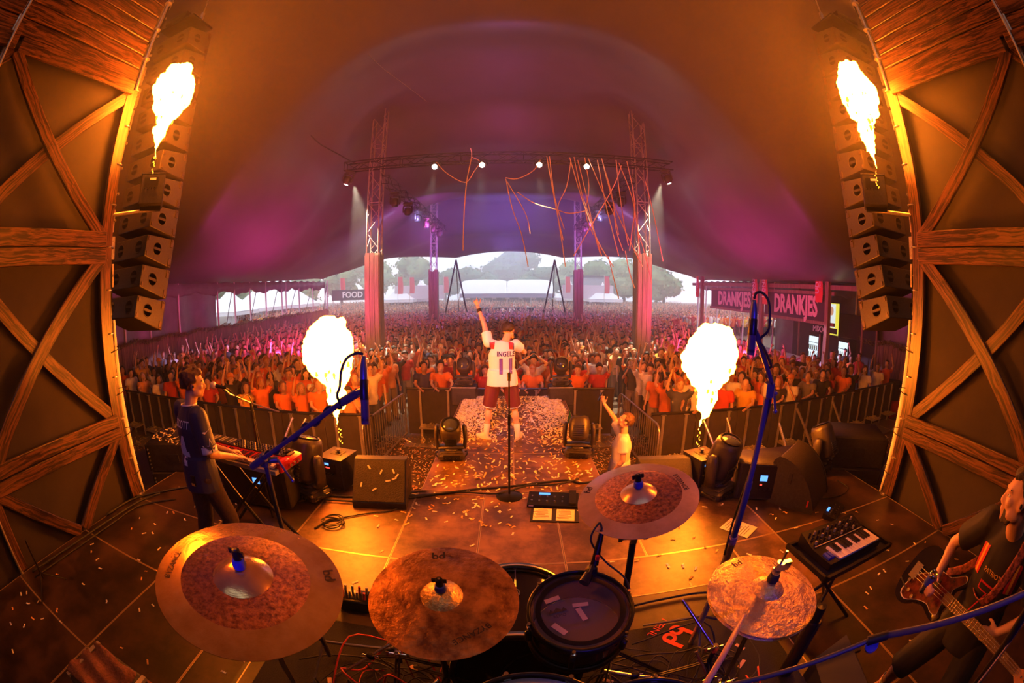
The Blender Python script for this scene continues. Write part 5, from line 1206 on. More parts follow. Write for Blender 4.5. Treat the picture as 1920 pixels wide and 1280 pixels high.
def person(name, J, label, loc, rz, grp=None, vox=.010, skin=None, shirt=None, pants=None, hairm=None, style='short', seed=1, fat=1.0, sleeve=.62, hem=None, shoe=None, sock=None, hq=(0, 0, 0), hands=None, sc=1.0, shorts=False, folds=.006, shirt_name='jersey', loose=1.16):
    t = thing(name, label, 'person', loc, rz, grp, sc if sc != 1 else None)
    skin = skin or mSkin; mb = MB(); g = lambda k: V(J[k])
    hc = g('hd'); q = Euler(hq, 'ZXY').to_matrix() if not isinstance(hq, MX) else hq
    torso(mb, J, .9, fat*.96); mb.cap(g('nk')-V((0, 0, .03)), hc+q @ V((0, -.022, -.06)), .058, .054, 12); head(mb, hc, q)
    for s in 'RL':
        h, k_, a = g('h'+s), g('k'+s), g('a'+s); th = .078*(.6+.4*fat)
        mb.cap(h, k_, th+.008, .054, 12); mb.cap(k_, a, .050, .036, 12); mb.ball(k_+(a-k_)*.32+V((0, -.012, 0)), (.055, .058, .10), 12)
        td = V(J.get('t'+s, (0, 1, 0))).normalized(); mb.cap(a+V((0, 0, -.045)), a+td*.15+V((0, 0, -.06)), .034, .026, 10)
        sh, e, w = g('s'+s), g('e'+s), g('w'+s); mb.cap(sh, e, .048*(.7+.3*fat), .037, 12); mb.cap(e, w, .037, .025, 12); mb.ball(e+(w-e)*.25, .041, 10)
        hd = (hands or {}).get(s, {}); dd = hd.get('d', (w-e).normalized()); nn = hd.get('n', (1 if s == 'R' else -1, .2, .2))
        hand(mb, w, dd, nn, hd.get('side', -1 if s == 'R' else 1), hd.get('curl', .35), 1.0, fingers=hd.get('fingers'))
    remesh(mb, 'body', skin, vox, 3, t)
    if vox < .013: eyes(t, hc, q)
    else:
        for s in (-1, 1): MB().ball(hc+q @ V((s*.030, .084, .008)), (.012, .006, .006), 6, 0, q).build('eye', mHairD, t, True)
    # shirt
    mb = MB(); torso(mb, J, 1.03*loose*.95, fat)
    for s in 'RL':
        sh, e = g('s'+s), g('e'+s); mb.ball(sh, .070*loose, 12); end = sh+(e-sh)*sleeve*1.0; mb.cyl(sh, end, .070*loose, .066*loose, 14)
        if sleeve > 1.05: w = g('w'+s); mb.cyl(sh, e, .068*loose, .052*loose, 14); mb.ball(e, .052*loose, 10); mb.cyl(e, e+(w-e)*.9, .052*loose, .038*loose, 12)
    pel = g('pel'); u = (g('wst')-pel).normalized(); hh = hem if hem is not None else .12; hp = (g('hR')-g('hL')).normalized()
    mb.rings([(pel-u*hh, .182*fat*loose*.98, .142*fat*loose*.98, fr(u, hp)), (pel, .168*fat*loose, .128*fat*loose, fr(u, hp)), (g('wst'), .150*fat*loose, .115*fat*loose, fr(u, hp))], 20)
    so = remesh(mb, shirt_name, shirt or mWhite, max(vox, .010), 3, t)
    for v in so.data.vertices:
        p = v.co; v.co += noise.noise_vector(V((p.x*5, p.y*5, p.z*2.2))+V((seed, 0, 0)))*folds*1.6 + noise.noise_vector(V((p.x*14, p.y*14, p.z*5)))*folds*.6
    # trousers or shorts
    mb = MB(); mb.rings([(pel-u*.12, .158*fat, .125*fat, fr(u, hp)), (pel, .165*fat, .126*fat, fr(u, hp)), (pel+u*.05, .155*fat, .118*fat, fr(u, hp))], 20)
    for s in 'RL':
        h, k_, a = g('h'+s), g('k'+s), g('a'+s)
        if shorts: mb.cyl(h+V((0, 0, .02)), k_+(h-k_)*.0, .112*(.7+.3*fat), .098*(.7+.3*fat), 16); mb.ball(h, .115*(.7+.3*fat), 12)
        else: mb.ball(h, .105*(.7+.3*fat), 12); mb.cyl(h, k_, .105*(.7+.3*fat), .080, 16); mb.ball(k_, .080, 12); mb.cyl(k_, a+V((0, 0, .01)), .080, .078, 16)
    po = remesh(mb, 'shorts' if shorts else 'trousers', pants or mRubber, max(vox, .010), 3, t)
    for v in po.data.vertices: v.co += noise.noise_vector(V((v.co.x*9, v.co.y*9, v.co.z*4))+V((seed+3, 0, 0)))*folds
    for s in 'RL':
        a = g('a'+s); td = V(J.get('t'+s, (0, 1, 0))).normalized(); td.z = 0; z0 = a.z-.085
        sd = V((-td.y, td.x, 0)); qq = MX((-sd, td, V((0, 0, 1)))).transposed()
        m = MB(); m.ball(a+td*.03+V((0, 0, -.045)), (.045, .085, .05), 14, 0, qq); m.ball(a+td*.12+V((0, 0, -.055)), (.044, .075, .036), 14, 0, qq); m.cyl(a+V((0, 0, -.05)), a+V((0, 0, .01)), .047, .042, 14)
        so_ = remesh(m, 'shoe', shoe or mWhite, .010, 2, t)
        o2 = [(.042*cos(x_)*(1.08 if sin(x_) > 0 else .9), .045+.145*sin(x_)) for x_ in [2*pi*i/24 for i in range(24)]]
        MB().add([a+qq @ V((x_, y_, z_)) for z_ in (-.088, -.062) for (x_, y_) in o2], [tuple(range(24))[::-1], tuple(range(24, 48))]+[(i, (i+1) % 24, 24+(i+1) % 24, 24+i) for i in range(24)]).build('sole', mWhite if (shoe is None or shoe is mWhite) else mRubber, t)
        if sock: MB().lathe([(.044, 0), (.046, .07), (.052, .15), (.050, .155)], a, fr(g('k'+s)-a), 16).build('sock', sock, t, True)
    hair(hc, q, hairm or mHairD, t, style, seed, max(.011, vox))
    return t
def J0(**k):
    J = dict(pel=(0, 0, .98), wst=(0, 0, 1.10), chs=(0, .0, 1.32), nk=(0, -.01, 1.50), hd=(0, .02, 1.655), sR=(.185, 0, 1.44), sL=(-.185, 0, 1.44), eR=(.24, -.02, 1.16), eL=(-.24, -.02, 1.16), wR=(.25, .06, .92), wL=(-.25, .06, .92),
             hR=(.095, 0, .93), hL=(-.095, 0, .93), kR=(.11, .02, .50), kL=(-.11, .02, .50), aR=(.12, -.01, .09), aL=(-.12, -.01, .09))
    J.update(k); return J
mNavy = M('navy_jersey', (.018, .02, .07), .6, var=.15, bump=.15, scale=140)
mWJ = M('white_jersey', (.80, .76, .80), .62, bump=.12, scale=140)
mMaroon = M('maroon_shorts', (.10, .012, .025), .55)
mBlackC = M('black_cloth', (.014, .012, .012), .75, var=.3)
mInkN = M('dark_blue_print', (.03, .025, .10), .5); mInkR = M('red_print', (.55, .02, .03), .55); mInkW = M('white_print', (.75, .75, .82), .5); mInkY = M('yellow_print', (.80, .42, .05), .5)
def wmtx(p, d, up=(0, 0, 1)):
    "placement for lettering read by someone looking along d"
    d = V(d).normalized(); up = V(up); x = d.cross(up).normalized(); return T3(V(p), x, x.cross(d)*1.0)
def kid(t, nm): return [c for c in t.children if c.name.startswith(nm)][0]
def patch(pts, wrap, mat, name, parent, off=.004, n=10):
    "a cloth panel between four corners laid on the garment"
    a, b, c, d = [V(p) for p in pts]; surf, dr = wrap; dr = V(dr).normalized()
    bv = BVHTree.FromPolygons([v.co for v in surf.data.vertices], [p.vertices for p in surf.data.polygons]); vs = []
    for j in range(n+1):
        for i in range(n+1):
            u, v = i/n, j/n; p = (a*(1-u)+b*u)*(1-v)+(d*(1-u)+c*u)*v; h = bv.ray_cast(p-dr*.6, dr); vs.append(h[0]-dr*off if h[0] else None)
    fs = [(j*(n+1)+i, j*(n+1)+i+1, (j+1)*(n+1)+i+1, (j+1)*(n+1)+i) for j in range(n) for i in range(n)]
    fs = [f for f in fs if all(vs[k] is not None for k in f)]; vs = [v if v is not None else V((0, 0, 0)) for v in vs]
    return MB().add(vs, fs).build(name, mat, parent, True)
# --- singer on the runway, seen from behind
J = J0(sR=(.205, 0, 1.47), sL=(-.205, .02, 1.50), eL=(-.275, .15, 1.77), wL=(-.375, .26, 2.02), eR=(.34, .14, 1.33), wR=(.15, .21, 1.56), nk=(.04, -.01, 1.52), hd=(.10, .02, 1.675), hR=(.10, 0, .95), hL=(-.11, 0, .95), kR=(.185, .03, .50), kL=(-.20, .03, .50), aR=(.24, -.02, .09), aL=(-.25, -.02, .09), tL=(-.75, .5, 0), tR=(.35, 1, 0), pel=(0, 0, .99))
t = person('person', J, 'singer in white number 11 jersey and maroon shorts, arm raised, back to the stage', (-.15, 6.25, 0), 0, None, .009, shirt=mWJ, pants=mMaroon, hairm=mHairD, shorts=True, fat=1.22, sleeve=.52, sock=mWhite, hem=.13, loose=1.12, seed=3, hq=(R(-6), 0, R(-14)),
           hands={'L': dict(n=(-.3, -1, .3), fingers=[.05, .9, 1.0, .3]), 'R': dict(d=(-.5, .3, .7), n=(.8, 0, .4), fingers=[1.0]*4)})
sj = kid(t, 'jersey'); bk = (0, 1, 0)
text('INGELS', .096, mInkN, 'lettering', t, wmtx((.06, -.3, 1.34), bk), wrap=(sj, bk), outline=.0035, font_w=.82, space=1.05)
text('11', .31, mInkN, 'jersey_number', t, wmtx((.06, -.3, 1.15), bk), wrap=(sj, bk), outline=.010, space=.9); text('11', .31, M('blue_print', (.12, .06, .45), .5), 'number_fill', t, wmtx((.06, -.3, 1.15), bk), wrap=(sj, bk), off=.007, outline=.001, space=.9)
for s in (-1, 1): patch([(s*.10+.0, -.3, 1.515), (s*.165, -.3, 1.50), (s*.165, -.3, 1.40), (s*.11, -.3, 1.41)], (sj, bk), mInkR, 'shoulder_panel', t)
patch([(-.165, -.3, 1.515), (-.180, -.3, 1.51), (-.180, -.3, 1.41), (-.165, -.3, 1.41)], (sj, bk), mInkN, 'shoulder_stripe', t); patch([(.165, -.3, 1.50), (.180, -.3, 1.49), (.180, -.3, 1.39), (.165, -.3, 1.40)], (sj, bk), mInkN, 'shoulder_stripe', t)
w, e = V(J['wL']), V(J['eL']); MB().lathe([(.028, 0), (.034, .004), (.036, .05), (.030, .055)], w+(e-w)*.16, fr(e-w), 16).build('wristband', mBlackC, t, True)
w, e = V(J['wR']), V(J['eR']); MB().lathe([(.028, 0), (.034, .004), (.036, .06), (.030, .065)], w+(e-w)*.12, fr(e-w), 16).build('wristband', mBlackC, t, True)
for s in 'RL': k_, h_ = V(J['k'+s]), V(J['h'+s]); MB().lathe([(.106, .012), (.109, .02), (.106, .028)], k_, fr(h_-k_), 20).build('hem_stripe', mWhite, t, True)
mt = thing('hand_microphone', 'black microphone in the right hand of the singer', 'microphone', (-.15+.115, 6.25+.25, 1.60)); MB().cyl((.03, -.02, -.08), (0, 0, .03), .012, .016, n=12).build('handle', mBlackM, mt); MB().ball((-.01, .01, .055), .026, 12).build('grille', mBlackM, mt, True)
# --- keyboard player in a navy jersey
rz = R(-24)
J = J0(nk=(0, .02, 1.50), hd=(.02, .07, 1.655), chs=(0, .01, 1.32), eR=(.27, .02, 1.16), wR=(.16, .30, 1.03), eL=(-.26, .03, 1.16), wL=(-.02, .33, 1.03), kR=(.12, .12, .50), aR=(.16, -.06, .09), kL=(-.12, -.03, .5), aL=(-.14, -.16, .09), hR=(.1, 0, .93))
t = person('person', J, 'keyboard player in navy jersey and dark jeans at the red keyboard', (-2.50, 2.42, .0), rz, None, .009, shirt=mNavy, pants=M('dark_denim', (.035, .016, .012), .7, var=.3, bump=.3, scale=30), hairm=M('auburn_hair', (.07, .02, .012), .45, var=.5, scale=40, bump=.6), style='curly', seed=5, sleeve=.98, loose=1.22, fat=.98, shoe=mBlackC, hq=(R(-4), 0, R(-24)), hem=.16,
           hands={'R': dict(d=(-.15, 1, -.35), n=(0, .3, 1), curl=.4), 'L': dict(d=(.1, 1, -.3), n=(0, .3, 1), curl=.4)})
sj = kid(t, 'jersey'); bk = V((.10, 1, 0))
text('PRESCOTT', .085, mInkW, 'lettering', t, wmtx((-.01, -.3, 1.375), bk), wrap=(sj, bk), outline=.001, font_w=.62); text('4', .34, mInkW, 'jersey_number', t, wmtx((-.01, -.3, 1.15), bk), wrap=(sj, bk), outline=.006)
rt = V((-1, .1, 0))
patch([(.4, -.07, 1.235), (.4, .09, 1.235), (.4, .09, 1.175), (.4, -.07, 1.175)], (sj, rt), mInkW, 'sleeve_band', t, .005)
star = []
for k in range(10): a = pi/2+pi*k/5; r = .062 if k % 2 == 0 else .025; star.append((r*cos(a), r*sin(a)))
def flat(poly, p, wrap, mat, name, off):
    surf, dr = wrap; dr = V(dr).normalized(); T = wmtx(p, dr); bv = BVHTree.FromPolygons([v.co for v in surf.data.vertices], [q.vertices for q in surf.data.polygons]); vs = []
    for (x, y) in poly+[(0, 0)]:
        h = bv.ray_cast(T @ V((x, y, 0))-dr*.5, dr); vs.append((h[0]-dr*off) if h[0] else T @ V((x, y, 0)))
    n = len(poly); return MB().add(vs, [(i, (i+1) % n, n) for i in range(n)]).build(name, mat, t, False)
flat([(x*1.25, y*1.25) for x, y in star], (.4, .01, 1.225), (sj, rt), mInkW, 'star_outline', .008); flat(star, (.4, .01, 1.225), (sj, rt), mNavy, 'star', .012)
sw = [(-.04, .0), (-.02, -.012), (.045, .014), (-.015, -.001), (-.03, .006)]; flat(sw, (.4, .0, 1.345), (sj, rt), mInkW, 'swoosh', .006)
text('4', .075, mInkW, 'shoulder_number', t, wmtx((.15, -.02, 1.8), (0, 0, -1), (.3, 1, 0)), wrap=(sj, (0, 0, -1)))
MB().lathe([(.070, 0), (.076, .006), (.070, .012)], (0, .01, 1.502), None, 22).build('collar_trim', mInkW, t, True)
MB().lathe([(.030, 0), (.033, .004), (.030, .008)], V(J['wR'])+(V(J['eR'])-V(J['wR']))*.1, fr(V(J['eR'])-V(J['wR'])), 14).build('wrist_cord', mPaper, t, True)
MB().box((.10, -.13, .93), (.05, .022, .09), (0, 0, .3), bev=.005).build('belt_pack', mBlackM, t); MB().box((.115, -.148, .905), (.04, .004, .02), (0, 0, .3)).build('orange_tag', mInkY, t, False)
MB().ball(V(J['hd'])+Euler((R(-4), 0, R(-24)), 'ZXY').to_matrix() @ V((.083, .0, -.006)), (.008, .011, .011), 8).build('earpiece', mRubber, t, True)
# --- bass player at the right, turned towards the kit
J = J0(pel=(0, .03, .93), wst=(0, .05, 1.05), chs=(0, .10, 1.30), nk=(0, .17, 1.49), hd=(.03, .27, 1.64), sR=(.19, .12, 1.44), sL=(-.19, .14, 1.44), eR=(.40, .06, 1.22), wR=(.36, .22, 1.09), eL=(-.37, .10, 1.17), wL=(-.22, .15, 1.03), hR=(.10, .02, .88), hL=(-.10, .02, .88), kR=(.26, .16, .48), kL=(-.22, .14, .48), aR=(.36, -.08, .09), aL=(-.36, -.02, .09), tR=(.3, 1, 0), tL=(-.3, 1, 0))
t = person('person', J, 'bass player in black jersey with red-edged number, holding a can', (2.22, .36, 0), R(90), None, .009, shirt=mBlackC, pants=mBlackC, hairm=mHairD, seed=9, sleeve=.72, loose=1.16, fat=1.05, shorts=True, shoe=M('suede', (.45, .33, .24), .7), sock=mWhite, hq=(R(6), 0, R(-62)), hands={'R': dict(d=(-.1, .8, -.1), n=(.9, .3, .2), curl=.75), 'L': dict(d=(.75, .35, -.25), n=(-.2, .9, .4), curl=.8)})
bp = t; sj = kid(t, 'jersey'); fr_ = V((0, -1, -.15))
text('PATRIOTS', .034, mInkY, 'lettering', t, wmtx((0, .6, 1.34), fr_), wrap=(sj, fr_)); text('7', .27, mInkR, 'jersey_number', t, wmtx((0, .6, 1.17), fr_), wrap=(sj, fr_), outline=.012); text('7', .27, mBlackC, 'number_fill', t, wmtx((0, .6, 1.17), fr_), wrap=(sj, fr_), off=.009, outline=.003)
for s in (-1, 1):
    for k, mm in enumerate((mInkR, mInkY, mInkR)): patch([(s*(.105+.018*k), .7, 1.455), (s*(.122+.018*k), .7, 1.45), (s*(.130+.018*k), .7, 1.30), (s*(.113+.018*k), .7, 1.30)], (sj, fr_), mm, 'shoulder_stripe', t)
hq_ = Euler((R(6), 0, R(-62)), 'ZXY').to_matrix(); hc = V(J['hd'])
m = MB(); rnd = random.Random(2)
for k in range(90):
    a = rnd.uniform(-1.35, 1.35); z = rnd.uniform(-.10, -.045); m.ball(hc+hq_ @ V((.060*sin(a), .012+.066*cos(a)*(1-.35*abs(z+.05)/.05*.4), z)), rnd.uniform(.006, .011), 5)
remesh(m, 'beard', mHairD, .008, 1, t)
MB().ball(hc+hq_ @ V((-.083, 0, -.006)), (.008, .012, .012), 8).build('earpiece', mRubber, t, True)
MB().lathe([(.052, .06), (.054, .066), (.052, .072)], V(J['aR']), fr(V(J['kR'])-V(J['aR'])), 16).build('sock_stripe', mInkR, t, True)
# the can in his right hand
b_ = MX.Translation((2.22, .36, 0)) @ MX.Rotation(R(90), 4, 'Z'); pc = b_ @ V((.36, .31, 1.10))
t = thing('drink_can', 'slim blue and silver drink can in the right hand of the bass player', 'can', pc); t.rotation_euler = (R(12), R(-8), 0)
MB().lathe([(.001, -.07), (.022, -.07), (.0265, -.062), (.0265, -.01)], n=24).build('silver_base', mChrome, t, True); MB().lathe([(.0266, -.01), (.0266, .045)], n=24).build('blue_sleeve', mBlueP, t, True); MB().lathe([(.0265, .045), (.0265, .055), (.022, .066), (.020, .064), (.001, .064)], n=24).build('rim', mChrome, t, True); MB().box((0, -.0268, .015), (.02, .002, .02)).build('red_mark', mRedInk, t, False)
# bass guitar, body by his right hip and neck towards the lower right corner
o3 = PZ(1757, 1105, 1.0); hs = PZ(1908, 1262, 1.02)
t = thing('bass_guitar', 'black four-string bass guitar with tortoiseshell scratch plate slung on the bass player', 'guitar', o3)
ax = (hs-o3); L_ = ax.length; ax.normalize(); up = (V((0, 0, CAMH))-o3); up = (V((-.75, 0, .55))); up = (up-ax*up.dot(ax)).normalized(); sd = up.cross(ax)
TB = MX((ax, sd, up)).transposed()
def gb(p): return TB @ V(p)
out = [(-.30, .0), (-.285, .10), (-.22, .165), (-.13, .17), (-.05, .135), (.01, .115), (.06, .13), (.12, .165), (.17, .17), (.19, .15), (.165, .10), (.12, .055), (.13, .0), (.12, -.05), (.14, -.09), (.11, -.13), (.05, -.125), (-.02, -.11), (-.09, -.13), (-.17, -.175), (-.25, -.16), (-.29, -.09)]
def smooth2(P, k=4):
    r = []; n = len(P)
    for i in range(n):
        p0, p1, p2, p3 = [V(P[(i+j) % n]).to_3d() for j in (-1, 0, 1, 2)]
        for j in range(k): u = j/k; q = .5*((2*p1)+(p2-p0)*u+(2*p0-5*p1+4*p2-p3)*u*u+(3*p1-p0-3*p2+p3)*u**3); r.append((q.x, q.y))
    return r
so_ = smooth2(out)
def slab(poly, z0, z1, mat, name, b=.0):
    n = len(poly); lv = [(z0, 1-b*2), (z0+b*.04, 1), (z1-b*.04, 1), (z1, 1-b*2)] if b else [(z0, 1), (z1, 1)]
    vs = [gb((x*s, y*s, z)) for z, s in lv for (x, y) in poly]; fs = [tuple(range(n))[::-1], tuple(range((len(lv)-1)*n, len(lv)*n))]
    for k in range(len(lv)-1): fs += [(k*n+i, k*n+(i+1) % n, (k+1)*n+(i+1) % n, (k+1)*n+i) for i in range(n)]
    return MB().add(vs, fs).build(name, mat, t)
mBassB = M('black_gloss', (.012, .010, .010), .08); mTort = M('tortoiseshell', (.03, .006, .004), .15, col2=(.20, .03, .012), scale=22)
slab(so_, -.04, 0, mBassB, 'guitar_body', .15)
pg = smooth2([(-.20, -.02), (-.22, -.12), (-.16, -.145), (-.08, -.105), (0, -.085), (.06, -.10), (.11, -.09), (.09, -.03), (.12, .0), (.10, .05), (.15, .115), (.12, .14), (.04, .09), (-.04, .085), (-.10, .05)], 3)
slab([(x*1.03, y*1.04) for x, y in pg], .0005, .002, mPaper, 'plate_edge'); slab(pg, .001, .0035, mTort, 'scratch_plate')
slab([(.08, -.031), (L_-.02, -.021), (L_-.02, .021), (.08, .031)], .004, .016, M('rosewood', (.12, .045, .02), .4), 'fretboard'); slab([(.08, -.029), (L_, -.02), (L_, .02), (.08, .029)], -.018, .004, M('maple', (.62, .34, .14), .3), 'neck')
x = L_-.02; nl = (L_+.21)
for k in range(1, 20):
    x = -.21+nl*(2**(-k/12.)); wv = .021+.010*(1-(x-.08)/(L_-.1))
    if x < .09: break
    MB().add([gb(p) for p in ((x-.0012, -wv, .0165), (x+.0012, -wv, .0165), (x+.0012, wv, .0165), (x-.0012, wv, .0165), (x-.0012, -wv, .0180), (x+.0012, -wv, .0180), (x+.0012, wv, .0180), (x-.0012, wv, .0180))], [(4, 5, 6, 7), (0, 1, 5, 4), (2, 3, 7, 6), (1, 2, 6, 5), (3, 0, 4, 7)]).build('fret', mChrome, t, False)
    if k in (3, 5, 7, 9, 12, 15): MB().cyl(gb((x+.012, 0, .0158)), gb((x+.012, 0, .0168)), .004, n=8).build('fret_dot', mPaper, t)
for k in range(4): MB().cyl(gb((-.21, -.03+.02*k, .016)), gb((L_+.02, -.015+.010*k, .019)), .0012, n=5).build('string', mAlu, t)
slab([(-.25, -.045), (-.19, -.045), (-.19, .045), (-.25, .045)], .002, .012, mChrome, 'bridge'); slab([(-.08, -.045), (-.045, -.045), (-.045, .0), (-.08, .0)], .003, .012, mRubber, 'pickup'); slab([(-.045, 0), (-.01, 0), (-.01, .045), (-.045, .045)], .003, .012, mRubber, 'pickup')
for k in range(4): MB().box(gb((-.205, -.03+.02*k, .015)), (.024, .014, .008), TB).build('saddle', mChrome, t, False)
for (a, b) in ((-.17, -.10), (-.12, -.115), (-.215, -.06)): MB().cyl(gb((a, b, .003)), gb((a, b, .02)), .011, n=14).build('knob', mChrome, t)
slab([(L_-.01, -.022), (L_+.03, -.04), (L_+.17, -.045), (L_+.21, -.01), (L_+.16, .03), (L_+.02, .03), (L_-.01, .02)], -.016, -.002, M('headstock_wood', (.5, .22, .10), .35), 'headstock')
for k in range(4): MB().cyl(gb((L_+.04+.035*k, .0, -.002)), gb((L_+.04+.035*k, 0, .018)), .006, n=10).cyl(gb((L_+.04+.035*k, -.04, -.01)), gb((L_+.04+.035*k, -.07, -.01)), .012, n=8).build('tuning_peg', mChrome, t)
# strap up over his left shoulder
B4 = b_; s0 = gb((.17, .16, -.02))+o3
sp = [gb((-.29, 0, -.02))+o3, B4 @ V((.20, .10, 1.10)), B4 @ V((.10, -.06, 1.40)), B4 @ V((-.06, .03, 1.56)), B4 @ V((-.13, .18, 1.53)), B4 @ V((-.10, .29, 1.32)), B4 @ V((-.05, .33, 1.14)), s0]
mStrap = M('woven_strap', (.05, .012, .014), .7, col2=(.5, .12, .08), scale=45)
vs = []
for i, p in enumerate(sp):
    d = (V(sp[min(i+1, len(sp)-1)])-V(sp[max(i-1, 0)])).normalized(); c = B4 @ V((0, .1, 1.3)); o_ = (V(p)-c).normalized(); w_ = d.cross(o_).normalized()*.03
    vs += [V(p)-w_-o3, V(p)+w_-o3]
o = MB().add(vs, [(2*i, 2*i+1, 2*i+3, 2*i+2) for i in range(len(sp)-1)]).build('strap', mStrap, t, True); md = o.modifiers.new('u', 'SUBSURF'); md.levels = 2; md.render_levels = 2; md = o.modifiers.new('s', 'SOLIDIFY'); md.thickness = .004
lead([o3+gb((-.29, -.08, 0)), PD(1705, 1115, 2.6), PD(1697, 1090, 2.75), PD(1705, 1072, 2.8), PD(1735, 1068, 2.75), PD(1765, 1080, 2.6)], .005, 'black guitar lead hanging in a loop beside the bass')
# --- crew man in the pit
J = J0(hd=(.02, -.03, 1.67), nk=(0, -.02, 1.50), eR=(.36, .10, 1.62), wR=(.36, .26, 1.83), eL=(-.27, 0, 1.18), wL=(-.24, .14, .98), sR=(.19, .02, 1.47))
t = person('person', J, 'man in white shirt in the pit beside the runway, filming with raised phone', (1.56, 5.55, G), R(82), None, .010, shirt=mWhite, pants=mBlackC, hairm=mHairB, seed=21, sleeve=.6, fat=1.1, shoe=mBlackC, hq=(R(26), 0, R(-6)), hands={'R': dict(d=(0, .25, 1), n=(.9, -.3, 0), curl=.6)})
sj = kid(t, 'jersey'); flat([(.05*cos(a)*(1+.3*sin(2*a)), .05*sin(a)) for a in [2*pi*i/14 for i in range(14)]], (.06, .5, 1.25), (sj, (0, -1, 0)), mInkN, 'chest_print', .005)
b_ = MX.Translation((1.56, 5.55, G)) @ MX.Rotation(R(82), 4, 'Z'); pc = b_ @ V((.36, .32, 1.94)); t = thing('mobile_phone', 'phone held up by the man in the pit', 'phone', pc, R(60)); t.rotation_euler = (R(20), 0, R(60)); MB().box((0, 0, 0), (.072, .009, .145), bev=.003).build('phone_case', mBlackM, t); MB().box((0, .0052, 0), (.064, .001, .132)).build('screen', E('phone_glow', (.4, .5, 1), .8), t, False)
# ================================================================ THE CROWD
cols = {'orange': (.75, .17, .02), 'deep orange': (.62, .09, .015), 'red': (.50, .025, .02), 'white': (.78, .74, .70), 'yellow': (.75, .42, .05), 'black': (.018, .016, .016), 'navy': (.03, .035, .12), 'pale orange': (.80, .36, .14), 'grey': (.22, .2, .2)}
mShirts = {k: M('shirt_'+k.replace(' ', '_'), v, .75, var=.08) for k, v in cols.items()}
mPants = [mBlackC, M('blue_jeans', (.05, .07, .16), .8), M('beige_trousers', (.32, .25, .17), .8), M('dark_jeans', (.03, .035, .06), .8)]
mSkins = [mSkin, mSkin2, M('fair_skin', (.70, .44, .33), .5)]
mHairs = {'dark': mHairD, 'brown': mHairB, 'blond': mHairL, 'ginger': M('ginger_hair', (.32, .09, .02), .5)}
mCap = M('cap_cloth', (.6, .2, .03), .7)
POSES = {
 'arms down': dict(),
 'right arm raised': dict(eR=(.26, .10, 1.64), wR=(.22, .16, 1.90)),
 'left arm raised': dict(eL=(-.27, .12, 1.62), wL=(-.20, .22, 1.87)),
 'both arms raised': dict(eR=(.28, .08, 1.62), wR=(.22, .14, 1.88), eL=(-.28, .08, 1.62), wL=(-.22, .14, 1.88)),
 'arms reaching forward': dict(eR=(.25, .24, 1.28), wR=(.18, .46, 1.22), eL=(-.25, .24, 1.28), wL=(-.18, .46, 1.22), nk=(0, .05, 1.49), hd=(0, .09, 1.64)),
 'hands at mouth': dict(eR=(.24, .16, 1.22), wR=(.07, .22, 1.50), eL=(-.24, .16, 1.22), wL=(-.07, .22, 1.50)),
 'phone held up': dict(eR=(.24, .20, 1.40), wR=(.12, .38, 1.60), eL=(-.24, .10, 1.18), wL=(-.14, .28, 1.14)),
 'hands on the head': dict(eR=(.34, .03, 1.60), wR=(.12, .0, 1.74), eL=(-.34, .03, 1.60), wL=(-.12, .0, 1.74)),
}
def crowd_proto(pose, k):
    J = J0(**POSES[pose]); mb = MB(); g = lambda a: V(J[a]); I = MX.Identity(3); hc = g('hd')
    torso(mb, J, .88, .92); mb.cap(g('nk')-V((0, 0, .03)), hc-V((0, .02, .06)), .056, .052, 9); head(mb, hc, I)
    for s in 'RL':
        mb.cap(g('h'+s), g('k'+s), .085, .054, 8); mb.cap(g('k'+s), g('a'+s), .052, .036, 8)
        mb.cap(g('s'+s), g('e'+s), .046, .036, 8); mb.cap(g('e'+s), g('w'+s), .037, .026, 8)
        w, e = g('w'+s), g('e'+s); hand(mb, w, (w-e), (1 if s == 'R' else -1, -.6, 0), -1 if s == 'R' else 1, .25, 1.08, spread=.3)
    body = remesh(mb, 'body', mSkin, .015, 1, False, dec=.5)
    mb = MB(); torso(mb, J, 1.10, 1.04); p = g('pel'); mb.rings([(p-V((0, 0, .10)), .185, .145), (p, .17, .13), (g('wst'), .158, .12)], 14)
    for s in 'RL': sh, e = g('s'+s), g('e'+s); mb.ball(sh, .08, 9); mb.cyl(sh, sh+(e-sh)*.6, .08, .076, 10)
    shirt = remesh(mb, 'shirt', mWhite, .022, 2, False, dec=.5)
    for v in shirt.vertices: v.co += noise.noise_vector(v.co*9)*.012
    return body, shirt
PR = {k: crowd_proto(k, i) for i, k in enumerate(POSES)}
J = J0(); mb = MB(); g = lambda a: V(J[a]); mb.rings([(V((0, 0, .86)), .16, .125), (V((0, 0, .98)), .165, .125)], 14)
for s in 'RL': mb.ball(g('h'+s), .108, 9); mb.cyl(g('h'+s), g('k'+s), .108, .082, 10); mb.ball(g('k'+s), .08, 8); mb.cyl(g('k'+s), g('a'+s), .08, .075, 10)
TR = remesh(mb, 'trousers', mBlackC, .03, 1, False, dec=.4)
SH = [MB().box((s*.12, .06, .045), (.09, .27, .09), bev=.02).mesh('shoe', mRubber, True) for s in (-1, 1)]
HR = {}
for st_ in ('short', 'long', 'bun', 'curly'):
    o = hair(V((0, .02, 1.655)), MX.Identity(3), mHairD, None, st_, hash(st_) % 7 if False else len(st_), .018, 1.06); HR[st_] = o.data; bpy.data.objects.remove(o)
mb = MB(); mb.ball((0, 0, .05+1.655), (.092, .105, .085), 12); mb.add([(-.07, .08, 1.70), (.07, .08, 1.70), (.055, .19, 1.69), (-.055, .19, 1.69), (-.07, .08, 1.712), (.07, .08, 1.712), (.055, .19, 1.70), (-.055, .19, 1.70)], [(3, 2, 1, 0), (4, 5, 6, 7), (1, 2, 6, 5), (2, 3, 7, 6), (3, 0, 4, 7)])
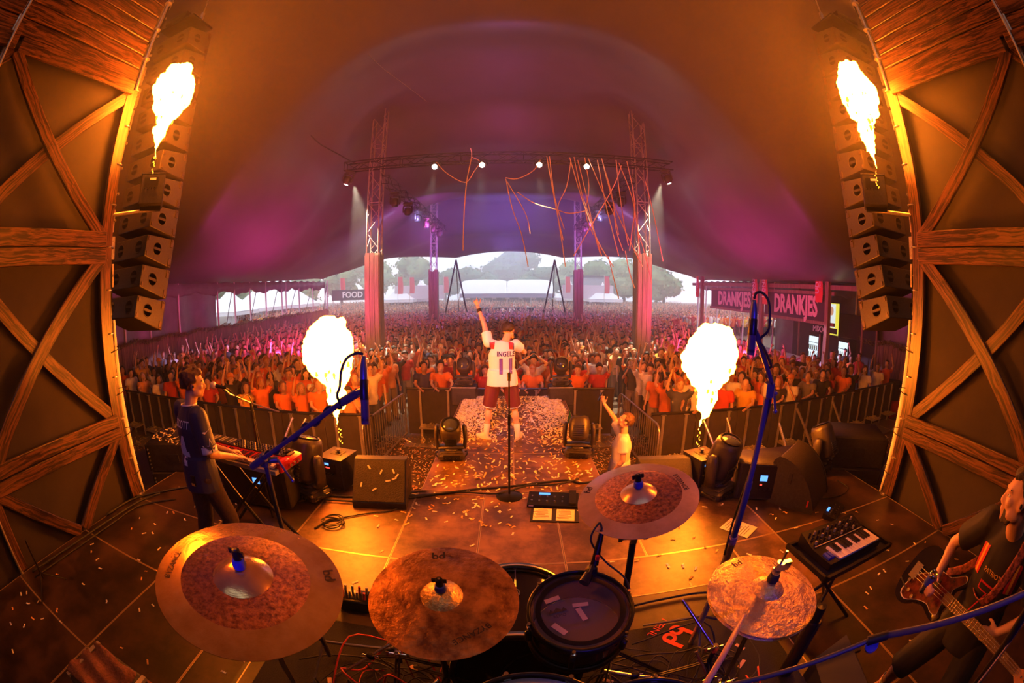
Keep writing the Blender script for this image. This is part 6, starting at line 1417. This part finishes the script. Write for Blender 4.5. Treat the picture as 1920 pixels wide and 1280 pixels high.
HR['cap'] = mb.mesh('cap', mCap, True)
EY = [MB().ball((s*.030, .104, 1.663), (.012, .006, .006), 6).mesh('eye', mHairD, True) for s in (-1, 1)]
def member(name, me, mat, t):
    o = bpy.data.objects.new(name, me); C.objects.link(o); o.parent = t
    o.material_slots[0].link = 'OBJECT'; o.material_slots[0].material = mat; return o
rnd = random.Random(11)
spots = []
def row(x0, x1, y, n, zone, r):
    for k in range(n):
        x = x0+(x1-x0)*(k+.5)/n+rnd.uniform(-.12, .12); spots.append((x, y+rnd.uniform(-.08, .12)+(0), zone, r, k))
def yb(x): return 7.38+max(0, abs(x)-4.5)*(.16 if x > 0 else .05)      # line of the front barrier either side
for r in range(10):
    for sx in (-1, 1):
        x_end = 12.4; n = 17 if r < 6 else 19
        for k in range(n):
            ax = 3.0+(x_end-3.0)*(k+.5)/n+rnd.uniform(-.13, .13); x = sx*ax
            if ax > 9.5 and rnd.random() < .42: continue
            if sx > 0 and ax > 9.0 and r > 4: continue
            spots.append((x, yb(x)+.38+.62*r+rnd.uniform(-.1, .12), 'left' if sx < 0 else 'right', r, k))
for r in range(9):
    for k in range(9):
        x = -2.45+4.9*(k+.5)/9+rnd.uniform(-.1, .1); spots.append((x, 9.95+.62*r+rnd.uniform(-.1, .1), 'centre', r, k))
spots.sort(key=lambda s: s[0]**2+s[1]**2)
near = spots[:296]; rest = spots[296:]
ORD = ('first', 'second', 'third', 'fourth', 'fifth', 'sixth', 'seventh', 'eighth', 'ninth', 'tenth', 'eleventh')
seen = {}
pk = list(POSES); ck = ['orange']*6+['deep orange']*3+['red']*3+['white']*4+['yellow']*2+['black']*4+['navy']+['pale orange']*3+['grey']
DX = [(-4.46, 13.3), (4.2, 13.3)]
for i, (x, y, zone, r, k) in enumerate(near):
    if any(abs(x-a) < .5 and abs(y-b) < .5 for a, b in DX): continue
    pose = rnd.choices(pk, (5, 4, 3, 4, 2, 1.5, 2, 1))[0]; hst = rnd.choices(('short', 'long', 'curly', 'bun', 'cap'), (6, 5, 2, 1, 1))[0]; hc_ = rnd.choices(list(mHairs), (6, 4, 2, 1))[0]; col = rnd.choice(ck)
    if r == 0 and rnd.random() < .45: pose = 'arms reaching forward'
    hs_ = {'short': 'short %s hair', 'long': 'long %s hair', 'curly': 'curly %s hair', 'bun': '%s bun hair', 'cap': 'orange cap'}[hst]; hs_ = hs_ % hc_ if '%' in hs_ else hs_
    where = {'left': 'left of runway', 'right': 'right of runway', 'centre': 'behind runway'}[zone]
    rz = math.atan2(x-0, -(0-y)) ; face = pi - math.atan2(-x, y)*1.0
    face = math.atan2(-(0-x), (3-y)) + rnd.uniform(-.35, .35)
    lab = 'fan in %s shirt, %s, %s, %s row %s' % (col, hs_, pose, ORD[r], where)
    if lab in seen:
        for c2 in ck[::-1]:
            l2 = 'fan in %s shirt, %s, %s, %s row %s' % (c2, hs_, pose, ORD[r], where)
            if l2 not in seen: lab, col = l2, c2; break
    if len(lab.replace('-', ' ').split()) > 16: lab = lab.replace('fan in ', '')
    seen[lab] = 1
    sc = rnd.uniform(.93, 1.05) if hst != 'long' else rnd.uniform(.88, .98)
    t = thing('person', lab, 'person', (x, y, G), face, 'standing crowd facing the stage', sc)
    b, s_ = PR[pose]; sk = rnd.choice(mSkins)
    member('body', b, sk, t); member('shirt', s_, mShirts[col], t); member('trousers', TR, rnd.choice(mPants), t); [member('shoe', q_, mRubber, t) for q_ in SH]; member('hair' if hst != 'cap' else 'cap', HR[hst], mHairs[hc_] if hst != 'cap' else mCap, t); [member('eye', q_, mHairD, t) for q_ in EY]
# beyond the nearest three hundred: one packed mass, every figure with head, hair, trunk, arms and legs
def low(mb, x, y, s, face, cm, hm, pose, sk):
    T = MX.Translation((x, y, G)) @ MX.Rotation(face, 4, 'Z') @ MX.Diagonal((s, s, s, 1)); b = len(mb.v)
    mb.rings([((0, 0, .8), .16, .12), ((0, 0, 1.0), .155, .115), ((0, 0, 1.3), .185, .12), ((0, 0, 1.45), .17, .09), ((0, 0, 1.50), .06, .055)], 7, cm)
    mb.cyl((0, -.01, 1.46), (0, 0, 1.58), .05, n=5, mi=sk, caps=False); mb.ball((0, .02, 1.645), (.075, .09, .115), 7, sk); mb.ball((0, -.01, 1.69), (.088, .098, .088), 7, hm)
    for sd in (-1, 1):
        mb.cyl((sd*.09, 0, .88), (sd*.11, 0, .05), .09, .06, 4, False, 9)
        a = V((sd*.18, 0, 1.42))
        up = (pose == 2) or (pose == 1 and sd > 0) or (pose == 3 and sd < 0)
        e, w = (V((sd*.27, .1, 1.62)), V((sd*.20, .16, 1.90))) if up else (V((sd*.25, .04, 1.18)), V((sd*.18, .22, 1.08)))
        mb.cyl(a, a+(e-a)*.55, .062, n=5, mi=cm); mb.cyl(a+(e-a)*.5, e, .042, .036, 5, False, sk); mb.cyl(e, w, .036, .026, 5, False, sk); d = (w-e).normalized(); mb.ball(w+d*.06, (.03, .02, .06), 5, sk, fr(d))
    for j in range(b, len(mb.v)): mb.v[j] = tuple(T @ V(mb.v[j]))
cmats = [mShirts[k] for k in ('orange', 'deep orange', 'red', 'white', 'yellow', 'black', 'navy', 'pale orange', 'grey')]+[mBlackC]+[mHairD, mHairB, mHairL]+mSkins
mb = MB(); N_ = 0
def put(x, y):
    low(mb, x, y, rnd.uniform(.92, 1.06), math.atan2(x, 3-y)+rnd.uniform(-.4, .4), rnd.choices(range(9), (6, 3, 4, 4, 1.5, 5, 2, 3, 1))[0], rnd.choices((10, 11, 12), (6, 3, 1.4))[0], rnd.choices((0, 1, 2, 3), (7, 2, 1.6, 2))[0], rnd.choice((13, 14, 15)))
for s_ in rest: put(s_[0], s_[1])
y = 13.6
while y < 62:
    dx = .50 if y < 24 else .56 if y < 38 else .72; x1 = 12.3 if y < 31 else 24; x = -x1
    while x < x1:
        px_, py_ = x+rnd.uniform(-.16, .16), y+rnd.uniform(-.15, .15)
        bar = (px_ > 8.8 and 9 < py_ < 27); mast = any(abs(px_-a) < .45 and abs(py_-b) < .45 for a, b in ((-4.46, 13.3), (4.2, 13.3), (-4.75, 25.6), (4.0, 25.6)))
        mix = abs(px_+.3) < 3 and 36 < py_ < 41
        if not bar and not mast and not mix: put(px_, py_)
        x += dx
    y += .56 if y < 24 else .68 if y < 38 else .95
o = mb.build('crowd', cmats, None, True); tag(o, 'dense festival crowd in mostly orange and red, filling the tent to the far opening', 'crowd', kind='stuff')
# ================================================================ THE BAR ON THE RIGHT
mBan = M('banner_cloth', (.045, .02, .025), .7); mBanT = M('banner_lettering', (.70, .45, .36), .6); mFlag = M('flag_cloth', (.62, .03, .03), .7)
BX = 11.0
def bar_banner(pa, pb, z0, z1, label, size):
    a = PX(pa[0], pa[1], BX); b = PX(pb[0], pb[1], BX); ya, yb_ = a.y, b.y
    t = thing('bar_banner', label, 'banner', (BX, (ya+yb_)/2, z0)); L = abs(ya-yb_)
    MB().box((0, 0, (z1-z0)/2), (.02, L, z1-z0)).build('banner_cloth', mBan, t, False)
    text('DRANKJES', size, mBanT, 'lettering', t, T3((-.014, 0, (z1-z0)/2), (0, -1, 0), (0, 0, 1)), .004, font_w=L*.80/(size*5.6), outline=.04)
    for z in (-.06, z1-z0+.06): MB().box((.05, 0, z), (.1, L+.4, .12)).build('timber_rail', mWoodB, t, False)
    return ya, yb_
bar_banner((1334, 560), (1426, 575), 1.55, 2.45, 'farther drinks banner with pale capitals, half washed out by haze', .95)
bar_banner((1434, 575), (1556, 600), 1.50, 2.45, 'nearer drinks banner with big pale capitals on black cloth', 1.0)
for px, lb in ((1316, 'far'), (1428, 'middle'), (1552, 'near')):
    p = PX(px, 580, BX-.1); zt = PX(px, 518 if px < 1500 else 503, BX-.1).z
    t = thing('timber_post', 'rough timber post carrying red flags, the %s one of the bar' % lb, 'post', (p.x, p.y, G)); MB().box((0, 0, (zt-G)/2), (.2, .2, zt-G), bev=.02).build('post_shaft', mWoodB, t)
    for s in ((1, -1) if px == 1428 else (1,)):
        f = thing('flag', 'red flag with white letters on the %s bar post%s' % (lb, '' if px != 1428 else (', farther side' if s > 0 else ', nearer side')), 'flag', (p.x-.12, p.y+s*.42, zt-1.2))
        MB().grid(lambda u, v: V((.03*sin(5*v+3*u), -.2+.4*u, 1.2*v)), 8, 14).build('flag_cloth', mFlag, f, True)
        text('UDNZ', .30, mWhite, 'lettering', f, T3((-.06, .04, .72), (0, 0, 1), (0, 1, 0)), .003); text('FESTIVAL', .10, mWhite, 'lettering', f, T3((-.06, -.13, .72), (0, 0, 1), (0, 1, 0)), .003)
t = thing('timber_beam', 'long horizontal timber beam running past the bar to the right', 'beam', (BX, 12, 0))
a = PX(1300, 545, BX); b = PX(1640, 575, BX); MB().bar((0, a.y-12, 2.75), (0, b.y-12, 2.72), .14, .16).build('beam_shaft', mWoodB, t, False)
# bar body, shelves, fridges, screen
t = thing('bar_counter', 'pale bar counter behind the crowd under the drinks banners', 'counter', (11.2, 14.4, G)); MB().box((0, 0, .55), (.6, 6.6, 1.1)).build('counter_front', M('counter_paint', (.35, .28, .22), .6), t, False); MB().box((0, 0, 1.13), (.75, 6.8, .06), bev=.01).build('counter_top', mWhite, t)
t = thing('bar_hut', 'dark boarded bar hut with open hatches', 'hut', (13.0, 13.4, G)); MB().box((0, 0, 1.5), (.15, 5.6, 3.0)).build('back_panel', mBlackC, t, False)
mFri = E('fridge_light', (.75, .9, 1), 1.3)
for (px, py, w_, lb) in ((1530, 640, .8, 'left'), (1586, 640, .7, 'right')):
    p = PX(px, py, 12.6); t = thing('drinks_fridge', 'lit glass-door drinks fridge at the back of the bar, %s one' % lb, 'fridge', (12.7, p.y, G)); MB().box((.05, 0, 1.05), (.6, w_, 2.1), bev=.02).build('cabinet', mBlackM, t); MB().box((-.256, 0, 1.15), (.01, w_*.8, 1.6)).build('lit_door', mFri, t, False)
    for k in range(5): MB().box((-.27, 0, .5+.3*k), (.02, w_*.8, .02)).build('shelf', mBlackM, t, False)
    for k in range(20): MB().cyl((-.275, -w_*.34+.17*w_*(k % 5), .52+.3*(k//5)), (-.275, -w_*.34+.17*w_*(k % 5), .70+.3*(k//5)), .03, .02, n=6).build('bottle', M('bottle_mix', (.1, .3, .1), .3) if k == 0 else bpy.data.materials['bottle_mix'], t)
p = PX(1538, 617, 12.5); text('MIXX', .34, mWhite, 'lettering', bpy.data.objects['bar_hut'], T3((12.4-13, p.y-13.4, p.z-G), (0, -1, 0), (0, 0, 1)), .01)
p = PX(1562, 598, 12.2); t = thing('screen', 'bright screen with a figure on yellow and white, above the bar', 'screen', p); MB().box((0, 0, 0), (.08, .9, 1.3), bev=.01).build('frame', mBlackM, t)
MB().box((-.045, 0, .0), (.01, .82, 1.2)).build('picture', E('screen_yellow', (.9, .8, .08), 1.0), t, False); MB().box((-.052, .05, .12), (.006, .5, .9)).build('pale_shape', E('screen_white', (.8, .9, .9), 1.0), t, False); MB().ball((-.056, .05, .3), (.008, .13, .17), 10).build('face_shape', E('screen_face', (.75, .35, .2), .8), t); MB().box((-.058, 0, -.45), (.006, .7, .2)).build('caption_bar', mBlackC, t, False)
for k, (px, py) in enumerate(((1500, 612), (1535, 700), (1622, 560), (1640, 700))):
    p = PX(px, py, 12.4); t = thing('lean_post', 'rough pole leaning by the bar, %s from the stage' % ('farthest', 'short one second', 'third', 'nearest')[k], 'post', (p.x, p.y, G)); MB().cyl((0, 0, 0), (0, .15, 4.2 if k != 1 else 2.1), .05, .04, n=8).build('shaft', mWoodB, t)
t = thing('bin', 'dark bin standing on a red crate by the right fence', 'bin', (12.3, 8.9, G)); MB().lathe([(.001, .5), (.28, .5), (.33, 1.05), (.36, 1.06), (.34, 1.1), (.3, 1.06)], n=20).build('tub', mBlackM, t); MB().box((0, 0, .25), (1.1, .8, .5), bev=.02).build('red_crate', mRedInk, t)
# ================================================================ BEYOND THE TENT
def foliage(mb, c, r, n, rs):
    c = V(c); b0_ = len(mb.v); mb.ball(c, tuple(a*.8 for a in r), 16)
    for i_ in range(b0_, len(mb.v)): p_ = V(mb.v[i_]); mb.v[i_] = tuple(c+(p_-c)*(1+.35*noise.noise(p_*.5)))
    for k in range(n):
        d = V((rs.gauss(0, 1), rs.gauss(0, 1), rs.gauss(0, 1))).normalized(); q = .84+.33*noise.noise(d*2.3+c); p = c+V((d.x*r[0], d.y*r[1], d.z*r[2]))*q*rs.uniform(.82, 1.05)
        s = rs.uniform(.3, .6)*max(.5, r[2]*.24); e = V((rs.gauss(0, 1), rs.gauss(0, 1), rs.gauss(0, 1))).normalized(); f = d.cross(e).normalized(); g_ = (d*.4+e).normalized()
        mb.add([p-f*s, p-g_*s, p+f*s, p+g_*s], [(0, 1, 2, 3)])
mLeaf = [M('leaf_mid', (.12, .22, .08), .8, col2=(.22, .36, .13), scale=.5), M('leaf_dark', (.07, .15, .08), .8, col2=(.12, .24, .12), scale=.5), M('leaf_pale', (.24, .36, .16), .8, col2=(.36, .48, .24), scale=.5)]
mBark = M('bark', (.06, .045, .035), .9)
rs = random.Random(5)
for k, (px, py, Y, w, mi, lb) in enumerate(((640, 505, 62, 60, 0, 'rounded tree at the far left edge of the opening'), (700, 492, 70, 70, 2, 'pale leafy tree left of the near left mast'), (770, 488, 74, 60, 0, 'tall pale tree behind the left food tents'), (835, 512, 84, 60, 1, 'dark low tree behind the left A-frame mast'), (885, 510, 88, 70, 1, 'spreading dark conifer over the left half of the bar tent'), (955, 478, 104, 95, 1, 'big domed tree at the centre of the opening'), (1010, 508, 86, 70, 1, 'spreading dark conifer over the right half of the bar tent'), (1075, 500, 80, 55, 2, 'thin pale tree behind the right A-frame mast'), (1125, 500, 68, 70, 0, 'round tree between the two right masts'), (1170, 498, 62, 60, 2, 'pale tree beside the near right mast'), (1245, 510, 58, 60, 0, 'tree at the right end of the opening'), (1210, 505, 60, 40, 2, 'slender tree just right of the near right mast'))):
    p = PY(px, py, Y); top = p.z; wm = w/800*Y; t = thing('tree', lb, 'tree', (p.x, Y, G)); h = max(4, top-G); mb = MB()
    for j in range(4): foliage(mb, (rs.uniform(-.3, .3)*wm, rs.uniform(-1, 1), h*(.55+.12*j)), (wm*.5, wm*.4, h*.27), 330, rs)
    mb.build('crown', mLeaf[mi], t, False); MB().cyl((0, 0, 0), (0, 0, h*.6), .35, .18, n=8).build('trunk', mBark, t)
for (px, X, lb) in ((440, -34, 'behind the white marquees at the left'), (560, -30, 'left of the opening over the marquees'), (1410, 34, 'outside the right open bays'), (1480, 30, 'behind the bar, through the right bays')):
    p = PX(px, 515, X); t = thing('tree', 'leafy tree '+lb, 'tree', (p.x, p.y, G)); mb = MB()
    for j in range(4): foliage(mb, (rs.uniform(-1, 1), rs.uniform(-2, 2), 2.5+1.1*j), (3, 3.5, 1.8), 260, rs)
    mb.build('crown', mLeaf[j % 3], t, False); MB().cyl((0, 0, 0), (0, 0, 4), .25, n=8).build('trunk', mBark, t)
# far bar tent: two curved white roof bays over a dark front
mRoof = M('marquee_pvc', (.82, .82, .84), .45); a = PY(862, 553, 56); b = PY(1040, 553, 56); top = PY(950, 524, 60).z; ev = PY(950, 550, 56).z
t = thing('bar_marquee', 'long white curved-roof bar marquee at the far end of the field', 'marquee', ((a.x+b.x)/2, 56, G)); W2 = (b.x-a.x)/2
for s in (0, 1): MB().grid(lambda u, v: V((-W2+W2*s+W2*u*.985, -.2+4.5*v, (ev-G)+(top-ev)*sin(pi/2*min(1, v*1.15))*(1-.12*(abs(u-.5)*2)**6))), 14, 10).build('roof_bay', mRoof, t, True)
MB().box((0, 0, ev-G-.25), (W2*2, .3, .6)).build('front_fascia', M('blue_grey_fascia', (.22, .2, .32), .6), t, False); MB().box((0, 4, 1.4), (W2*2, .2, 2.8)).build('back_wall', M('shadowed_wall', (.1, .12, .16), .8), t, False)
for k in range(5): MB().cyl((-W2+W2*k/2, 0, 0), (-W2+W2*k/2, 0, ev-G), .07, n=8).build('pole', mAlu, t)
for k in range(7): MB().box((-W2+W2*(k+.5)/3.5, 1.5, 2.2), (.6, .4, .4)).build('counter_shelf', mWhite, t, False)
def pagoda(x, y, w, h, label):
    t = thing('pagoda_tent', label, 'tent', (x, y, G))
    m = MB(); n = 12; vs = []
    for j in range(7):
        f = j/6; r = w/2*(1-f)**1.6+.03
        for i in range(4): vs.append((r*(1, -1, -1, 1)[i], r*(1, 1, -1, -1)[i], 2.3+(h-2.3)*f))
    fs = [(4*j+i, 4*j+(i+1) % 4, 4*j+4+(i+1) % 4, 4*j+4+i) for j in range(6) for i in range(4)]; m.add(vs, fs); m.box((0, 0, 2.15), (w, w, .35)); m.build('peaked_roof', mRoof, t, False)
    for i in range(4): MB().cyl((w*.48*(1, -1, -1, 1)[i], w*.48*(1, 1, -1, -1)[i], 0), (w*.48*(1, -1, -1, 1)[i], w*.48*(1, 1, -1, -1)[i], 2.2), .05, n=6).build('pole', mAlu, t)
    MB().box((0, w*.45, 1.1), (w*.9, .05, 2.2)).build('side_wall', mRoof, t, False)
for (px, Y, w, h, lb) in ((788, 52, 4, 4.6, 'small white pagoda tent left of the far bar marquee'), (752, 50, 4, 4.2, 'white pagoda tent left of the far left mast'), (1130, 50, 4, 4.3, 'white pagoda tent right of the far right mast'), (1070, 54, 4, 4.4, 'white pagoda tent behind the right A-frame mast')):
    p = PY(px, 550, Y); pagoda(p.x, Y, w, h, lb)
for (px, X, w, h, lb) in ((430, -24, 4, 4.4, 'white pagoda tent outside the left bays, nearest the stage'), (490, -25, 5, 5.2, 'tall white pagoda tent outside the left bays'), (545, -24, 5, 5.0, 'white pagoda tent outside the left bays, farthest from the stage'), (1400, 25, 5, 4.6, 'white pagoda tent outside the right bays')):
    p = PX(px, 560, X); pagoda(p.x, p.y, w, h, lb)
def far_flag(px, Y, label):
    p = PY(px, 550, Y); t = thing('beach_flag', label, 'flag', (p.x, Y, G)); MB().cyl((0, 0, 0), (0, 0, 5.0), .03, n=6).build('pole', mAlu, t); MB().grid(lambda u, v: V((.55*u+.05*sin(4*v), .05*sin(3*u), 3.0+1.8*v)), 4, 8).build('flag_cloth', M('pink_red_flag', (.65, .10, .12), .7) if 'pink_red_flag' not in bpy.data.materials else bpy.data.materials['pink_red_flag'], t, True)
for px, Y, lb in ((746, 44, 'left pair, left'), (768, 46, 'left pair, right'), (832, 48, 'beside the far left mast'), (1060, 48, 'beside the far right mast'), (1133, 44, 'right of the far right mast'), (638, 40, 'by the food sign')): far_flag(px, Y, 'red beach flag %s, far over the crowd' % lb)
mSign = M('dark_sign', (.03, .03, .05), .6)
p = PY(654, 553, 38); t = thing('food_sign', 'long dark sign reading FOOD in white capitals, left of the near left mast', 'sign', (p.x, 38, G)); MB().box((0, 0, p.z-G), (3.6, .1, 1.0)).build('sign_board', mSign, t, False); text('FOOD', .75, mWhite, 'lettering', t, T3((.4, -.06, p.z-G), (1, 0, 0), (0, 0, 1)), .01, outline=.02)
for s in (-1, 1): MB().cyl((s*1.7, 0, 0), (s*1.7, 0, p.z-G), .05, n=6).build('leg', mAlu, t)
for px, lb in ((790, 'left'), (1100, 'right')): p = PY(px, 548, 50); t = thing('pale_banner', 'pale washed-out banner on the %s of the far marquee' % lb, 'banner', (p.x, 49, G)); MB().box((0, 0, 3.1), (6, .06, 1.6)).build('banner_cloth', M('pale_cloth_'+lb, (.6, .5, .55), .7), t, False); [MB().cyl((s*3, 0, 0), (s*3, 0, 3.9), .05, n=6).build('pole', mAlu, t) for s in (-1, 1)]
p = PY(1122, 541, 60); t = thing('house', 'flat-roofed house among the trees on the right', 'building', (p.x, 64, G)); MB().box((0, 0, 2.6), (7, 5, 5.2)).build('wall', M('grey_render', (.35, .36, .4), .8), t, False); MB().box((0, 0, 5.3), (7.4, 5.4, .25)).build('roof', mSign, t, False); [MB().box((-2.2+2.2*k, -2.52, 3.2), (1.2, .06, 1.1)).build('window', M('window_glass', (.1, .13, .18), .1) if k == 0 and 'window_glass' not in bpy.data.materials else bpy.data.materials['window_glass'], t, False) for k in range(3)]
# mixing desk island in the crowd
t = thing('mixing_island', 'dark mixing-desk platform with racks in the middle of the crowd', 'platform', (-.3, 38.5, G)); MB().box((0, 0, .3), (5.2, 3.6, .6)).build('platform', mBlackC, t, False)
for k in range(5): MB().box((-2+1*k, -1.2, 1.2), (.8, .6, 1.2), bev=.02).build('rack', mBlackM, t)
MB().box((.3, -1.55, 1.55), (.5, .02, .3)).build('lit_screen', mFri, t, False)
# ================================================================ CONFETTI
mConf2 = M('white_confetti', (.85, .80, .70), .6); mConf3 = M('orange_confetti', (.80, .42, .12), .6)
cme = []
for k in range(6):
    r2 = random.Random(k); L_ = .055; pts = [(-L_/2+L_*i/4, r2.uniform(-.004, .004), .001+.006*abs(sin(i*1.1+k))*(k % 3 > 0)) for i in range(5)]
    vs = [(x, y-.009, z) for x, y, z in pts]+[(x, y+.009, z) for x, y, z in pts]+[(x, y-.009, z+.0008) for x, y, z in pts]+[(x, y+.009, z+.0008) for x, y, z in pts]
    fs = [(10+i, 11+i, 16+i, 15+i) for i in range(4)]+[(5+i, 6+i, 1+i, i) for i in range(4)]+[(i, i+1, 11+i, 10+i) for i in range(4)]+[(6+i, 5+i, 15+i, 16+i) for i in range(4)]
    cme.append(MB().add(vs, fs).mesh('confetti_strip', [mConf, mConf2, mConf3][k % 3]))
rc = random.Random(31)
def zone_pt():
    z = rc.random()
    if z < .22: return rc.gauss(-.6, .5), rc.gauss(4.0, .25), 'near the left monitor and deck edge'
    if z < .36: return rc.uniform(-4.4, -2.6), rc.uniform(1.2, 4.2), 'on the dark deck beside the keyboard player'
    if z < .50: return rc.uniform(-4.4, -1.6), rc.uniform(-.2, 2.0), 'on the dark deck at the lower left'
    if z < .66: return rc.uniform(-.9, 1.0), rc.uniform(4.4, 5.9), 'on the foot of the runway'
    if z < .84: return rc.uniform(1.2, 3.6), rc.uniform(2.2, 4.1), 'on the deck around the right monitor'
    if z < .92: return rc.uniform(2.6, 4.4), rc.uniform(.4, 3.2), 'on the deck beside the small synthesizer'
    return rc.uniform(-1.5, 2.2), rc.uniform(2.4, 4.0), 'on the bright middle of the deck'
for k in range(300):
    x, y, lb = zone_pt()
    if y > 4.35 and abs(x) > 1: y = 4.2
    o = bpy.data.objects.new('confetti_strip', cme[k % 6]); C.objects.link(o); o.location = (x, y, .003); o.rotation_euler = (0, 0, rc.random()*6.28); s = rc.uniform(.75, 1.15); o.scale = (s, s, 1)
    tag(o, 'small %s paper confetti strip lying %s' % (('pale yellow', 'white', 'orange')[k % 3], lb), 'confetti', 'paper confetti strewn on the stage deck')
def litter(n, fn, label, mats, name='confetti_drift', rz=.5):
    mb = MB()
    for k in range(n):
        x, y, z = fn(); q = Euler((rc.uniform(-rz, rz), rc.uniform(-rz, rz), rc.random()*6.28)).to_matrix(); c = V((x, y, z)); a, b = .028, .009
        mb.add([c+q @ V(p) for p in ((-a, -b, 0), (a, -b, 0), (a, b, 0), (-a, b, 0))], [(0, 1, 2, 3)], k % len(mats))
    o = mb.build(name, mats, None, False); tag(o, label, 'confetti', kind='stuff')
def rw():
    while True:
        y = rc.uniform(5.9, 8.75); u = rc.random(); x = (rc.choice((-1, 1)))*(1.0-abs(rc.gauss(0, .32))) if u < .86 else rc.uniform(-.9, .9)
        if abs(x) < 1.05 and rc.random() < ((y-5.6)/2.6)**1.2: return x, y, .006+rc.random()*.03
litter(5200, rw, 'thick drift of pale confetti along both sides of the runway', [mConf, mConf2, mConf])
litter(1000, lambda: (rc.uniform(-1, 1.05), rc.uniform(4.45, 8.7), .005+rc.random()*.01), 'loose confetti scattered over the runway', [mConf, mConf2, mConf3])
litter(4200, lambda: ((rc.choice((-1, 1)))*rc.uniform(1.15, 3.4), rc.uniform(4.6, 9.4), G+.035+rc.random()*.03), 'confetti trodden into the pit floor either side of the runway', [mConf, mConf3])
litter(3800, lambda: ((rc.choice((-1, 1)))*rc.uniform(3, 10), rc.uniform(5.0, 7.3), G+.035+rc.random()*.03), 'confetti on the pit floor along the side barriers', [mConf, mConf3])
0 and litter(90, lambda: (-1.42+rc.uniform(-.3, .3), 4.35+rc.uniform(-.2, .25), .43), 'few confetti strips on top of the left floor monitor', [mConf], 'confetti_sprinkle')
litter(140, lambda: (-4.75+rc.uniform(-.42, .42), 4.25+rc.uniform(-.32, .32), .425), 'confetti strips lying on the left bass cabinet', [mConf], 'confetti_sprinkle')
